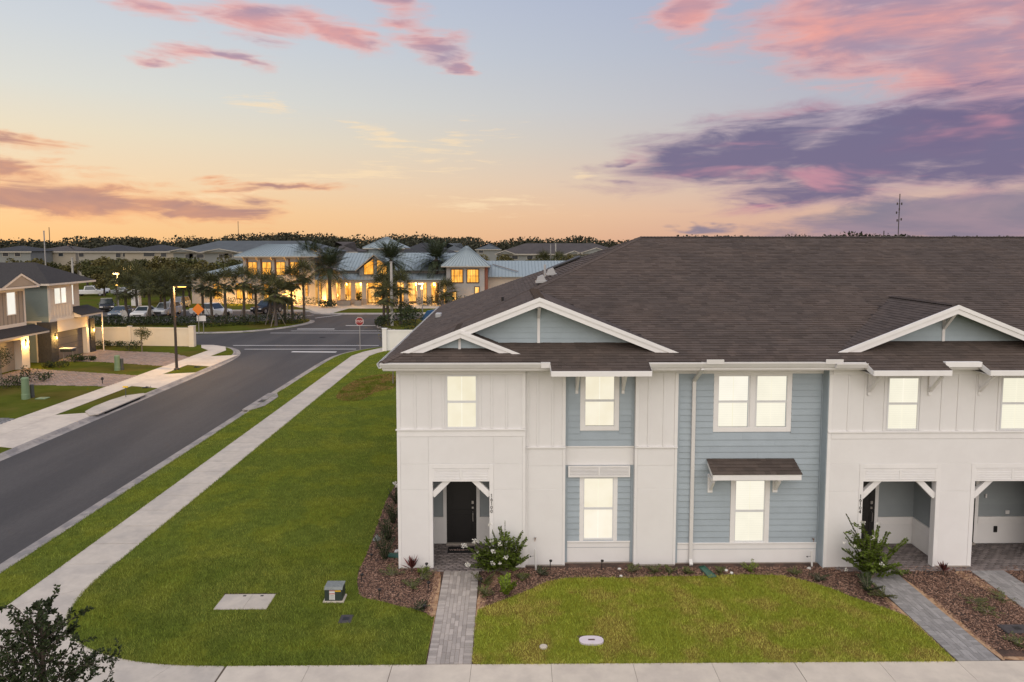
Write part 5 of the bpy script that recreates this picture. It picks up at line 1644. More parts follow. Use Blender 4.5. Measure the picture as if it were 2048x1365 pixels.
# ------------------------------------------------------------------ clubhouse
mat('metal_roof', (.26, .31, .325), .5, .06, 1.5)
mat('metal_seam', (.19, .23, .245), .5)
mat('club_wall', (.335, .305, .275), .75, .08, 1.2, .2, 30)
mat('club_tower', (.30, .285, .265), .75, .06, 1.2)
mat('club_column', (.46, .39, .31), .75, .06, 2)
mat('shutter_brown', (.085, .04, .028), .7)
mat('bronze', (.03, .022, .018), .5)
mat('brick_red', (.20, .075, .045), .85, .2, 6)
mat('planter_stone', (.30, .25, .20), .85, .15, 3)
def amber(name, hi, lo, s):
    m = bpy.data.materials.new(name)
    m.use_nodes = True
    N = Nodes(m.node_tree)
    pos = N.n('ShaderNodeNewGeometry').outputs['Position']
    f = N.mr(N.noise(N.vm('MULTIPLY', pos, (1.6, 1.6, .5)), 1.0, 4, .6), .35, .65)
    c = N.mix(f, (*lo, 1), (*hi, 1))
    b = N.n('ShaderNodeBsdfPrincipled', {'Base Color': (.05, .03, .01, 1), 'Roughness': .1, 'Emission Color': c, 'Emission Strength': s})
    N.n('ShaderNodeOutputMaterial', {0: b.outputs[0]})
    MATS[name] = m
amber('amber_pane', (1.0, .50, .09), (.60, .22, .015), 1.5)
amber('amber_soft', (1.0, .56, .16), (.50, .19, .02), 1.5)
CL = thing('clubhouse', 'long clubhouse with pale standing seam roofs and glowing amber windows', 'clubhouse', (-26, 112, 0))
def cz(row, Y): return AT(700, row, Y)[2]
def cx(px, Y): return AT(px, 560, Y)[0]
def seam_roof(name, a, b, c, d, parent=CL, n=None):
    """standing seam panel: a-b eave (left to right), d-c ridge; seams run up the slope"""
    a, b, c, d = map(Vector, (a, b, c, d))
    o = MB().prism([a, b, c, d], (0, 0, -.12)).build(name, M['metal_roof'], parent)
    n = n or max(3, int((b - a).length / .55))
    mb = MB()
    for i in range(n + 1):
        t = i / n
        p, q = a.lerp(b, t), d.lerp(c, t)
        if (q - p).length > .3:
            mb.bar(p + Vector((0, 0, .03)), q + Vector((0, 0, .03)), .06, .07)
    mb.build('seams', M['metal_seam'], o)['kind'] = 'stuff'
    return o
def pyramid(name, x0, x1, y0, y1, z, za, rl=0.0):
    """hip roof with short ridge of length rl along x"""
    xm, ym = (x0 + x1) / 2, (y0 + y1) / 2
    A, B = (xm - rl / 2, ym, za), (xm + rl / 2, ym, za)
    seam_roof(name, (x0, y0, z), (x1, y0, z), B, A)
    o = MB().add([(x1, y0, z), (x1, y1, z), B, (x0, y1, z), A, (x0, y0, z)], [(0, 1, 2), (1, 3, 4, 2), (3, 5, 4)]).build('roof_back', M['metal_roof'], CL)
    MB().box(x0, x1, y0, y1, z - .22, z - .125).build('eave_fascia', M['club_column'], CL)
    for (p, q) in (((x0, y0, z), A), ((x1, y0, z), B)):
        MB().bar(Vector(p) + Vector((0, 0, .05)), Vector(q) + Vector((0, 0, .05)), .14, .1).build('hip_flashing', M['metal_seam'], o)
def front_window(x0, x1, z0, z1, Y, m='amber_pane', cols=2, rows=1, parent=CL, fr=.12, fm='bronze'):
    f = MB().box(x0 - fr, x0, Y - .08, Y + .02, z0 - fr, z1 + fr).box(x1, x1 + fr, Y - .08, Y + .02, z0 - fr, z1 + fr).box(x0, x1, Y - .08, Y + .02, z1, z1 + fr).box(x0, x1, Y - .08, Y + .02, z0 - fr, z0).build('window', M[fm], parent)
    Box('pane', M[m], f, x0, x1, Y - .03, Y - .02, z0, z1)
    for k in range(1, cols):
        x = x0 + (x1 - x0) * k / cols
        Box('muntin', M[fm], f, x - .03, x + .03, Y - .06, Y - .031, z0, z1)
    for k in range(1, rows):
        z = z0 + (z1 - z0) * k / rows
        Box('muntin', M[fm], f, x0, x1, Y - .055, Y - .0315, z - .03, z + .03)
    return f
YT = 111.0
# left tower
tx0, tx1 = cx(487, YT), cx(630, YT)
zt = cz(512, YT)
MB().box(tx0, tx1, YT, YT + 9, 0, zt).build('tower_wall', M['club_tower'], CL)
pyramid('tower_roof', tx0 - 1.0, tx1 + 1.0, YT - 1.1, YT + 9.5, zt, cz(490, YT + 4.5) + .1, 6.4)
for px in (498, 526, 554, 582):
    front_window(cx(px, YT), cx(px + 16.5, YT), cz(550, YT), cz(525, YT), YT, rows=2, fr=.08)
    Box('shutter', M['shutter_brown'], CL, cx(px - 4, YT), cx(px - 1.2, YT), YT - .12, YT - .01, cz(552, YT), cz(518, YT))
for px in (490, 516, 545, 573, 600):
    MB().bar((cx(px, YT), YT - .1, zt - .75), (cx(px, YT), YT - .9, zt - .22), .14, .14, up=(1, 0, 0)).build('eave_bracket', M['club_column'], CL)
Box('ledge', M['shutter_brown'], CL, cx(584, YT), cx(622, YT), YT - .25, YT - .01, cz(570, YT), cz(568, YT))
for px, a, b in ((611, 566, 592), (637, 562, 600)):
    front_window(cx(px, YT), cx(px + 4, YT), cz(b, YT), cz(a, YT), YT, 'amber_soft', 1, 4, fr=.06)
# left lean-to wing
wx0, wx1 = cx(385, YT + 1), tx0
seam_roof('wing_roof', (wx0 - .5, YT - .2, cz(552, YT)), (tx0, YT - .2, cz(549, YT) + .3), (tx0, YT + 7, cz(519, YT + 6)), (wx0 + 5, YT + 7, cz(536, YT + 6)))
MB().box(wx0, tx0, YT + .6, YT + 8, 0, cz(553, YT) - .1).build('wing_wall', M['club_wall'], CL)
for px, w in ((424, 15), (470, 16), (495, 8), (528, 10)):
    front_window(cx(px, YT), cx(px + w, YT), cz(598, YT), cz(568, YT), YT + (.6 if px < 487 else 0), 'amber_pane', 2, 1, fr=.08)
# main hall roof and colonnade
YM = 113.5
hx0, hx1 = tx1, cx(897, YM)
MB().box(hx0, hx1, YM, YM + 10, 0, cz(541, YM)).build('hall_wall', M['club_wall'], CL)
seam_roof('hall_roof', (cx(676, YM), YM - .8, cz(540, YM)), (hx1 + 1, YM - .8, cz(540, YM)), (hx1 + 1, YM + 5, cz(506, YM + 5)), (cx(692, YM + 5), YM + 5, cz(506, YM + 5)))
YP = 110.2
seam_roof('porch_roof', (cx(632, YP), YP - .5, cz(559, YP)), (hx1, YP - .5, cz(559, YP)), (hx1, YM, cz(547, YM)), (cx(632, YM), YM, cz(547, YM)))
Box('porch_beam', M['club_column'], CL, cx(640, YP), hx1, YP, YP + .5, cz(566, YP), cz(560, YP))
for px in (648, 668, 685, 706, 728, 770, 790, 812, 838, 858, 882):
    c_ = MB().box(cx(px, YP) - .33, cx(px, YP) + .33, YP - .08, YP + .55, 0, cz(566, YP)).build('column', M['club_column'], CL)
    Box('column_base', M['planter_stone'], c_, cx(px, YP) - .42, cx(px, YP) + .42, YP - .17, YP + .64, 0, .9)
for px, w in ((653, 11), (673, 8), (690, 12), (712, 12), (774, 12), (795, 12), (817, 14), (843, 10), (863, 13), (886, 8)):
    front_window(cx(px, YM), cx(px + w, YM), cz(603, YM), cz(566, YM), YM, 'amber_soft', 2, 3, fr=.08)
dr = front_window(cx(737, YM), cx(764, YM), .05, cz(578, YM), YM - .15, 'amber_soft', 4, 1, fr=.16)
dr.name = 'entrance_door'
for k in range(1, 4):
    x = cx(737, YM) + (cx(764, YM) - cx(737, YM)) * k / 4
    Box('door_stile', M['bronze'], dr, x - .09, x + .09, YM - .24, YM - .19, .05, cz(578, YM))
front_window(cx(737, YM), cx(764, YM), cz(574, YM), cz(566, YM), YM - .1, 'amber_pane', 3, 1, fr=.1)
# centre gable with tall windows
YG = 111.8
gx, gl, gr = cx(750, YG), cx(713, YG), cx(787, YG)
ga, gf = cz(509, YG), cz(541, YG)
MB().prism([(gl + .5, YG, cz(552, YG)), (gr - .5, YG, cz(552, YG)), (gr - .5, YG, gf + .1), (gx, YG, ga - .3), (gl + .5, YG, gf + .1)], (0, 5, 0)).build('gable_wall', M['club_tower'], CL)
for sd, foot in ((-1, gl), (1, gr)):
    seam_roof('gable_roof', (foot, YG - .7, gf), (foot, YG + 6, gf), (gx, YG + 6, ga), (gx, YG - .7, ga)) if sd > 0 else seam_roof('gable_roof', (foot, YG + 6, gf), (foot, YG - .7, gf), (gx, YG - .7, ga), (gx, YG + 6, ga))
    MB().bar((foot, YG - .72, gf - .1), (gx, YG - .72, ga - .1), .1, .34, up=(0, 1, 0)).build('gable_fascia', M['club_column'], CL)
for (a, b, s_) in ((729, 747, -1), (755, 774, 1)):
    x0, x1, z0 = cx(a, YG), cx(b, YG), cz(549, YG)
    za, zb = (cz(531, YG), cz(519, YG)) if s_ < 0 else (cz(519, YG), cz(531, YG))
    w_ = MB().prism([(x0 - .1, YG - .05, z0 - .1), (x1 + .1, YG - .05, z0 - .1), (x1 + .1, YG - .05, zb + .12), (x0 - .1, YG - .05, za + .12)], (0, .045, 0)).build('gable_window', M['bronze'], CL)
    MB().prism([(x0, YG - .065, z0), (x1, YG - .065, z0), (x1, YG - .065, zb), (x0, YG - .065, za)], (0, .012, 0)).build('pane', M['amber_pane'], w_)
# cupola
YC = 119.0
MB().box(cx(738, YC), cx(800, YC), YC, YC + 5, 5, cz(496, YC)).build('cupola_wall', M['metal_roof'], CL)
pyramid('cupola_roof', cx(728, YC), cx(812, YC), YC - .8, YC + 6, cz(496, YC), cz(475, YC + 2.5), .3)
# right tower
YR = 109.5
rx0, rx1 = cx(893, YR), cx(969, YR)
zr = cz(533, YR)
MB().box(rx0, rx1, YR, YR + 6.2, 0, zr).build('tower_wall', M['club_tower'], CL)
Box('brick_side', M['brick_red'], CL, rx1 + .002, rx1 + .5, YR + .3, YR + 6, 0, zr - .05)
pyramid('tower_roof', rx0 - .8, rx1 + .9, YR - .8, YR + 7, zr + .1, cz(493, YR + 3), .2)
for px in (903.5, 935):
    front_window(cx(px, YR), cx(px + 21.5, YR), cz(565, YR), cz(540, YR), YR, 'amber_pane', 4, 2, fr=.16)
front_window(cx(905, YR), cx(912, YR), cz(606, YR), cz(585, YR), YR, 'amber_soft', 1, 2)
front_window(cx(950, YR), cx(958, YR), cz(600, YR), cz(575, YR), YR, 'amber_soft', 1, 2)
# right wing
YW = 112.5
xw = cx(1180, YW)
MB().box(rx1, xw, YW, YW + 10, 0, cz(554, YW)).build('wing_wall', M['club_column'], CL)
seam_roof('wing_roof', (rx1, YW - .9, cz(553, YW)), (xw, YW - .9, cz(553, YW)), (xw, YW + 5, cz(522, YW + 5)), (rx1, YW + 5, cz(522, YW + 5)))
MB().bar((cx(985, YW), YW + 3.0, cz(531, YW + 3) + .15), (cx(1036, YW), YW + .2, cz(546, YW) + .2), .16, .16).build('roof_pipe', M['galv'], CL)
# lamps under the colonnade (the photo shows them lit)
for px in (690, 722, 790, 832, 868):
    sc_ = MB().lathe([(.05, -.3), (.13, -.2), (.13, .2), (.05, .3)], (cx(px, YM), YM - .3, 3.1), 8).build('wall_lamp', M['bulb_warm'], CL)
    pt_light('wall_lamp_light', (cx(px, YM), YM - .8, 3.0), 620, (1.0, .50, .12), .2, CL)
for px in (435, 477, 578, 650, 955):
    pt_light('path_light', (cx(px, 110), 109.4, .9), 480, (1.0, .50, .12), .2, CL)  # bare point lights without fixtures, added for warm spill on the walls
MB().lathe([(.1, -.2), (.25, 0), (.1, .2)], (cx(586, YT), YT - .5, cz(586, YT)), 8).build('wall_lamp', M['bulb_warm'], CL)
pt_light('wall_lamp_light', (cx(586, YT), YT - 1.0, cz(586, YT)), 750, (1.0, .50, .12), .2, CL)
# planters before the entrance
for px, lab in ((681, 'left'), (694, 'middle'), (716, 'right')):
    x = cx(px, 108.6)
    pl = thing('stone_planter', {'left': 'stone planter box under the left lit bays of the colonnade', 'middle': 'stone planter box between the other two before the colonnade', 'right': 'stone planter box nearest the glass entrance doors'}[lab], 'planter', (x, 108.6, 0), 'planters before the clubhouse')
    Box('box', M['planter_stone'], pl, x - .55, x + .55, 108.2, 109.0, 0, .75, .03)
    Box('soil', M['mulch_bed'], pl, x - .5, x + .5, 108.25, 108.95, .751, .77)

# ------------------------------------------------------------------ distant houses
mat('far_wall_pale', (.28, .26, .22), .8, .06, .5)
mat('far_wall_cream', (.31, .27, .21), .8, .06, .5)
mat('far_wall_grey', (.20, .205, .195), .8, .06, .5)
mat('far_roof_dark', (.030, .030, .032), .9, .25, .5)
mat('far_roof_brown', (.060, .050, .045), .9, .25, .5)
mat('far_roof_grey', (.075, .085, .09), .9, .2, .5)
mat('far_pane', (.03, .035, .04), .2)
mat('far_trim', (.36, .33, .28), .7)
def far_house(label, px0, px1, eave, ridge, Y, wall, rf, wins=(), dep=14, hip=None, gables=()):
    x0, x1 = AT(px0, 500, Y)[0], AT(px1, 500, Y)[0]
    ze, zr_ = AT(px0, eave, Y)[2], AT(px0, ridge, Y + dep / 2)[2]
    t = thing('distant_house', label, 'house', ((x0 + x1) / 2, Y, 0), 'houses beyond the clubhouse')
    MB().box(x0 + .6, x1 - .6, Y + .6, Y + dep - .6, 0, ze).build('wall', M[wall], t)
    h = hip if hip is not None else dep / 2
    v = [(x0, Y, ze), (x1, Y, ze), (x1, Y + dep, ze), (x0, Y + dep, ze), (x0 + h, Y + dep / 2, zr_), (x1 - h, Y + dep / 2, zr_)]
    r_ = MB().add(v, [(0, 1, 5, 4), (1, 2, 5), (2, 3, 4, 5), (3, 0, 4), (0, 3, 2, 1)]).build('roof', M[rf], t)
    Box('eave_board', M['far_trim'], t, x0, x1, Y + .02, Y + .25, ze - .4, ze - .02)
    for px, a, b, w in wins:
        xa = AT(px, 500, Y)[0]
        f = Box('window', M['far_trim'], t, xa - w / 2 - .15, xa + w / 2 + .15, Y + .5, Y + .6, AT(px, b, Y)[2] - .15, AT(px, a, Y)[2] + .15)
        Box('pane', M['far_pane'], f, xa - w / 2, xa + w / 2, Y + .47, Y + .498, AT(px, b, Y)[2], AT(px, a, Y)[2])
    for px, top, w in gables:
        xa = AT(px, 500, Y)[0]
        zt_ = AT(px, top, Y)[2]
        g = MB().prism([(xa - w, Y - .6, ze), (xa + w, Y - .6, ze), (xa, Y - .6, zt_)], (0, 5, 0)).build('gable', M[wall], t)
        for s_ in (-1, 1):
            MB().bar((xa + s_ * (w + .5), Y - .7, ze - .1), (xa, Y - .7, zt_ + .25), .2, .45, up=(0, 1, 0)).build('gable_trim', M['far_trim'], g)
    return t
far_house('pale house with dark hip roof at the far left edge', -40, 62, 503, 492, 205, 'far_wall_grey', 'far_roof_dark', [(32, 506, 513, 1.6), (8, 506, 513, 1.6)])
far_house('cream house with brown roof, second in the far left row', 56, 152, 503, 491, 215, 'far_wall_cream', 'far_roof_brown', [(70, 507, 512, 1.2), (77, 507, 512, 1.2), (84, 507, 512, 1.2), (119, 507, 513, 1.4)], 16)
far_house('pale house with dark roof, third in the far left row', 150, 262, 503, 490, 205, 'far_wall_pale', 'far_roof_dark', [(160, 507, 514, 1.4), (234, 507, 515, 1.4), (252, 507, 514, 2.6)], 15)
far_house('cream house with dark roof left of the big grey roofed block', 243, 352, 503, 490, 203, 'far_wall_cream', 'far_roof_dark', [(296, 506, 513, 3.2), (325, 507, 514, 1.6)], 15)
far_house('long block under a broad grey hip roof behind the clubhouse tower', 340, 660, 504, 482, 190, 'far_wall_grey', 'far_roof_grey', [(376, 509, 516, 2), (381, 509, 516, 1.2), (398, 509, 516, 2), (445, 509, 516, 2.6), (455, 509, 516, 2)], 22, 9, [(365, 500, 4.0), (440, 500, 4.5)])
far_house('house with a dark roof just behind the clubhouse cupola', 640, 715, 504, 484, 215, 'far_wall_grey', 'far_roof_brown', [], 18)
far_house('house with a near black hip roof between the two right date palms', 790, 905, 506, 486, 210, 'far_wall_grey', 'far_roof_dark', [], 18, 7)
far_house('small grey roofed house left of the right clubhouse tower', 880, 932, 502, 487, 240, 'far_wall_pale', 'far_roof_grey', [(915, 505, 510, 2)], 14)
far_house('tiny house with pale cupola right of the right clubhouse tower', 950, 1003, 499, 488, 300, 'far_wall_grey', 'far_roof_grey', [(962, 501, 506, 2)], 14)
far_house('long house under a broad brown roof beyond the right wing', 990, 1260, 508, 487, 195, 'far_wall_grey', 'far_roof_brown', [(1030, 512, 519, 1.6), (1060, 512, 519, 1.6), (1090, 512, 519, 1.6)], 20, 9, [(1148, 504, 2.0), (1192, 498, 5.0), (1010, 503, 2.4)])
# ------------------------------------------------------------------ plants
mat('leaf_dark', (.040, .055, .020), .7, tint=.6, trans=.25, spec=.25)
mat('leaf_hedge', (.034, .048, .018), .7, tint=.6, trans=.2, spec=.25)
mat('leaf_tree', (.078, .080, .026), .7, tint=.6, rnd=.3, trans=.2, spec=.2)
mat('leaf_olive', (.11, .094, .030), .7, tint=.6, rnd=.3, trans=.2, spec=.2)
mat('leaf_myrtle', (.105, .15, .018), .6, tint=.65, trans=.3, spec=.3)
mat('leaf_bright', (.15, .21, .016), .6, tint=.6, trans=.3, spec=.3)
mat('leaf_palm', (.045, .058, .026), .6, tint=.55, trans=.15, spec=.3)
mat('leaf_sabal', (.072, .074, .026), .6, tint=.55, rnd=.2, trans=.15, spec=.3)
mat('leaf_red', (.11, .030, .026), .5, tint=.7, trans=.2, spec=.4)
mat('leaf_weed', (.09, .105, .020), .7, tint=.6, trans=.25)
mat('petal', (.74, .72, .66), .7, tint=.12, trans=.25)
mat('bark', (.075, .055, .042), .9, .3, 12, .6, 50)
mat('bark_palm', (.085, .068, .055), .9, .35, 5, .8, 22, vstretch=(1, 1, 5))
mat('bark_pale', (.19, .155, .12), .9, .3, 12, .5, 50)
mat('wood_far_haze', (.046, .046, .030), .9, .3, .05, tint=.45, spec=.1)  # leaf colour lightened, distance haze is mixed into it
def blob_points(n, c, rad, g=nr, shell=.55):
    d = rand_dirs(n, g)
    r = (shell + (1 - shell) * g.random(n)) ** .7
    return np.asarray(c) + d * np.asarray(rad) * r[:, None]
def cloud(name, blobs, n, leaf, m, parent=None, asp=.6, g=nr, shell=.5, droop=.0, origin=None):
    """leaf cloud over several ellipsoids [(centre, radii)]"""
    vol = np.array([r[0] * r[1] * r[2] for _, r in blobs]) ** .75
    cnt = np.maximum(8, (n * vol / vol.sum()).astype(int))
    C = np.vstack([blob_points(k, c, r, g, shell) for (c, r), k in zip(blobs, cnt)])
    D = rand_dirs(len(C), g)
    D[:, 2] -= droop
    D = unit(D)
    U = unit(np.cross(D, rand_dirs(len(C), g)))
    L = leaf * g.uniform(.6, 1.4, len(C))
    V, F = leaf_quads(C, D, U, L, L * asp)
    return np_mesh(name, V, F, m, parent, origin=origin, tint=g.random(len(C)))
def shrub(px, row, w, h, label, m='leaf_hedge', n=420, leaf=.07, group=None, cat='shrub', name='shrub', loc=None):
    x, y = loc or G(px, row)
    g = np.random.default_rng(int(px * 7 + row))
    t = thing(name, label, cat, (x, y, 0), group)
    bl = []
    for k in range(5):
        a = g.uniform(0, 6.28)
        bl.append(((x + math.cos(a) * w * .28, y + math.sin(a) * w * .22, h * g.uniform(.4, .62)), (w * .32, w * .3, h * .42)))
    cloud('foliage', bl, n, leaf, M[m], t, g=g)
    mb = MB()
    for k in range(4):
        a = g.uniform(0, 6.28)
        mb.tube([(x, y, -.02), (x + math.cos(a) * w * .2, y + math.sin(a) * w * .2, h * .55)], .012, 5)
    mb.build('stem', M['bark'], t)
    return t

# ---- palms
def date_palm_mesh(seed):
    g = np.random.default_rng(seed)
    C, D, U, L, W = [], [], [], [], []
    for f in range(92):
        az = f * 2.399 + g.uniform(-.2, .2)
        el0 = R(82 - 116 * (f / 91) ** .95)
        ln = g.uniform(3.0, 3.7) * (1 - .12 * (f < 8))
        p = np.zeros(3)
        e = el0
        steps = 16
        for i in range(steps):
            t = np.array([math.cos(az) * math.cos(e), math.sin(az) * math.cos(e), math.sin(e)])
            p = p + t * ln / steps
            e -= (.026 + .040 * i / steps) * (1.0 if e > -1.0 else 0)
            side = np.array([-math.sin(az), math.cos(az), 0])
            upv = np.cross(side, t)
            C.append(p.copy()); D.append(t); U.append(side); L.append(ln / steps * 1.3); W.append(.06)
            if i < 2: continue
            ll = .52 * math.sin(math.pi * min(.95, .25 + .75 * i / steps)) + .12
            for s_ in (-1, 1):
                d = t * .62 + side * s_ * .78 + upv * g.uniform(-.05, .22)
                d = d / np.linalg.norm(d)
                C.append(p + d * ll * .5); D.append(d); U.append(np.cross(d, upv)); L.append(ll); W.append(.11)
    C, D, U = map(np.array, (C, D, U))
    return leaf_quads(C, D, unit(U), np.array(L), np.array(W)), g.random(len(C))
def sabal_mesh(seed):
    g = np.random.default_rng(seed)
    C, D, U, L, W = [], [], [], [], []
    for f in range(38):
        az = f * 2.399 + g.uniform(-.25, .25)
        el = R(82 - 130 * (f / 37))
        t = np.array([math.cos(az) * math.cos(el), math.sin(az) * math.cos(el), math.sin(el)])
        side = np.array([-math.sin(az), math.cos(az), 0])
        upv = np.cross(side, t)
        st = g.uniform(.7, 1.05)
        C.append(t * st * .5); D.append(t); U.append(side); L.append(st); W.append(.04)
        hub = t * st
        for k in range(15):
            a = R(-105 + 210 * k / 14)
            d = t * math.cos(a) + side * math.sin(a) + np.array([0, 0, -.28]) * abs(math.sin(a)) + np.array([0, 0, -.18])
            d = d / np.linalg.norm(d)
            ll = g.uniform(.75, 1.1) * (1 - .25 * abs(a) / R(105))
            C.append(hub + d * ll * .5); D.append(d); U.append(np.cross(d, upv) * .6 + side * .4); L.append(ll); W.append(.08)
    C, D, U = map(np.array, (C, D, U))
    return leaf_quads(C, D, unit(U), np.array(L), np.array(W)), g.random(len(C))
DATE = []
for sd in (3, 9):
    (V, F), T = date_palm_mesh(sd)
    o = np_mesh('crown', V, F, M['leaf_palm'], origin=(0, 0, 0), tint=T)
    DATE.append(o.data); bpy.data.objects.remove(o)
SABAL = []
for sd in (4, 5, 6):
    (V, F), T = sabal_mesh(sd)
    o = np_mesh('crown', V, F, M['leaf_sabal'], origin=(0, 0, 0), tint=T)
    SABAL.append(o.data); bpy.data.objects.remove(o)
def palm(kind, px, row, crow, label, sc=1.0, Y=None, stakes=False, k=0):
    x, y = G(px, row) if Y is None else (AT(px, row, Y)[0], Y)
    h = AT(px, crow, y)[2]
    t = thing('date_palm' if kind == 'date' else 'sabal_palm', label, 'palm tree', (x, y, 0), 'date palms' if kind == 'date' else 'cabbage palms')
    r = .30 if kind == 'date' else .17
    mb = MB().tube([(x, y, -.05), (x + .03, y, .5), (x + rng.uniform(-.1, .1), y, h * .55), (x, y, h - .2)], [r * 1.35, r, r * .92, r * (1.15 if kind == 'date' else 1.0)], 9)
    mb.build('trunk', M['bark_palm'], t)
    if kind == 'date':
        MB().lathe([(r * .9, -1.2), (r * 1.7, -.6), (r * 1.5, -.1), (.1, .25)], (x, y, h), 10).build('crownshaft', M['bark'], t)
    cr = link('crown', (DATE if kind == 'date' else SABAL)[k % (2 if kind == 'date' else 3)], None, t, (x, y, h))
    cr.scale = (sc, sc, sc)
    cr.rotation_euler = (rng.uniform(-.1, .1), rng.uniform(-.1, .1), rng.uniform(0, 6.28))
    if stakes:
        for a in (.3, 2.4, 4.5):
            MB().bar((x + math.cos(a) * 1.1, y + math.sin(a) * 1.1, 0), (x + math.cos(a) * .15, y + math.sin(a) * .15, 1.9), .07, .05).build('support_stake', M['bark_pale'], t)
    return t
palm('date', 660, 613, 536, 'date palm left of the colonnade with a thick dark trunk', 1.25, k=0)
palm('date', 625, 606, 520, 'date palm overlapping the clubhouse left tower', 1.25, k=1)
palm('date', 783, 612, 522, 'date palm right behind the concrete pole', 1.25, k=1)
palm('date', 873, 606, 520, 'date palm left of the right clubhouse tower', 1.25, k=0)
SP = [(300, 648, 572, 'cabbage palm with slanted trunk between the white sedan and lamp standard', True), (254, 643, 578, 'cabbage palm in the hedge by the dark teal sedan', False), (236, 622, 552, 'cabbage palm beside the double lamp post', False), (268, 612, 548, 'cabbage palm just right of the double lamp post', False),
      (331, 632, 562, 'cabbage palm behind the silver SUV', False), (369, 632, 562, 'cabbage palm left of the orange sign', False), (406, 640, 566, 'cabbage palm directly behind the orange sign', True), (452, 648, 565, 'cabbage palm at the right end of the white pickup', True), (488, 645, 562, 'cabbage palm with stakes left of the lone black SUV', True),
      (512, 640, 568, 'cabbage palm just left of the black SUV', False), (541, 648, 572, 'cabbage palm in front of the black SUV', True), (552, 652, 585, 'lower cabbage palm in front of the black SUV', True), (570, 645, 590, 'short cabbage palm by the low lit lamp', False), (608, 638, 548, 'cabbage palm alone at the island tip', False),
      (767, 645, 574, 'cabbage palm left of the concrete pole', False), (802, 648, 572, 'cabbage palm right of the concrete pole', False), (893, 612, 582, 'glowing low palm below the right tower', False), (994, 600, 572, 'low palm against the right wing wall', False), (1063, 590, 545, 'low palm peeking over the roof edge at the right wing', False)]
SP += [(424, 645, 574, 'cabbage palm just right of the orange sign', False), (585, 642, 560, 'cabbage palm near the island tip', False), (345, 645, 574, 'cabbage palm right beside the lamp standard', False), (275, 630, 560, 'cabbage palm behind the white sedan', False), (775, 652, 592, 'short cabbage palm at the tip of the planted island', False), (905, 606, 572, 'palm before the right tower lower windows', False)]
for i, (px, row, crow, lab, st) in enumerate(SP):
    palm('sabal', px, row, crow, lab, 1.25 if row > 630 else 1.35, stakes=st, k=i)
palm('sabal', 1088, 560, 524, 'tall palm rising above the metal roof beside thin poles', 1.5, Y=135, k=1)
palm('sabal', 1118, 560, 522, 'dark palm right of the thin poles', 1.3, Y=140, k=2)

# ---- broadleaf trees of the middle distance
TREE = []
for sd in range(4):
    g = np.random.default_rng(40 + sd)
    bl = [((g.uniform(-1.6, 1.6), g.uniform(-1.6, 1.6), g.uniform(2.6, 5.2)), (g.uniform(.9, 1.7), g.uniform(.9, 1.7), g.uniform(.8, 1.3))) for _ in range(9)]
    o = cloud('crown', bl, 1500, .38, M['leaf_tree' if sd % 2 else 'leaf_olive'], asp=.8, g=g, shell=.55, origin=(0, 0, 0))
    TREE.append(o.data); bpy.data.objects.remove(o)
    mb = MB().tube([(0, 0, -.1), (.1, 0, 1.5), (0, .1, 3.0)], [.22, .17, .12], 7)
    for c, r in bl[:5]:
        mb.tube([(0, .05, 2.2), tuple(np.array(c) * .8 + np.array((0, 0, .6)))], [.09, .03], 5)
    o = mb.build('trunk', M['bark'], center=False)
    TREE.append(o.data); bpy.data.objects.remove(o)
def far_tree(px, Y, topz, label, k, grp='trees behind the parking lot'):
    x = AT(px, 520, Y)[0]
    t = thing('broadleaf_tree', label, 'tree', (x, Y, 0), grp)
    s_ = topz / 6.2
    for nm, me in (('crown', TREE[(k % 4) * 2]), ('trunk', TREE[(k % 4) * 2 + 1])):
        c = link(nm, me, None, t, (x, Y, 0))
        c.scale = (s_ * 1.15, s_ * 1.15, s_)
        c.rotation_euler = (0, 0, k * 1.3)
    return t
pos = [(10, 150, 6.6), (45, 158, 6.4), (78, 150, 6.8), (110, 162, 6.6), (140, 150, 6.0), (172, 160, 6.6), (200, 148, 7.2), (228, 165, 7.6), (255, 150, 6.4), (282, 158, 6.8), (305, 140, 7.4), (330, 160, 7.0), (352, 145, 6.8), (380, 152, 7.4), (402, 140, 6.6), (428, 160, 6.8), (455, 170, 7.0), (478, 160, 6.4), (345, 118, 6.2), (318, 112, 5.0), (375, 115, 6.0), (400, 120, 5.6), (420, 128, 5.4), (285, 125, 5.2), (205, 128, 5.0), (186, 140, 5.8), (1015, 175, 7.2), (1040, 168, 6.6), (1072, 172, 7.0), (1100, 165, 7.0), (1135, 160, 7.4), (1165, 158, 6.6), (968, 180, 7.0), (990, 150, 6.4)]
ordn = ['first', 'second', 'third', 'fourth', 'fifth', 'sixth', 'seventh', 'eighth', 'ninth', 'tenth', 'eleventh', 'twelfth', 'thirteenth', 'fourteenth', 'fifteenth', 'sixteenth', 'seventeenth', 'eighteenth']
for i, (px, Y, z) in enumerate(pos):
    if i < 18: lab = 'dark bushy tree, %s from the left in the belt below the distant houses' % ordn[i]
    elif i < 26: lab = 'rounded tree behind the parked cars, %s of those listed leftward from the clubhouse wing' % ordn[i - 18]
    else: lab = 'tree behind the right metal roofed wing, %s of that clump' % ordn[i - 26]
    if 18 <= i < 26:
        lab = ['dark round tree close behind the lamp standard', 'low round tree left of the lamp standard head', 'dark tree right of the lamp standard head', 'tree behind the orange sign palm', 'tree at the end of the clubhouse left wing', 'low tree behind the white sedan palm', 'low tree left of the double lamp post', 'dark tree beside the far white cars'][i - 18]
    far_tree(px, Y, z, lab, i, 'trees behind the parking lot' if i < 26 else 'trees behind the right wing')

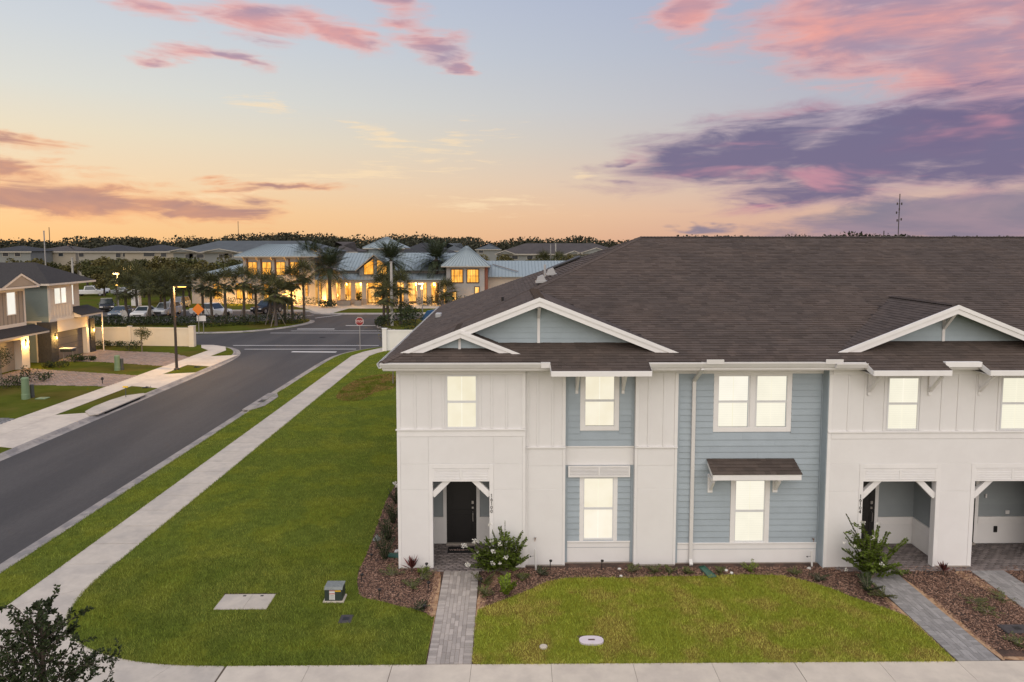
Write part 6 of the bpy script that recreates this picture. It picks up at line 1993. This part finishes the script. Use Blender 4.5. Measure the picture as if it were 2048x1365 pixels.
# ---- hedges and shrubs of the clubhouse grounds
def hedge(pts, w, h, n, label, m='leaf_hedge', leaf=.16):
    bl = []
    for a, b in zip(pts, pts[1:]):
        k = max(1, int(math.hypot(b[0] - a[0], b[1] - a[1]) / .7))
        for i in range(k):
            t = i / k
            bl.append(((a[0] + (b[0] - a[0]) * t, a[1] + (b[1] - a[1]) * t, h * .5), (w * .6, w * .55, h * .55)))
    o = cloud('hedge', bl, n, leaf, M[m], asp=.75)
    return tag(o, label, 'hedge', 'clipped hedges')
hedge([G(188, 651), G(250, 652), G(330, 651), G(395, 652)], 1.5, 1.15, 3600, 'dark clipped hedge before the left parked cars')
hedge([G(400, 655), G(470, 651), G(545, 648), G(600, 647), G(618, 646)], 1.6, 1.25, 3000, 'dark clipped hedge curving along the parking island tip')
hedge([(cx(440, 108), 108), (cx(560, 108), 108.2), (cx(640, 108), 108.6)], 1.6, 1.3, 2200, 'dark hedge along the foot of the clubhouse left tower')
hedge([(cx(845, 107), 107.5), (cx(960, 107), 107)], 2.0, 1.6, 1800, 'dark shrubs along the foot of the clubhouse right tower')
for px, row, w, h, lab in ((655, 616, 2.6, 1.3, 'low shrub at the foot of the left date palm'), (690, 607, 1.3, 1.7, 'potted shrub in the left colonnade planter'), (718, 607, 1.2, 1.9, 'potted shrub in the right colonnade planter'), (925, 600, 3.2, 4.0, 'large dark shrub before the right tower windows'), (800, 652, 3.4, 3.0, 'tall dark shrub on the planted island right of the pole'),
                           (820, 645, 3.0, 2.6, 'second dark shrub on the planted island nearer the roof'), (768, 655, 2.4, 1.5, 'low shrub at the island tip by the far stop sign'), (825, 672, 2.6, 3.4, 'big dark bush above the end of the white panel wall')):
    shrub(px, row, w, h, lab, 'leaf_hedge', 700, .2, 'clubhouse shrubs')
shrub(783, 695, 2.2, 2.6, 'loose pale leafed shrub in front of the short white wall', 'leaf_olive', 500, .13, None)
for px, row, w, h, lab in ((203, 697, 1.1, .9, 'spiky shrub nearest the right garage pillar'), (218, 694, .8, .6, 'low spiky shrub, second along the cream wall'), (240, 694, .9, .6, 'low spiky shrub, third along the cream wall'), (258, 702, 1.6, .9, 'wide grassy shrub left of the young wall tree'), (272, 698, 1.0, .8, 'grassy shrub close to the young wall tree'),
                           (150, 724, 1.2, .7, 'low shrub below the dark mailbox box'), (165, 722, .8, .45, 'small shrub right of the dark mailbox box'), (182, 722, .7, .45, 'small shrub at the corner of the stone house lawn'), (97, 735, .9, .5, 'small shrub before the green lap siding'), (118, 736, 1.3, .6, 'low wide shrub on the edge of the tan driveway'),
                           (12, 778, 2.2, .9, 'broad low bed of shrubs at the left photo edge'), (38, 772, 1.6, .8, 'low bed of shrubs beside the tan driveway'), (62, 765, 1.1, 1.2, 'taller grassy shrub beside the tan driveway'), (85, 764, 1.3, .7, 'grassy shrub at the driveway bed tip')):
    shrub(px, row, w, h, lab, 'leaf_dark', 320, .11, 'shrubs of the far front gardens')
def young_tree(px, row, h, w, label, m='leaf_tree', n=900, leaf=.10):
    x, y = G(px, row)
    g = np.random.default_rng(px)
    t = thing('young_tree', label, 'tree', (x, y, 0))
    MB().tube([(x, y, -.05), (x + .02, y, h * .5), (x, y, h * .75)], [.05, .04, .025], 6).build('trunk', M['bark_pale'], t)
    bl = [((x + g.uniform(-.35, .35) * w, y + g.uniform(-.35, .35) * w, h * g.uniform(.55, .9)), (w * .26, w * .26, h * .16)) for _ in range(8)]
    cloud('crown', bl, n, leaf, M[m], t, g=g, shell=.3)
    return t
young_tree(284, 704, 2.3, 1.5, 'young round crowned tree before the cream wall')
young_tree(3, 770, 2.9, 1.9, 'young tree at the left edge before the tan house', 'leaf_dark')
t = young_tree(786, 768, 2.2, 1.0, 'thin staked sapling on the bare patch beyond the house corner', 'leaf_olive', 160, .09)

# ---- far woodland on the skyline
g = np.random.default_rng(5)
V_, F_, T_ = [], [], []
bl = []
for k in range(520):
    px = g.uniform(-250, 2300)
    Y = g.uniform(420, 640)
    x = AT(px, 490, Y)[0]
    row = 475 + 4.5 * math.sin(px * .006 + 1) + 3 * math.sin(px * .021) + 2.5 * math.sin(px * .057 + 2) + 1.8 * math.sin(px * .113) - 5 * math.exp(-((px - 640) / 130) ** 2)
    top = AT(px, row + g.choice((-1.5, 1, 3, 6, 9, 12)) + g.uniform(-1, 1), Y)[2]
    w = g.uniform(9, 24)
    bl.append(((x, Y, top - w * .42), (w, w * .7, w * .45)))
    bl.append(((x + g.uniform(-5, 5), Y, top * .45), (w * 1.3, w * .7, top * .5)))
C = np.vstack([blob_points(150, c, r, g, .7) for c, r in bl])
D = rand_dirs(len(C), g)
U = unit(np.cross(D, rand_dirs(len(C), g)))
Lf = g.uniform(.9, 2.3, len(C))
V, F = leaf_quads(C, D, U, Lf, Lf * .8)
o = np_mesh('far_woodland', V, F, M['wood_far_haze'], tint=g.random(len(C)))
tag(o, 'dark belt of far trees along the whole skyline', 'woodland')
struct(o, 'stuff')
# ------------------------------------------------------------------ front garden: plants
def branchy(name, label, cat, x, y, stems, leaf, m, flowers, dens=95, group=None, seed=1, rad=.011, petal=.045):
    """shrub or small tree drawn branch by branch: stems = list of polylines [(dx,dy,z)...]; paired leaves along each"""
    g = np.random.default_rng(seed)
    t = thing(name, label, cat, (x, y, 0), group)
    mb = MB()
    C, D, U, L = [], [], [], []
    def walk_line(pts, r0):
        P = [np.array(p, float) + np.array((x, y, 0)) for p in pts]
        mb.tube([tuple(p) for p in P], [r0 * (1 - .75 * i / max(1, len(P) - 1)) for i in range(len(P))], 5)
        return P
    for st in stems:
        pts, start = st[0], st[1]
        P = walk_line(pts, rad * (st[2] if len(st) > 2 else 1))
        seg = [np.linalg.norm(b - a) for a, b in zip(P, P[1:])]
        tot = sum(seg)
        n = int(tot * dens)
        for i in range(n):
            s_ = (start + (1 - start) * (i + .5) / n) * tot
            k = 0
            while k < len(seg) - 1 and s_ > seg[k]:
                s_ -= seg[k]; k += 1
            d = (P[k + 1] - P[k]) / seg[k]
            p = P[k] + d * s_
            side = np.cross(d, (0, 0, 1.0))
            side = side / (np.linalg.norm(side) + 1e-6)
            s2 = -1 if i % 2 else 1
            ld = side * s2 * g.uniform(.7, 1.0) + d * g.uniform(.2, .6) + np.array((0, 0, g.uniform(-.35, .35)))
            ld /= np.linalg.norm(ld)
            l = leaf * g.uniform(.65, 1.25)
            u = np.cross(ld, np.cross(side, d)) * .8 + g.normal(0, .35, 3)
            C.append(p + ld * l * .55); D.append(ld); U.append(u); L.append(l)
    mb.build('branches', M['bark_pale'], t)
    V, F = leaf_quads(np.array(C), np.array(D), unit(np.array(U)), np.array(L), np.array(L) * .55)
    np_mesh('leaves', V, F, M[m], t, tint=g.random(len(C)))
    for (fx, fy, fz, fr) in flowers:
        c = np.array((x + fx, y + fy, fz))
        n = int(46 * (fr / .1) ** 2)
        Cc = blob_points(n, c, (fr, fr * .8, fr * .8), g, .3)
        Df = rand_dirs(n, g)
        Uf = unit(np.cross(Df, rand_dirs(n, g)))
        V, F = leaf_quads(Cc, Df, Uf, np.full(n, petal), np.full(n, petal))
        np_mesh('flower_cluster', V, F, M['petal'], t, tint=g.random(n))
    return t
def arc(dx, dy, z0, z1, bend=.3, n=6, sag=0.0, x0=0.0, y0=0.0):
    return [(x0 + (dx - x0) * (t ** (1 + bend)), y0 + (dy - y0) * (t ** (1 + bend)), z0 + (z1 - z0) * t - sag * t * t) for t in [i / (n - 1) for i in range(n)]]
def px_off(px, row, Y, x, y):
    p = AT(px, row, Y)
    return p[0] - x, p[1] - y, p[2]
def myrtle(base_px, base_row, tips, flowers, label, seed, extra=()):
    x, y = G(base_px, base_row)
    g = np.random.default_rng(seed)
    st = []
    for (px, row, dy) in tips:
        a, b, z = px_off(px, row, y + dy, x, y)
        st.append((arc(a, b, .02, z, .35, 7, .05), .38, 1.2))
        for k in range(4):                                   # side twigs
            f = g.uniform(.45, .85)
            q = arc(a, b, .02, z, .35, 7, .05)[int(f * 6)]
            st.append(([q, (q[0] + g.uniform(-.16, .16), q[1] + g.uniform(-.16, .16), q[2] + g.uniform(.02, .16)), (q[0] + g.uniform(-.3, .3), q[1] + g.uniform(-.3, .3), q[2] + g.uniform(-.02, .26))], .0, .6))
    for e in extra:
        st.append(e)
    fl = []
    for (px, row, dy, r) in flowers:
        a, b, z = px_off(px, row, y + dy, x, y)
        fl.append((a, b, z, r))
    return branchy('crape_myrtle', label, 'flowering shrub', x, y, st, .088, 'leaf_myrtle', fl, 105, 'white crape myrtles', seed)
myrtle(1010, 1152, [(1010, 1042, 0), (1000, 1052, .1), (1045, 1060, .1), (1053, 1075, .15), (1056, 1110, .1), (985, 1060, 0), (960, 1082, -.1), (935, 1092, -.2), (940, 1128, -.4), (975, 1095, -.3), (1030, 1090, 0), (1040, 1105, -.1), (1020, 1075, .1), (995, 1100, -.3), (1012, 1120, -.3), (965, 1110, -.3), (1028, 1120, -.2), (990, 1120, -.4), (1000, 1082, -.1), (1015, 1100, -.2), (952, 1090, -.15), (945, 1100, -.25), (958, 1098, -.2), (970, 1085, -.1), (972, 1072, -.05), (980, 1088, -.2), (955, 1118, -.35), (968, 1122, -.4), (978, 1112, -.35), (950, 1124, -.4), (1045, 1092, 0), (1048, 1118, -.1)],
       [(949, 1082, -.1, .10), (929, 1092, -.2, .10), (953, 1108, -.2, .085), (986, 1103, -.3, .08), (980, 1050, 0, .07), (936, 1130, -.4, .09), (983, 1082, -.2, .07), (1000, 1088, -.2, .07), (1012, 1115, -.3, .08), (985, 1127, -.4, .07), (1000, 1127, -.4, .05)], 'white flowering crape myrtle beside the first porch path', 21)
myrtle(1742, 1158, [(1693, 1026, .1), (1690, 1064, .1), (1686, 1095, 0), (1688, 1115, -.1), (1700, 1085, 0), (1725, 1045, 0), (1757, 1048, 0), (1776, 1062, .1), (1815, 1075, .2), (1818, 1140, -.1), (1800, 1125, 0), (1740, 1070, -.2), (1735, 1100, -.3), (1755, 1085, -.2), (1765, 1110, -.2), (1715, 1110, -.2), (1725, 1080, -.1), (1745, 1130, -.4), (1712, 1130, -.3), (1775, 1130, -.2), (1750, 1060, -.1), (1722, 1125, -.4)],
       [(1726, 1046, 0, .075), (1757, 1047, 0, .075), (1745, 1076, -.2, .085), (1707, 1093, 0, .08), (1764, 1129, -.3, .075), (1688, 1086, 0, .05), (1692, 1140, -.2, .06)], 'white flowering crape myrtle beside the second porch path', 22)
def mound(px, row, w, h, label, m, leaf=.06, n=420, seed=0, group='low plants in the mulch beds'):
    """spreading plant of many small stems"""
    x, y = G(px, row)
    g = np.random.default_rng(seed + px)
    st = []
    for k in range(16):
        a, l = g.uniform(0, 6.28), w * g.uniform(.25, .55)
        st.append((arc(math.cos(a) * l, math.sin(a) * l, .0, h * g.uniform(.5, 1.0), .2, 5, h * .15), .15, .5))
    return branchy('garden_plant', label, 'plant', x, y, st, leaf, m, [], n / (16 * w * .5 + .01), group, seed + px)
mound(1012, 1192, .62, .62, 'bright green leafy bush in front of the first crape myrtle', 'leaf_bright', .075, 900, 3)
mound(968, 1168, .8, .35, 'low olive groundcover by the first path', 'leaf_weed', .05, 700)
mound(970, 1190, .6, .25, 'second patch of low groundcover by the first path', 'leaf_weed', .05, 500)
mound(1735, 1185, .95, .5, 'dark leafy mound under the second crape myrtle', 'leaf_hedge', .055, 1000)
mound(1765, 1195, .8, .3, 'creeping green plant at the edge of the second path', 'leaf_weed', .05, 800)
for i, (px, row, w, h, lab, m) in enumerate([(1082, 1150, .5, .22, 'small dark tuft below the first wall pipe', 'leaf_hedge'), (1045, 1160, .45, .18, 'small tuft right of the first crape myrtle', 'leaf_weed'), (1262, 1146, .65, .28, 'low green tuft in front of the narrow white bay', 'leaf_weed'), (1310, 1147, .55, .28, 'low green tuft under the white bay corner', 'leaf_weed'), (1340, 1147, .4, .22, 'low green tuft left of the downspout', 'leaf_weed'),
                                             (1375, 1148, .4, .2, 'flat tuft at the foot of the downspout', 'leaf_weed'), (1440, 1145, .4, .16, 'flat tuft right of the green splash tray', 'leaf_weed'), (1500, 1143, .55, .3, 'bright grassy tuft under the hooded window', 'leaf_bright'), (1590, 1150, .5, .2, 'reddish low tuft right of the hooded window', 'leaf_weed'), (1640, 1162, .6, .22, 'low dark tuft at the lawn tip by the second pipe', 'leaf_hedge'),
                                             (785, 1152, .8, .26, 'sparse plant in the left mulch bed', 'leaf_weed'), (842, 1160, .9, .26, 'sparse olive plant left of the first path', 'leaf_weed'), (822, 1176, .7, .22, 'sparse plant low in the left mulch bed', 'leaf_weed'), (848, 1150, .35, .3, 'thin green shoots at the foot of the porch pillar', 'leaf_bright'), (840, 1218, .5, .18, 'small dark tuft at the lower corner of the left bed', 'leaf_hedge'),
                                             (1945, 1205, .8, .15, 'sparse creeping plant in the right mulch bed', 'leaf_weed'), (2010, 1200, .9, .15, 'second sparse creeping plant in the right mulch bed', 'leaf_weed'), (1975, 1225, .7, .12, 'third sparse creeping plant in the right mulch bed', 'leaf_weed'), (2040, 1290, .7, .16, 'creeping plant below the dark ground lid', 'leaf_weed')]):
    mound(px, row, w, h, lab, m, .05, 380, i)
def spiky(px, row, h, label, seed):
    x, y = G(px, row)
    g = np.random.default_rng(seed)
    t = thing('red_cordyline', label, 'plant', (x, y, 0), 'red leafed plants')
    C, D, U, L = [], [], [], []
    for k in range(34):
        a, e = g.uniform(0, 6.28), R(g.uniform(15, 88))
        d = np.array((math.cos(a) * math.cos(e), math.sin(a) * math.cos(e), math.sin(e)))
        l = h * g.uniform(.45, .75)
        C.append(np.array((x, y, h * .22)) + d * l * .5); D.append(d); U.append(np.cross(d, (0, 0, 1)) + g.normal(0, .1, 3)); L.append(l)
    V, F = leaf_quads(np.array(C), np.array(D), unit(np.array(U)), np.array(L), np.full(len(L), .055))
    np_mesh('leaves', V, F, M['leaf_red'], t, tint=g.random(len(C)))
    MB().tube([(x, y, 0), (x, y, h * .4)], .02, 5).build('stem', M['bark'], t)
spiky(824, 1147, .62, 'dark red spiky plant by the first porch pillar', 1)
spiky(1886, 1150, .48, 'reddish spiky plant by the pillar between the porches', 2)
# shrubs down the side of the end house
for px, row, w, h, lab in ((770, 1122, .62, .85, 'leafy shrub nearest the front at the house side'), (776, 1085, .6, .8, 'second leafy shrub along the house side'), (786, 1050, .6, .8, 'third leafy shrub along the house side'), (792, 1010, .55, .75, 'fourth leafy shrub along the house side')):
    x, y = G(px, row)
    g = np.random.default_rng(px)
    st = [(arc(math.cos(a) * w * .5, math.sin(a) * w * .5, 0, h * q, .2, 5, .06), .1, .6) for a, q in zip(g.uniform(0, 6.28, 22), g.uniform(.5, 1.05, 22))]
    fl = [(-.05, .1, h * 1.05, .10), (.05, 0, h * .95, .08)] if px == 792 else []
    branchy('side_shrub', lab, 'shrub', x, y, st, .06, 'leaf_hedge', fl, 70, 'shrubs along the house side', px)

# foreground tree at the lower left
FT = thing('street_tree', 'dark small leafed tree rising in the lower left corner', 'tree', (-7.5, 10.6, 0))
g = np.random.default_rng(77)
fx, fy = -7.5, 10.6
mb = MB().tube([(fx, fy, -.1), (fx + .03, fy, 1.2), (fx, fy + .05, 2.4), (fx + .05, fy, 3.6)], [.07, .06, .045, .015], 8)
C, D, U, L = [], [], [], []
def twig(p, d, l, depth):
    n = max(3, int(l / .12))
    pts = [p]
    for i in range(n):
        d = d + g.normal(0, .09, 3) + np.array((0, 0, .03))
        d = d / np.linalg.norm(d)
        p = p + d * l / n
        pts.append(p)
        if depth < 2 and g.random() < .75 and i > 0:
            s_ = np.cross(d, rand_dirs(1, g)[0])
            twig(p, d * .55 + s_ * .75, l * g.uniform(.35, .6), depth + 1)
    mb.tube([tuple(q) for q in pts], [.014 * (.6 ** depth) * (1 - .7 * i / len(pts)) for i in range(len(pts))], 4)
    for a, b in zip(pts, pts[1:]):
        dd = (b - a)
        for k in range(8 if depth else 5):
            q = a + dd * g.random()
            ld = unit((np.cross(dd, rand_dirs(1, g)[0]) * 6 + dd * 3)[None])[0]
            ll = g.uniform(.04, .085)
            C.append(q + ld * ll * .5); D.append(ld); U.append(rand_dirs(1, g)[0]); L.append(ll)
for k in range(58):
    z = 1.3 + 2.15 * (k / 57)
    a = k * 2.4 + g.uniform(-.3, .3)
    e = R(g.uniform(0, 40) + 25 * (k / 57))
    l = (1.02 - .48 * (k / 57)) * g.uniform(.7, 1.15)
    twig(np.array((fx, fy, z)), np.array((math.cos(a) * math.cos(e), math.sin(a) * math.cos(e), math.sin(e))), l, 0)
mb.build('branches', M['bark'], FT)
V, F = leaf_quads(np.array(C), np.array(D), unit(np.cross(np.array(D), np.array(U))), np.array(L), np.array(L) * .5)
np_mesh('crown', V, F, M['leaf_dark'], FT, tint=g.random(len(C)))

# ------------------------------------------------------------------ covers, boxes, pipes
mat('box_green', (.030, .042, .037), .5, .1, 5)
mat('box_top', (.17, .185, .175), .55, .3, 12)
mat('label_white', (.62, .62, .60), .5)
mat('label_red', (.42, .05, .03), .5)
mat('label_yellow', (.60, .36, .02), .5)
mat('lid_dark', (.052, .045, .046), .7, .2, 10)
mat('lid_lilac', (.60, .53, .57), .5, .08, 8)
mat('pvc_white', (.66, .65, .62), .4)
mat('tray_green', (.045, .12, .085), .5)
mat('brass', (.30, .15, .08), .4, metal=.6)
mat('mat_black', (.010, .009, .010), .95, .2, 60)
mat('mat_print', (.42, .30, .26), .9)
# concrete pad in two halves
x0, x1, y0, y1 = PAD_BIG
t = thing('concrete_pad', 'flat two piece concrete pad set in the side lawn', 'concrete pad', ((x0 + x1) / 2, y0, 0))
sk = .12
for a, b in ((0, .545), (.55, 1)):
    MB().slab([(x0 + (x1 - x0) * a, y0), (x0 + (x1 - x0) * b, y0), (x0 + (x1 - x0) * b + .0, y1), (x0 + (x1 - x0) * a + .0, y1)], -.02, .028).build('slab', M['concrete'], t)
MB().box(x0 - .05, x1 + .05, y1 + .005, y1 + .09, -.02, .012).build('soil_edge', M['mulch_bed'], t)
for fx_ in (.38, .72):
    Box('lifting_eye', M['lid_dark'], t, x0 + (x1 - x0) * fx_, x0 + (x1 - x0) * fx_ + .08, y1 - .12, y1 - .06, .028, .034)
# green transformer box
x0, x1, y0, y1 = PAD_TR
xc = (x0 + x1) / 2
t = thing('transformer_box', 'small dark green transformer box with warning stickers on the lawn', 'transformer box', (xc, y0, 0))
MB().box(xc - .28, xc + .28, y0 - .02, y0 + .40, -.02, .05).build('base', M['concrete'], t, bevel=.01)
bd = MB().prism([(xc - .235, y0 + .02, .05), (xc - .235, y0 + .02, .36), (xc - .235, y0 + .07, .41), (xc - .235, y0 + .38, .41), (xc - .235, y0 + .38, .05)], (.47, 0, 0)).build('body', M['box_green'], t, bevel=.008)
MB().prism([(xc - .245, y0 + .008, .365), (xc - .245, y0 + .065, .422), (xc - .245, y0 + .395, .422), (xc - .245, y0 + .395, .40), (xc - .245, y0 + .07, .40), (xc - .245, y0 + .016, .348)], (.49, 0, 0)).build('lid', M['box_top'], t)
Box('sticker', M['label_white'], bd, xc - .11, xc + .04, y0 + .015, y0 + .019, .08, .345)
Box('sticker_red_bar', M['label_red'], bd, xc - .108, xc + .038, y0 + .012, y0 + .0145, .24, .262)
Box('sticker_red_bar', M['label_red'], bd, xc - .108, xc + .038, y0 + .012, y0 + .0145, .325, .342)
for k in range(4):
    Box('sticker_line', M['lid_dark'], bd, xc - .09, xc + .02, y0 + .0125, y0 + .0147, .095 + k * .035, .102 + k * .035)
Box('yellow_sticker', M['label_yellow'], bd, xc + .045, xc + .20, y0 + .0155, y0 + .0185, .305, .345)
# dark meter lid, pale lid, round cap
x0, x1, y0, y1 = PAD_MB
t = thing('meter_lid', 'dark square meter lid in the lawn below the transformer box', 'meter lid', ((x0 + x1) / 2, y0, 0))
MB().box(x0, x1, y0, y1, -.02, .030).build('frame', M['lid_dark'], t, bevel=.008)
xm, ym = (x0 + x1) / 2, (y0 + y1) / 2
MB().box(xm - .08, xm + .08, ym - .06, ym + .06, .030, .036).build('hatch', M['black_metal'], t)
x0, x1, y0, y1 = PAD_WH
t = thing('valve_box_lid', 'pale lilac valve box lid with a slot in the front lawn', 'valve box', ((x0 + x1) / 2, y0, 0))
MB().slab(smooth_poly([(x0, y0), (x1, y0), (x1, y1), (x0, y1)], 2), -.02, .055).build('lid', M['lid_lilac'], t)
xm, ym = (x0 + x1) / 2, (y0 + y1) / 2
Box('slot', M['shutter_brown'], t, xm - .075, xm + .085, ym - .02, ym + .03, .0552, .060)
MB().box(x0 - .04, x1 + .04, y1 - .02, y1 + .07, -.02, .016).build('soil_edge', M['mulch_bed'], t)
x, y = G(1087, 1296)
tag(MB().lathe([(.10, -.02), (.095, .04), (.07, .055), (.02, .06)], (x, y, 0), 14).build('cleanout_cap', M['concrete']), 'small round pale cap in the front lawn', 'pipe cap')
x, y = G(2030, 1262)
t = thing('utility_box', 'dark rectangular ground lid in the mulch at the right edge', 'box lid', (x, y, 0))
MB().box(x - .32, x + .36, y - .16, y + .2, -.01, .06).build('lid', M['lid_dark'], t, bevel=.015)
Box('hatch', M['black_metal'], t, x - .02, x + .14, y - .05, y + .08, .06, .066)
# white pvc stand pipes with little arms
for px, row, top, lab in ((1072, 1140, 1098, 'white stand pipe by the wall left of the first blue bay'), (1624, 1134, 1102, 'white stand pipe by the wall at the end of the wide blue bay')):
    x, y = G(px, row)
    z = AT(px, top, y)[2]
    t = thing('stand_pipe', lab, 'pipe', (x, y, 0), 'white stand pipes')
    MB().tube([(x, y, -.02), (x - .03, y, z * .75), (x - .03, y, z)], .028, 8).build('riser', M['pvc_white'], t)
    MB().tube([(x - .03, y, z * .66), (x - .16, y - .03, z * .66)], .010, 6).build('arm', M['galv'], t)
    MB().lathe([(.01, -.02), (.024, 0), (.01, .02)], (x - .17, y - .03, z * .66), 8).build('knob', M['black_metal'], t)
for px, row, Y, lab in ((1070, 1076, PA2, 'hose tap on the white bay'), (1625, 1077, PD, 'hose tap at the end of the wide blue bay')):
    p = AT(px, row, Y)
    t = MB().tube([(p[0], Y + .01, p[2]), (p[0], Y - .09, p[2]), (p[0] - .01, Y - .11, p[2] - .06)], .017, 6).build('hose_tap', M['brass'], TH)
    MB().tube([(p[0] + .035, Y - .06, p[2] + .03), (p[0] - .035, Y - .06, p[2] + .03)], .012, 6).build('tap_handle', M['galv'], t)
# green splash trays, white stones
for px, row, ang, lab in ((1414, 1147, 75, 'green plastic splash tray under the downspout'), (785, 1114, 10, 'green plastic splash tray at the house side')):
    x, y = G(px, row)
    a = R(-ang)
    c, s_ = math.cos(a), math.sin(a)
    q = lambda u, v, z: (x + u * c - v * s_, y + u * s_ + v * c, z)
    t = MB().add([q(-.3, -.09, .03), q(.3, -.13, .015), q(.3, .13, .015), q(-.3, .09, .03), q(-.3, -.09, .09), q(.3, -.13, .05), q(.3, .13, .05), q(-.3, .09, .09), q(-.3, -.07, .045), q(.3, -.11, .03), q(.3, .11, .03), q(-.3, .07, .045)],
                 [(0, 3, 2, 1), (0, 1, 5, 4), (2, 3, 7, 6), (3, 0, 4, 7), (4, 5, 9, 8), (6, 7, 11, 10), (8, 9, 10, 11), (7, 4, 8, 11), (1, 2, 10, 9), (1, 9, 5), (2, 6, 10)]).build('splash_tray', M['tray_green'])
    tag(t, lab, 'splash tray', 'green splash trays')
def stone(px, row, r, label, m='pvc_white'):
    x, y = G(px, row)
    g = np.random.default_rng(px)
    mb = MB().lathe([(r * .6, 0), (r, r * .4), (r * .75, r * .95), (r * .2, r * 1.2)], (x, y, -.01), 9)
    mb.v = [(a + g.normal(0, r * .1), b + g.normal(0, r * .1), c + abs(g.normal(0, r * .08))) for a, b, c in mb.v]
    tag(mb.build('white_stone', M[m], smooth=True), label, 'stone', 'white stones in the mulch')
stone(1239, 1140, .055, 'upright white stone in the mulch before the narrow white bay'); stone(1242, 1154, .05, 'white stone at the lawn edge below the narrow white bay'); stone(1452, 1143, .06, 'white stone right of the green splash tray'); stone(1463, 1148, .055, 'second white stone right of the green splash tray'); stone(1618, 1139, .06, 'white stone at the foot of the second stand pipe'); stone(794, 1106, .09, 'white stone at the house corner')
x, y = G(754, 1098)
t = thing('cone_garden_lamp', 'small pale cone topped garden lamp at the side bed edge', 'garden lamp', (x, y, 0))  # pale cone on a stake, taken for a small garden lamp
MB().tube([(x, y, 0), (x, y, .32)], .015, 6).build('stake', M['black_metal'], t)
MB().lathe([(.13, .30), (.12, .32), (.02, .46)], (x, y, 0), 10).build('shade', M['box_top'], t)
# black path lights
PLs = [(852, 1152, 1128, 'black path light at the foot of the first porch pillar'), (723, 1166, 1150, 'black path light at the left tip of the side bed'), (758, 1200, 1180, 'black path light low in the left mulch bed'), (856, 1186, 1166, 'black path light beside the first path, left side'), (848, 1222, 1212, 'fallen black path light at the lower left bed corner'), (961, 1178, 1158, 'black path light beside the first path, right side'),
       (742, 1122, 1110, 'black path light by the side shrubs'), (1100, 1142, 1122, 'black path light below the white bay'), (1203, 1140, 1122, 'black path light below the narrow blue bay'), (1205 - 40, 1142, 1130, 'short black path light left of the blue bay centre')]
for px, row, top, lab in PLs[:9]:
    x, y = G(px, row)
    z = max(.12, AT(px, top, y)[2])
    t = thing('path_light', lab, 'path light', (x, y, 0), 'black path lights')
    MB().tube([(x, y, -.02), (x + .01, y, z)], .013, 6).build('stake', M['black_metal'], t)
    MB().lathe([(.03, -.03), (.045, -.01), (.045, .02), (.012, .035)], (x + .02, y, z), 10).build('head', M['black_metal'], t)
# doormat with script lettering
t = thing('door_mat', 'black doormat with pale lettering before the first black door', 'doormat', (-1.40, 20.78, .03))
MB().box(-1.80, -.98, 20.58, 20.98, .03, .055).build('mat', M['mat_black'], t, bevel=.008)
text_mesh('welcome', 'lettering', M['mat_print'], t, (-1.39, 20.76, .058), .20, (0, 0, 0), .002)
# pot and boxes in the porches
t = thing('porch_bin', 'dark narrow bin inside the first porch', 'bin', (-.30, 20.6, .03))
MB().lathe([(.14, 0), (.15, .5), (.155, .82), (.14, .85)], (-.30, 20.6, .03), 14).build('body', M['black_metal'], t)
t = thing('porch_box', 'dark brown upright box against the third porch pillar', 'box', (13.98, 20.0, .03))
MB().box(13.9, 14.06, 19.82, 20.14, .03, .62).build('body', M['shutter_brown'], t, bevel=.01)

# worn patch of lawn beyond the house corner
mat('blade_worn', (.27, .165, .065), .9, .3, 1.5, tint=.5, col2=(.13, .14, .02), c2scale=.8, c2lo=.45, c2hi=.6, spec=0.0)
q = smooth_poly([G(660, 800), G(700, 765), G(740, 752), G(793, 746), G(794, 780), G(750, 784), G(720, 806)], 2)
P = scatter(q, 420)
blades('worn_grass', P, .012, M['blade_worn'], .07, .03, 'worn brown patch of turf by the staked sapling')
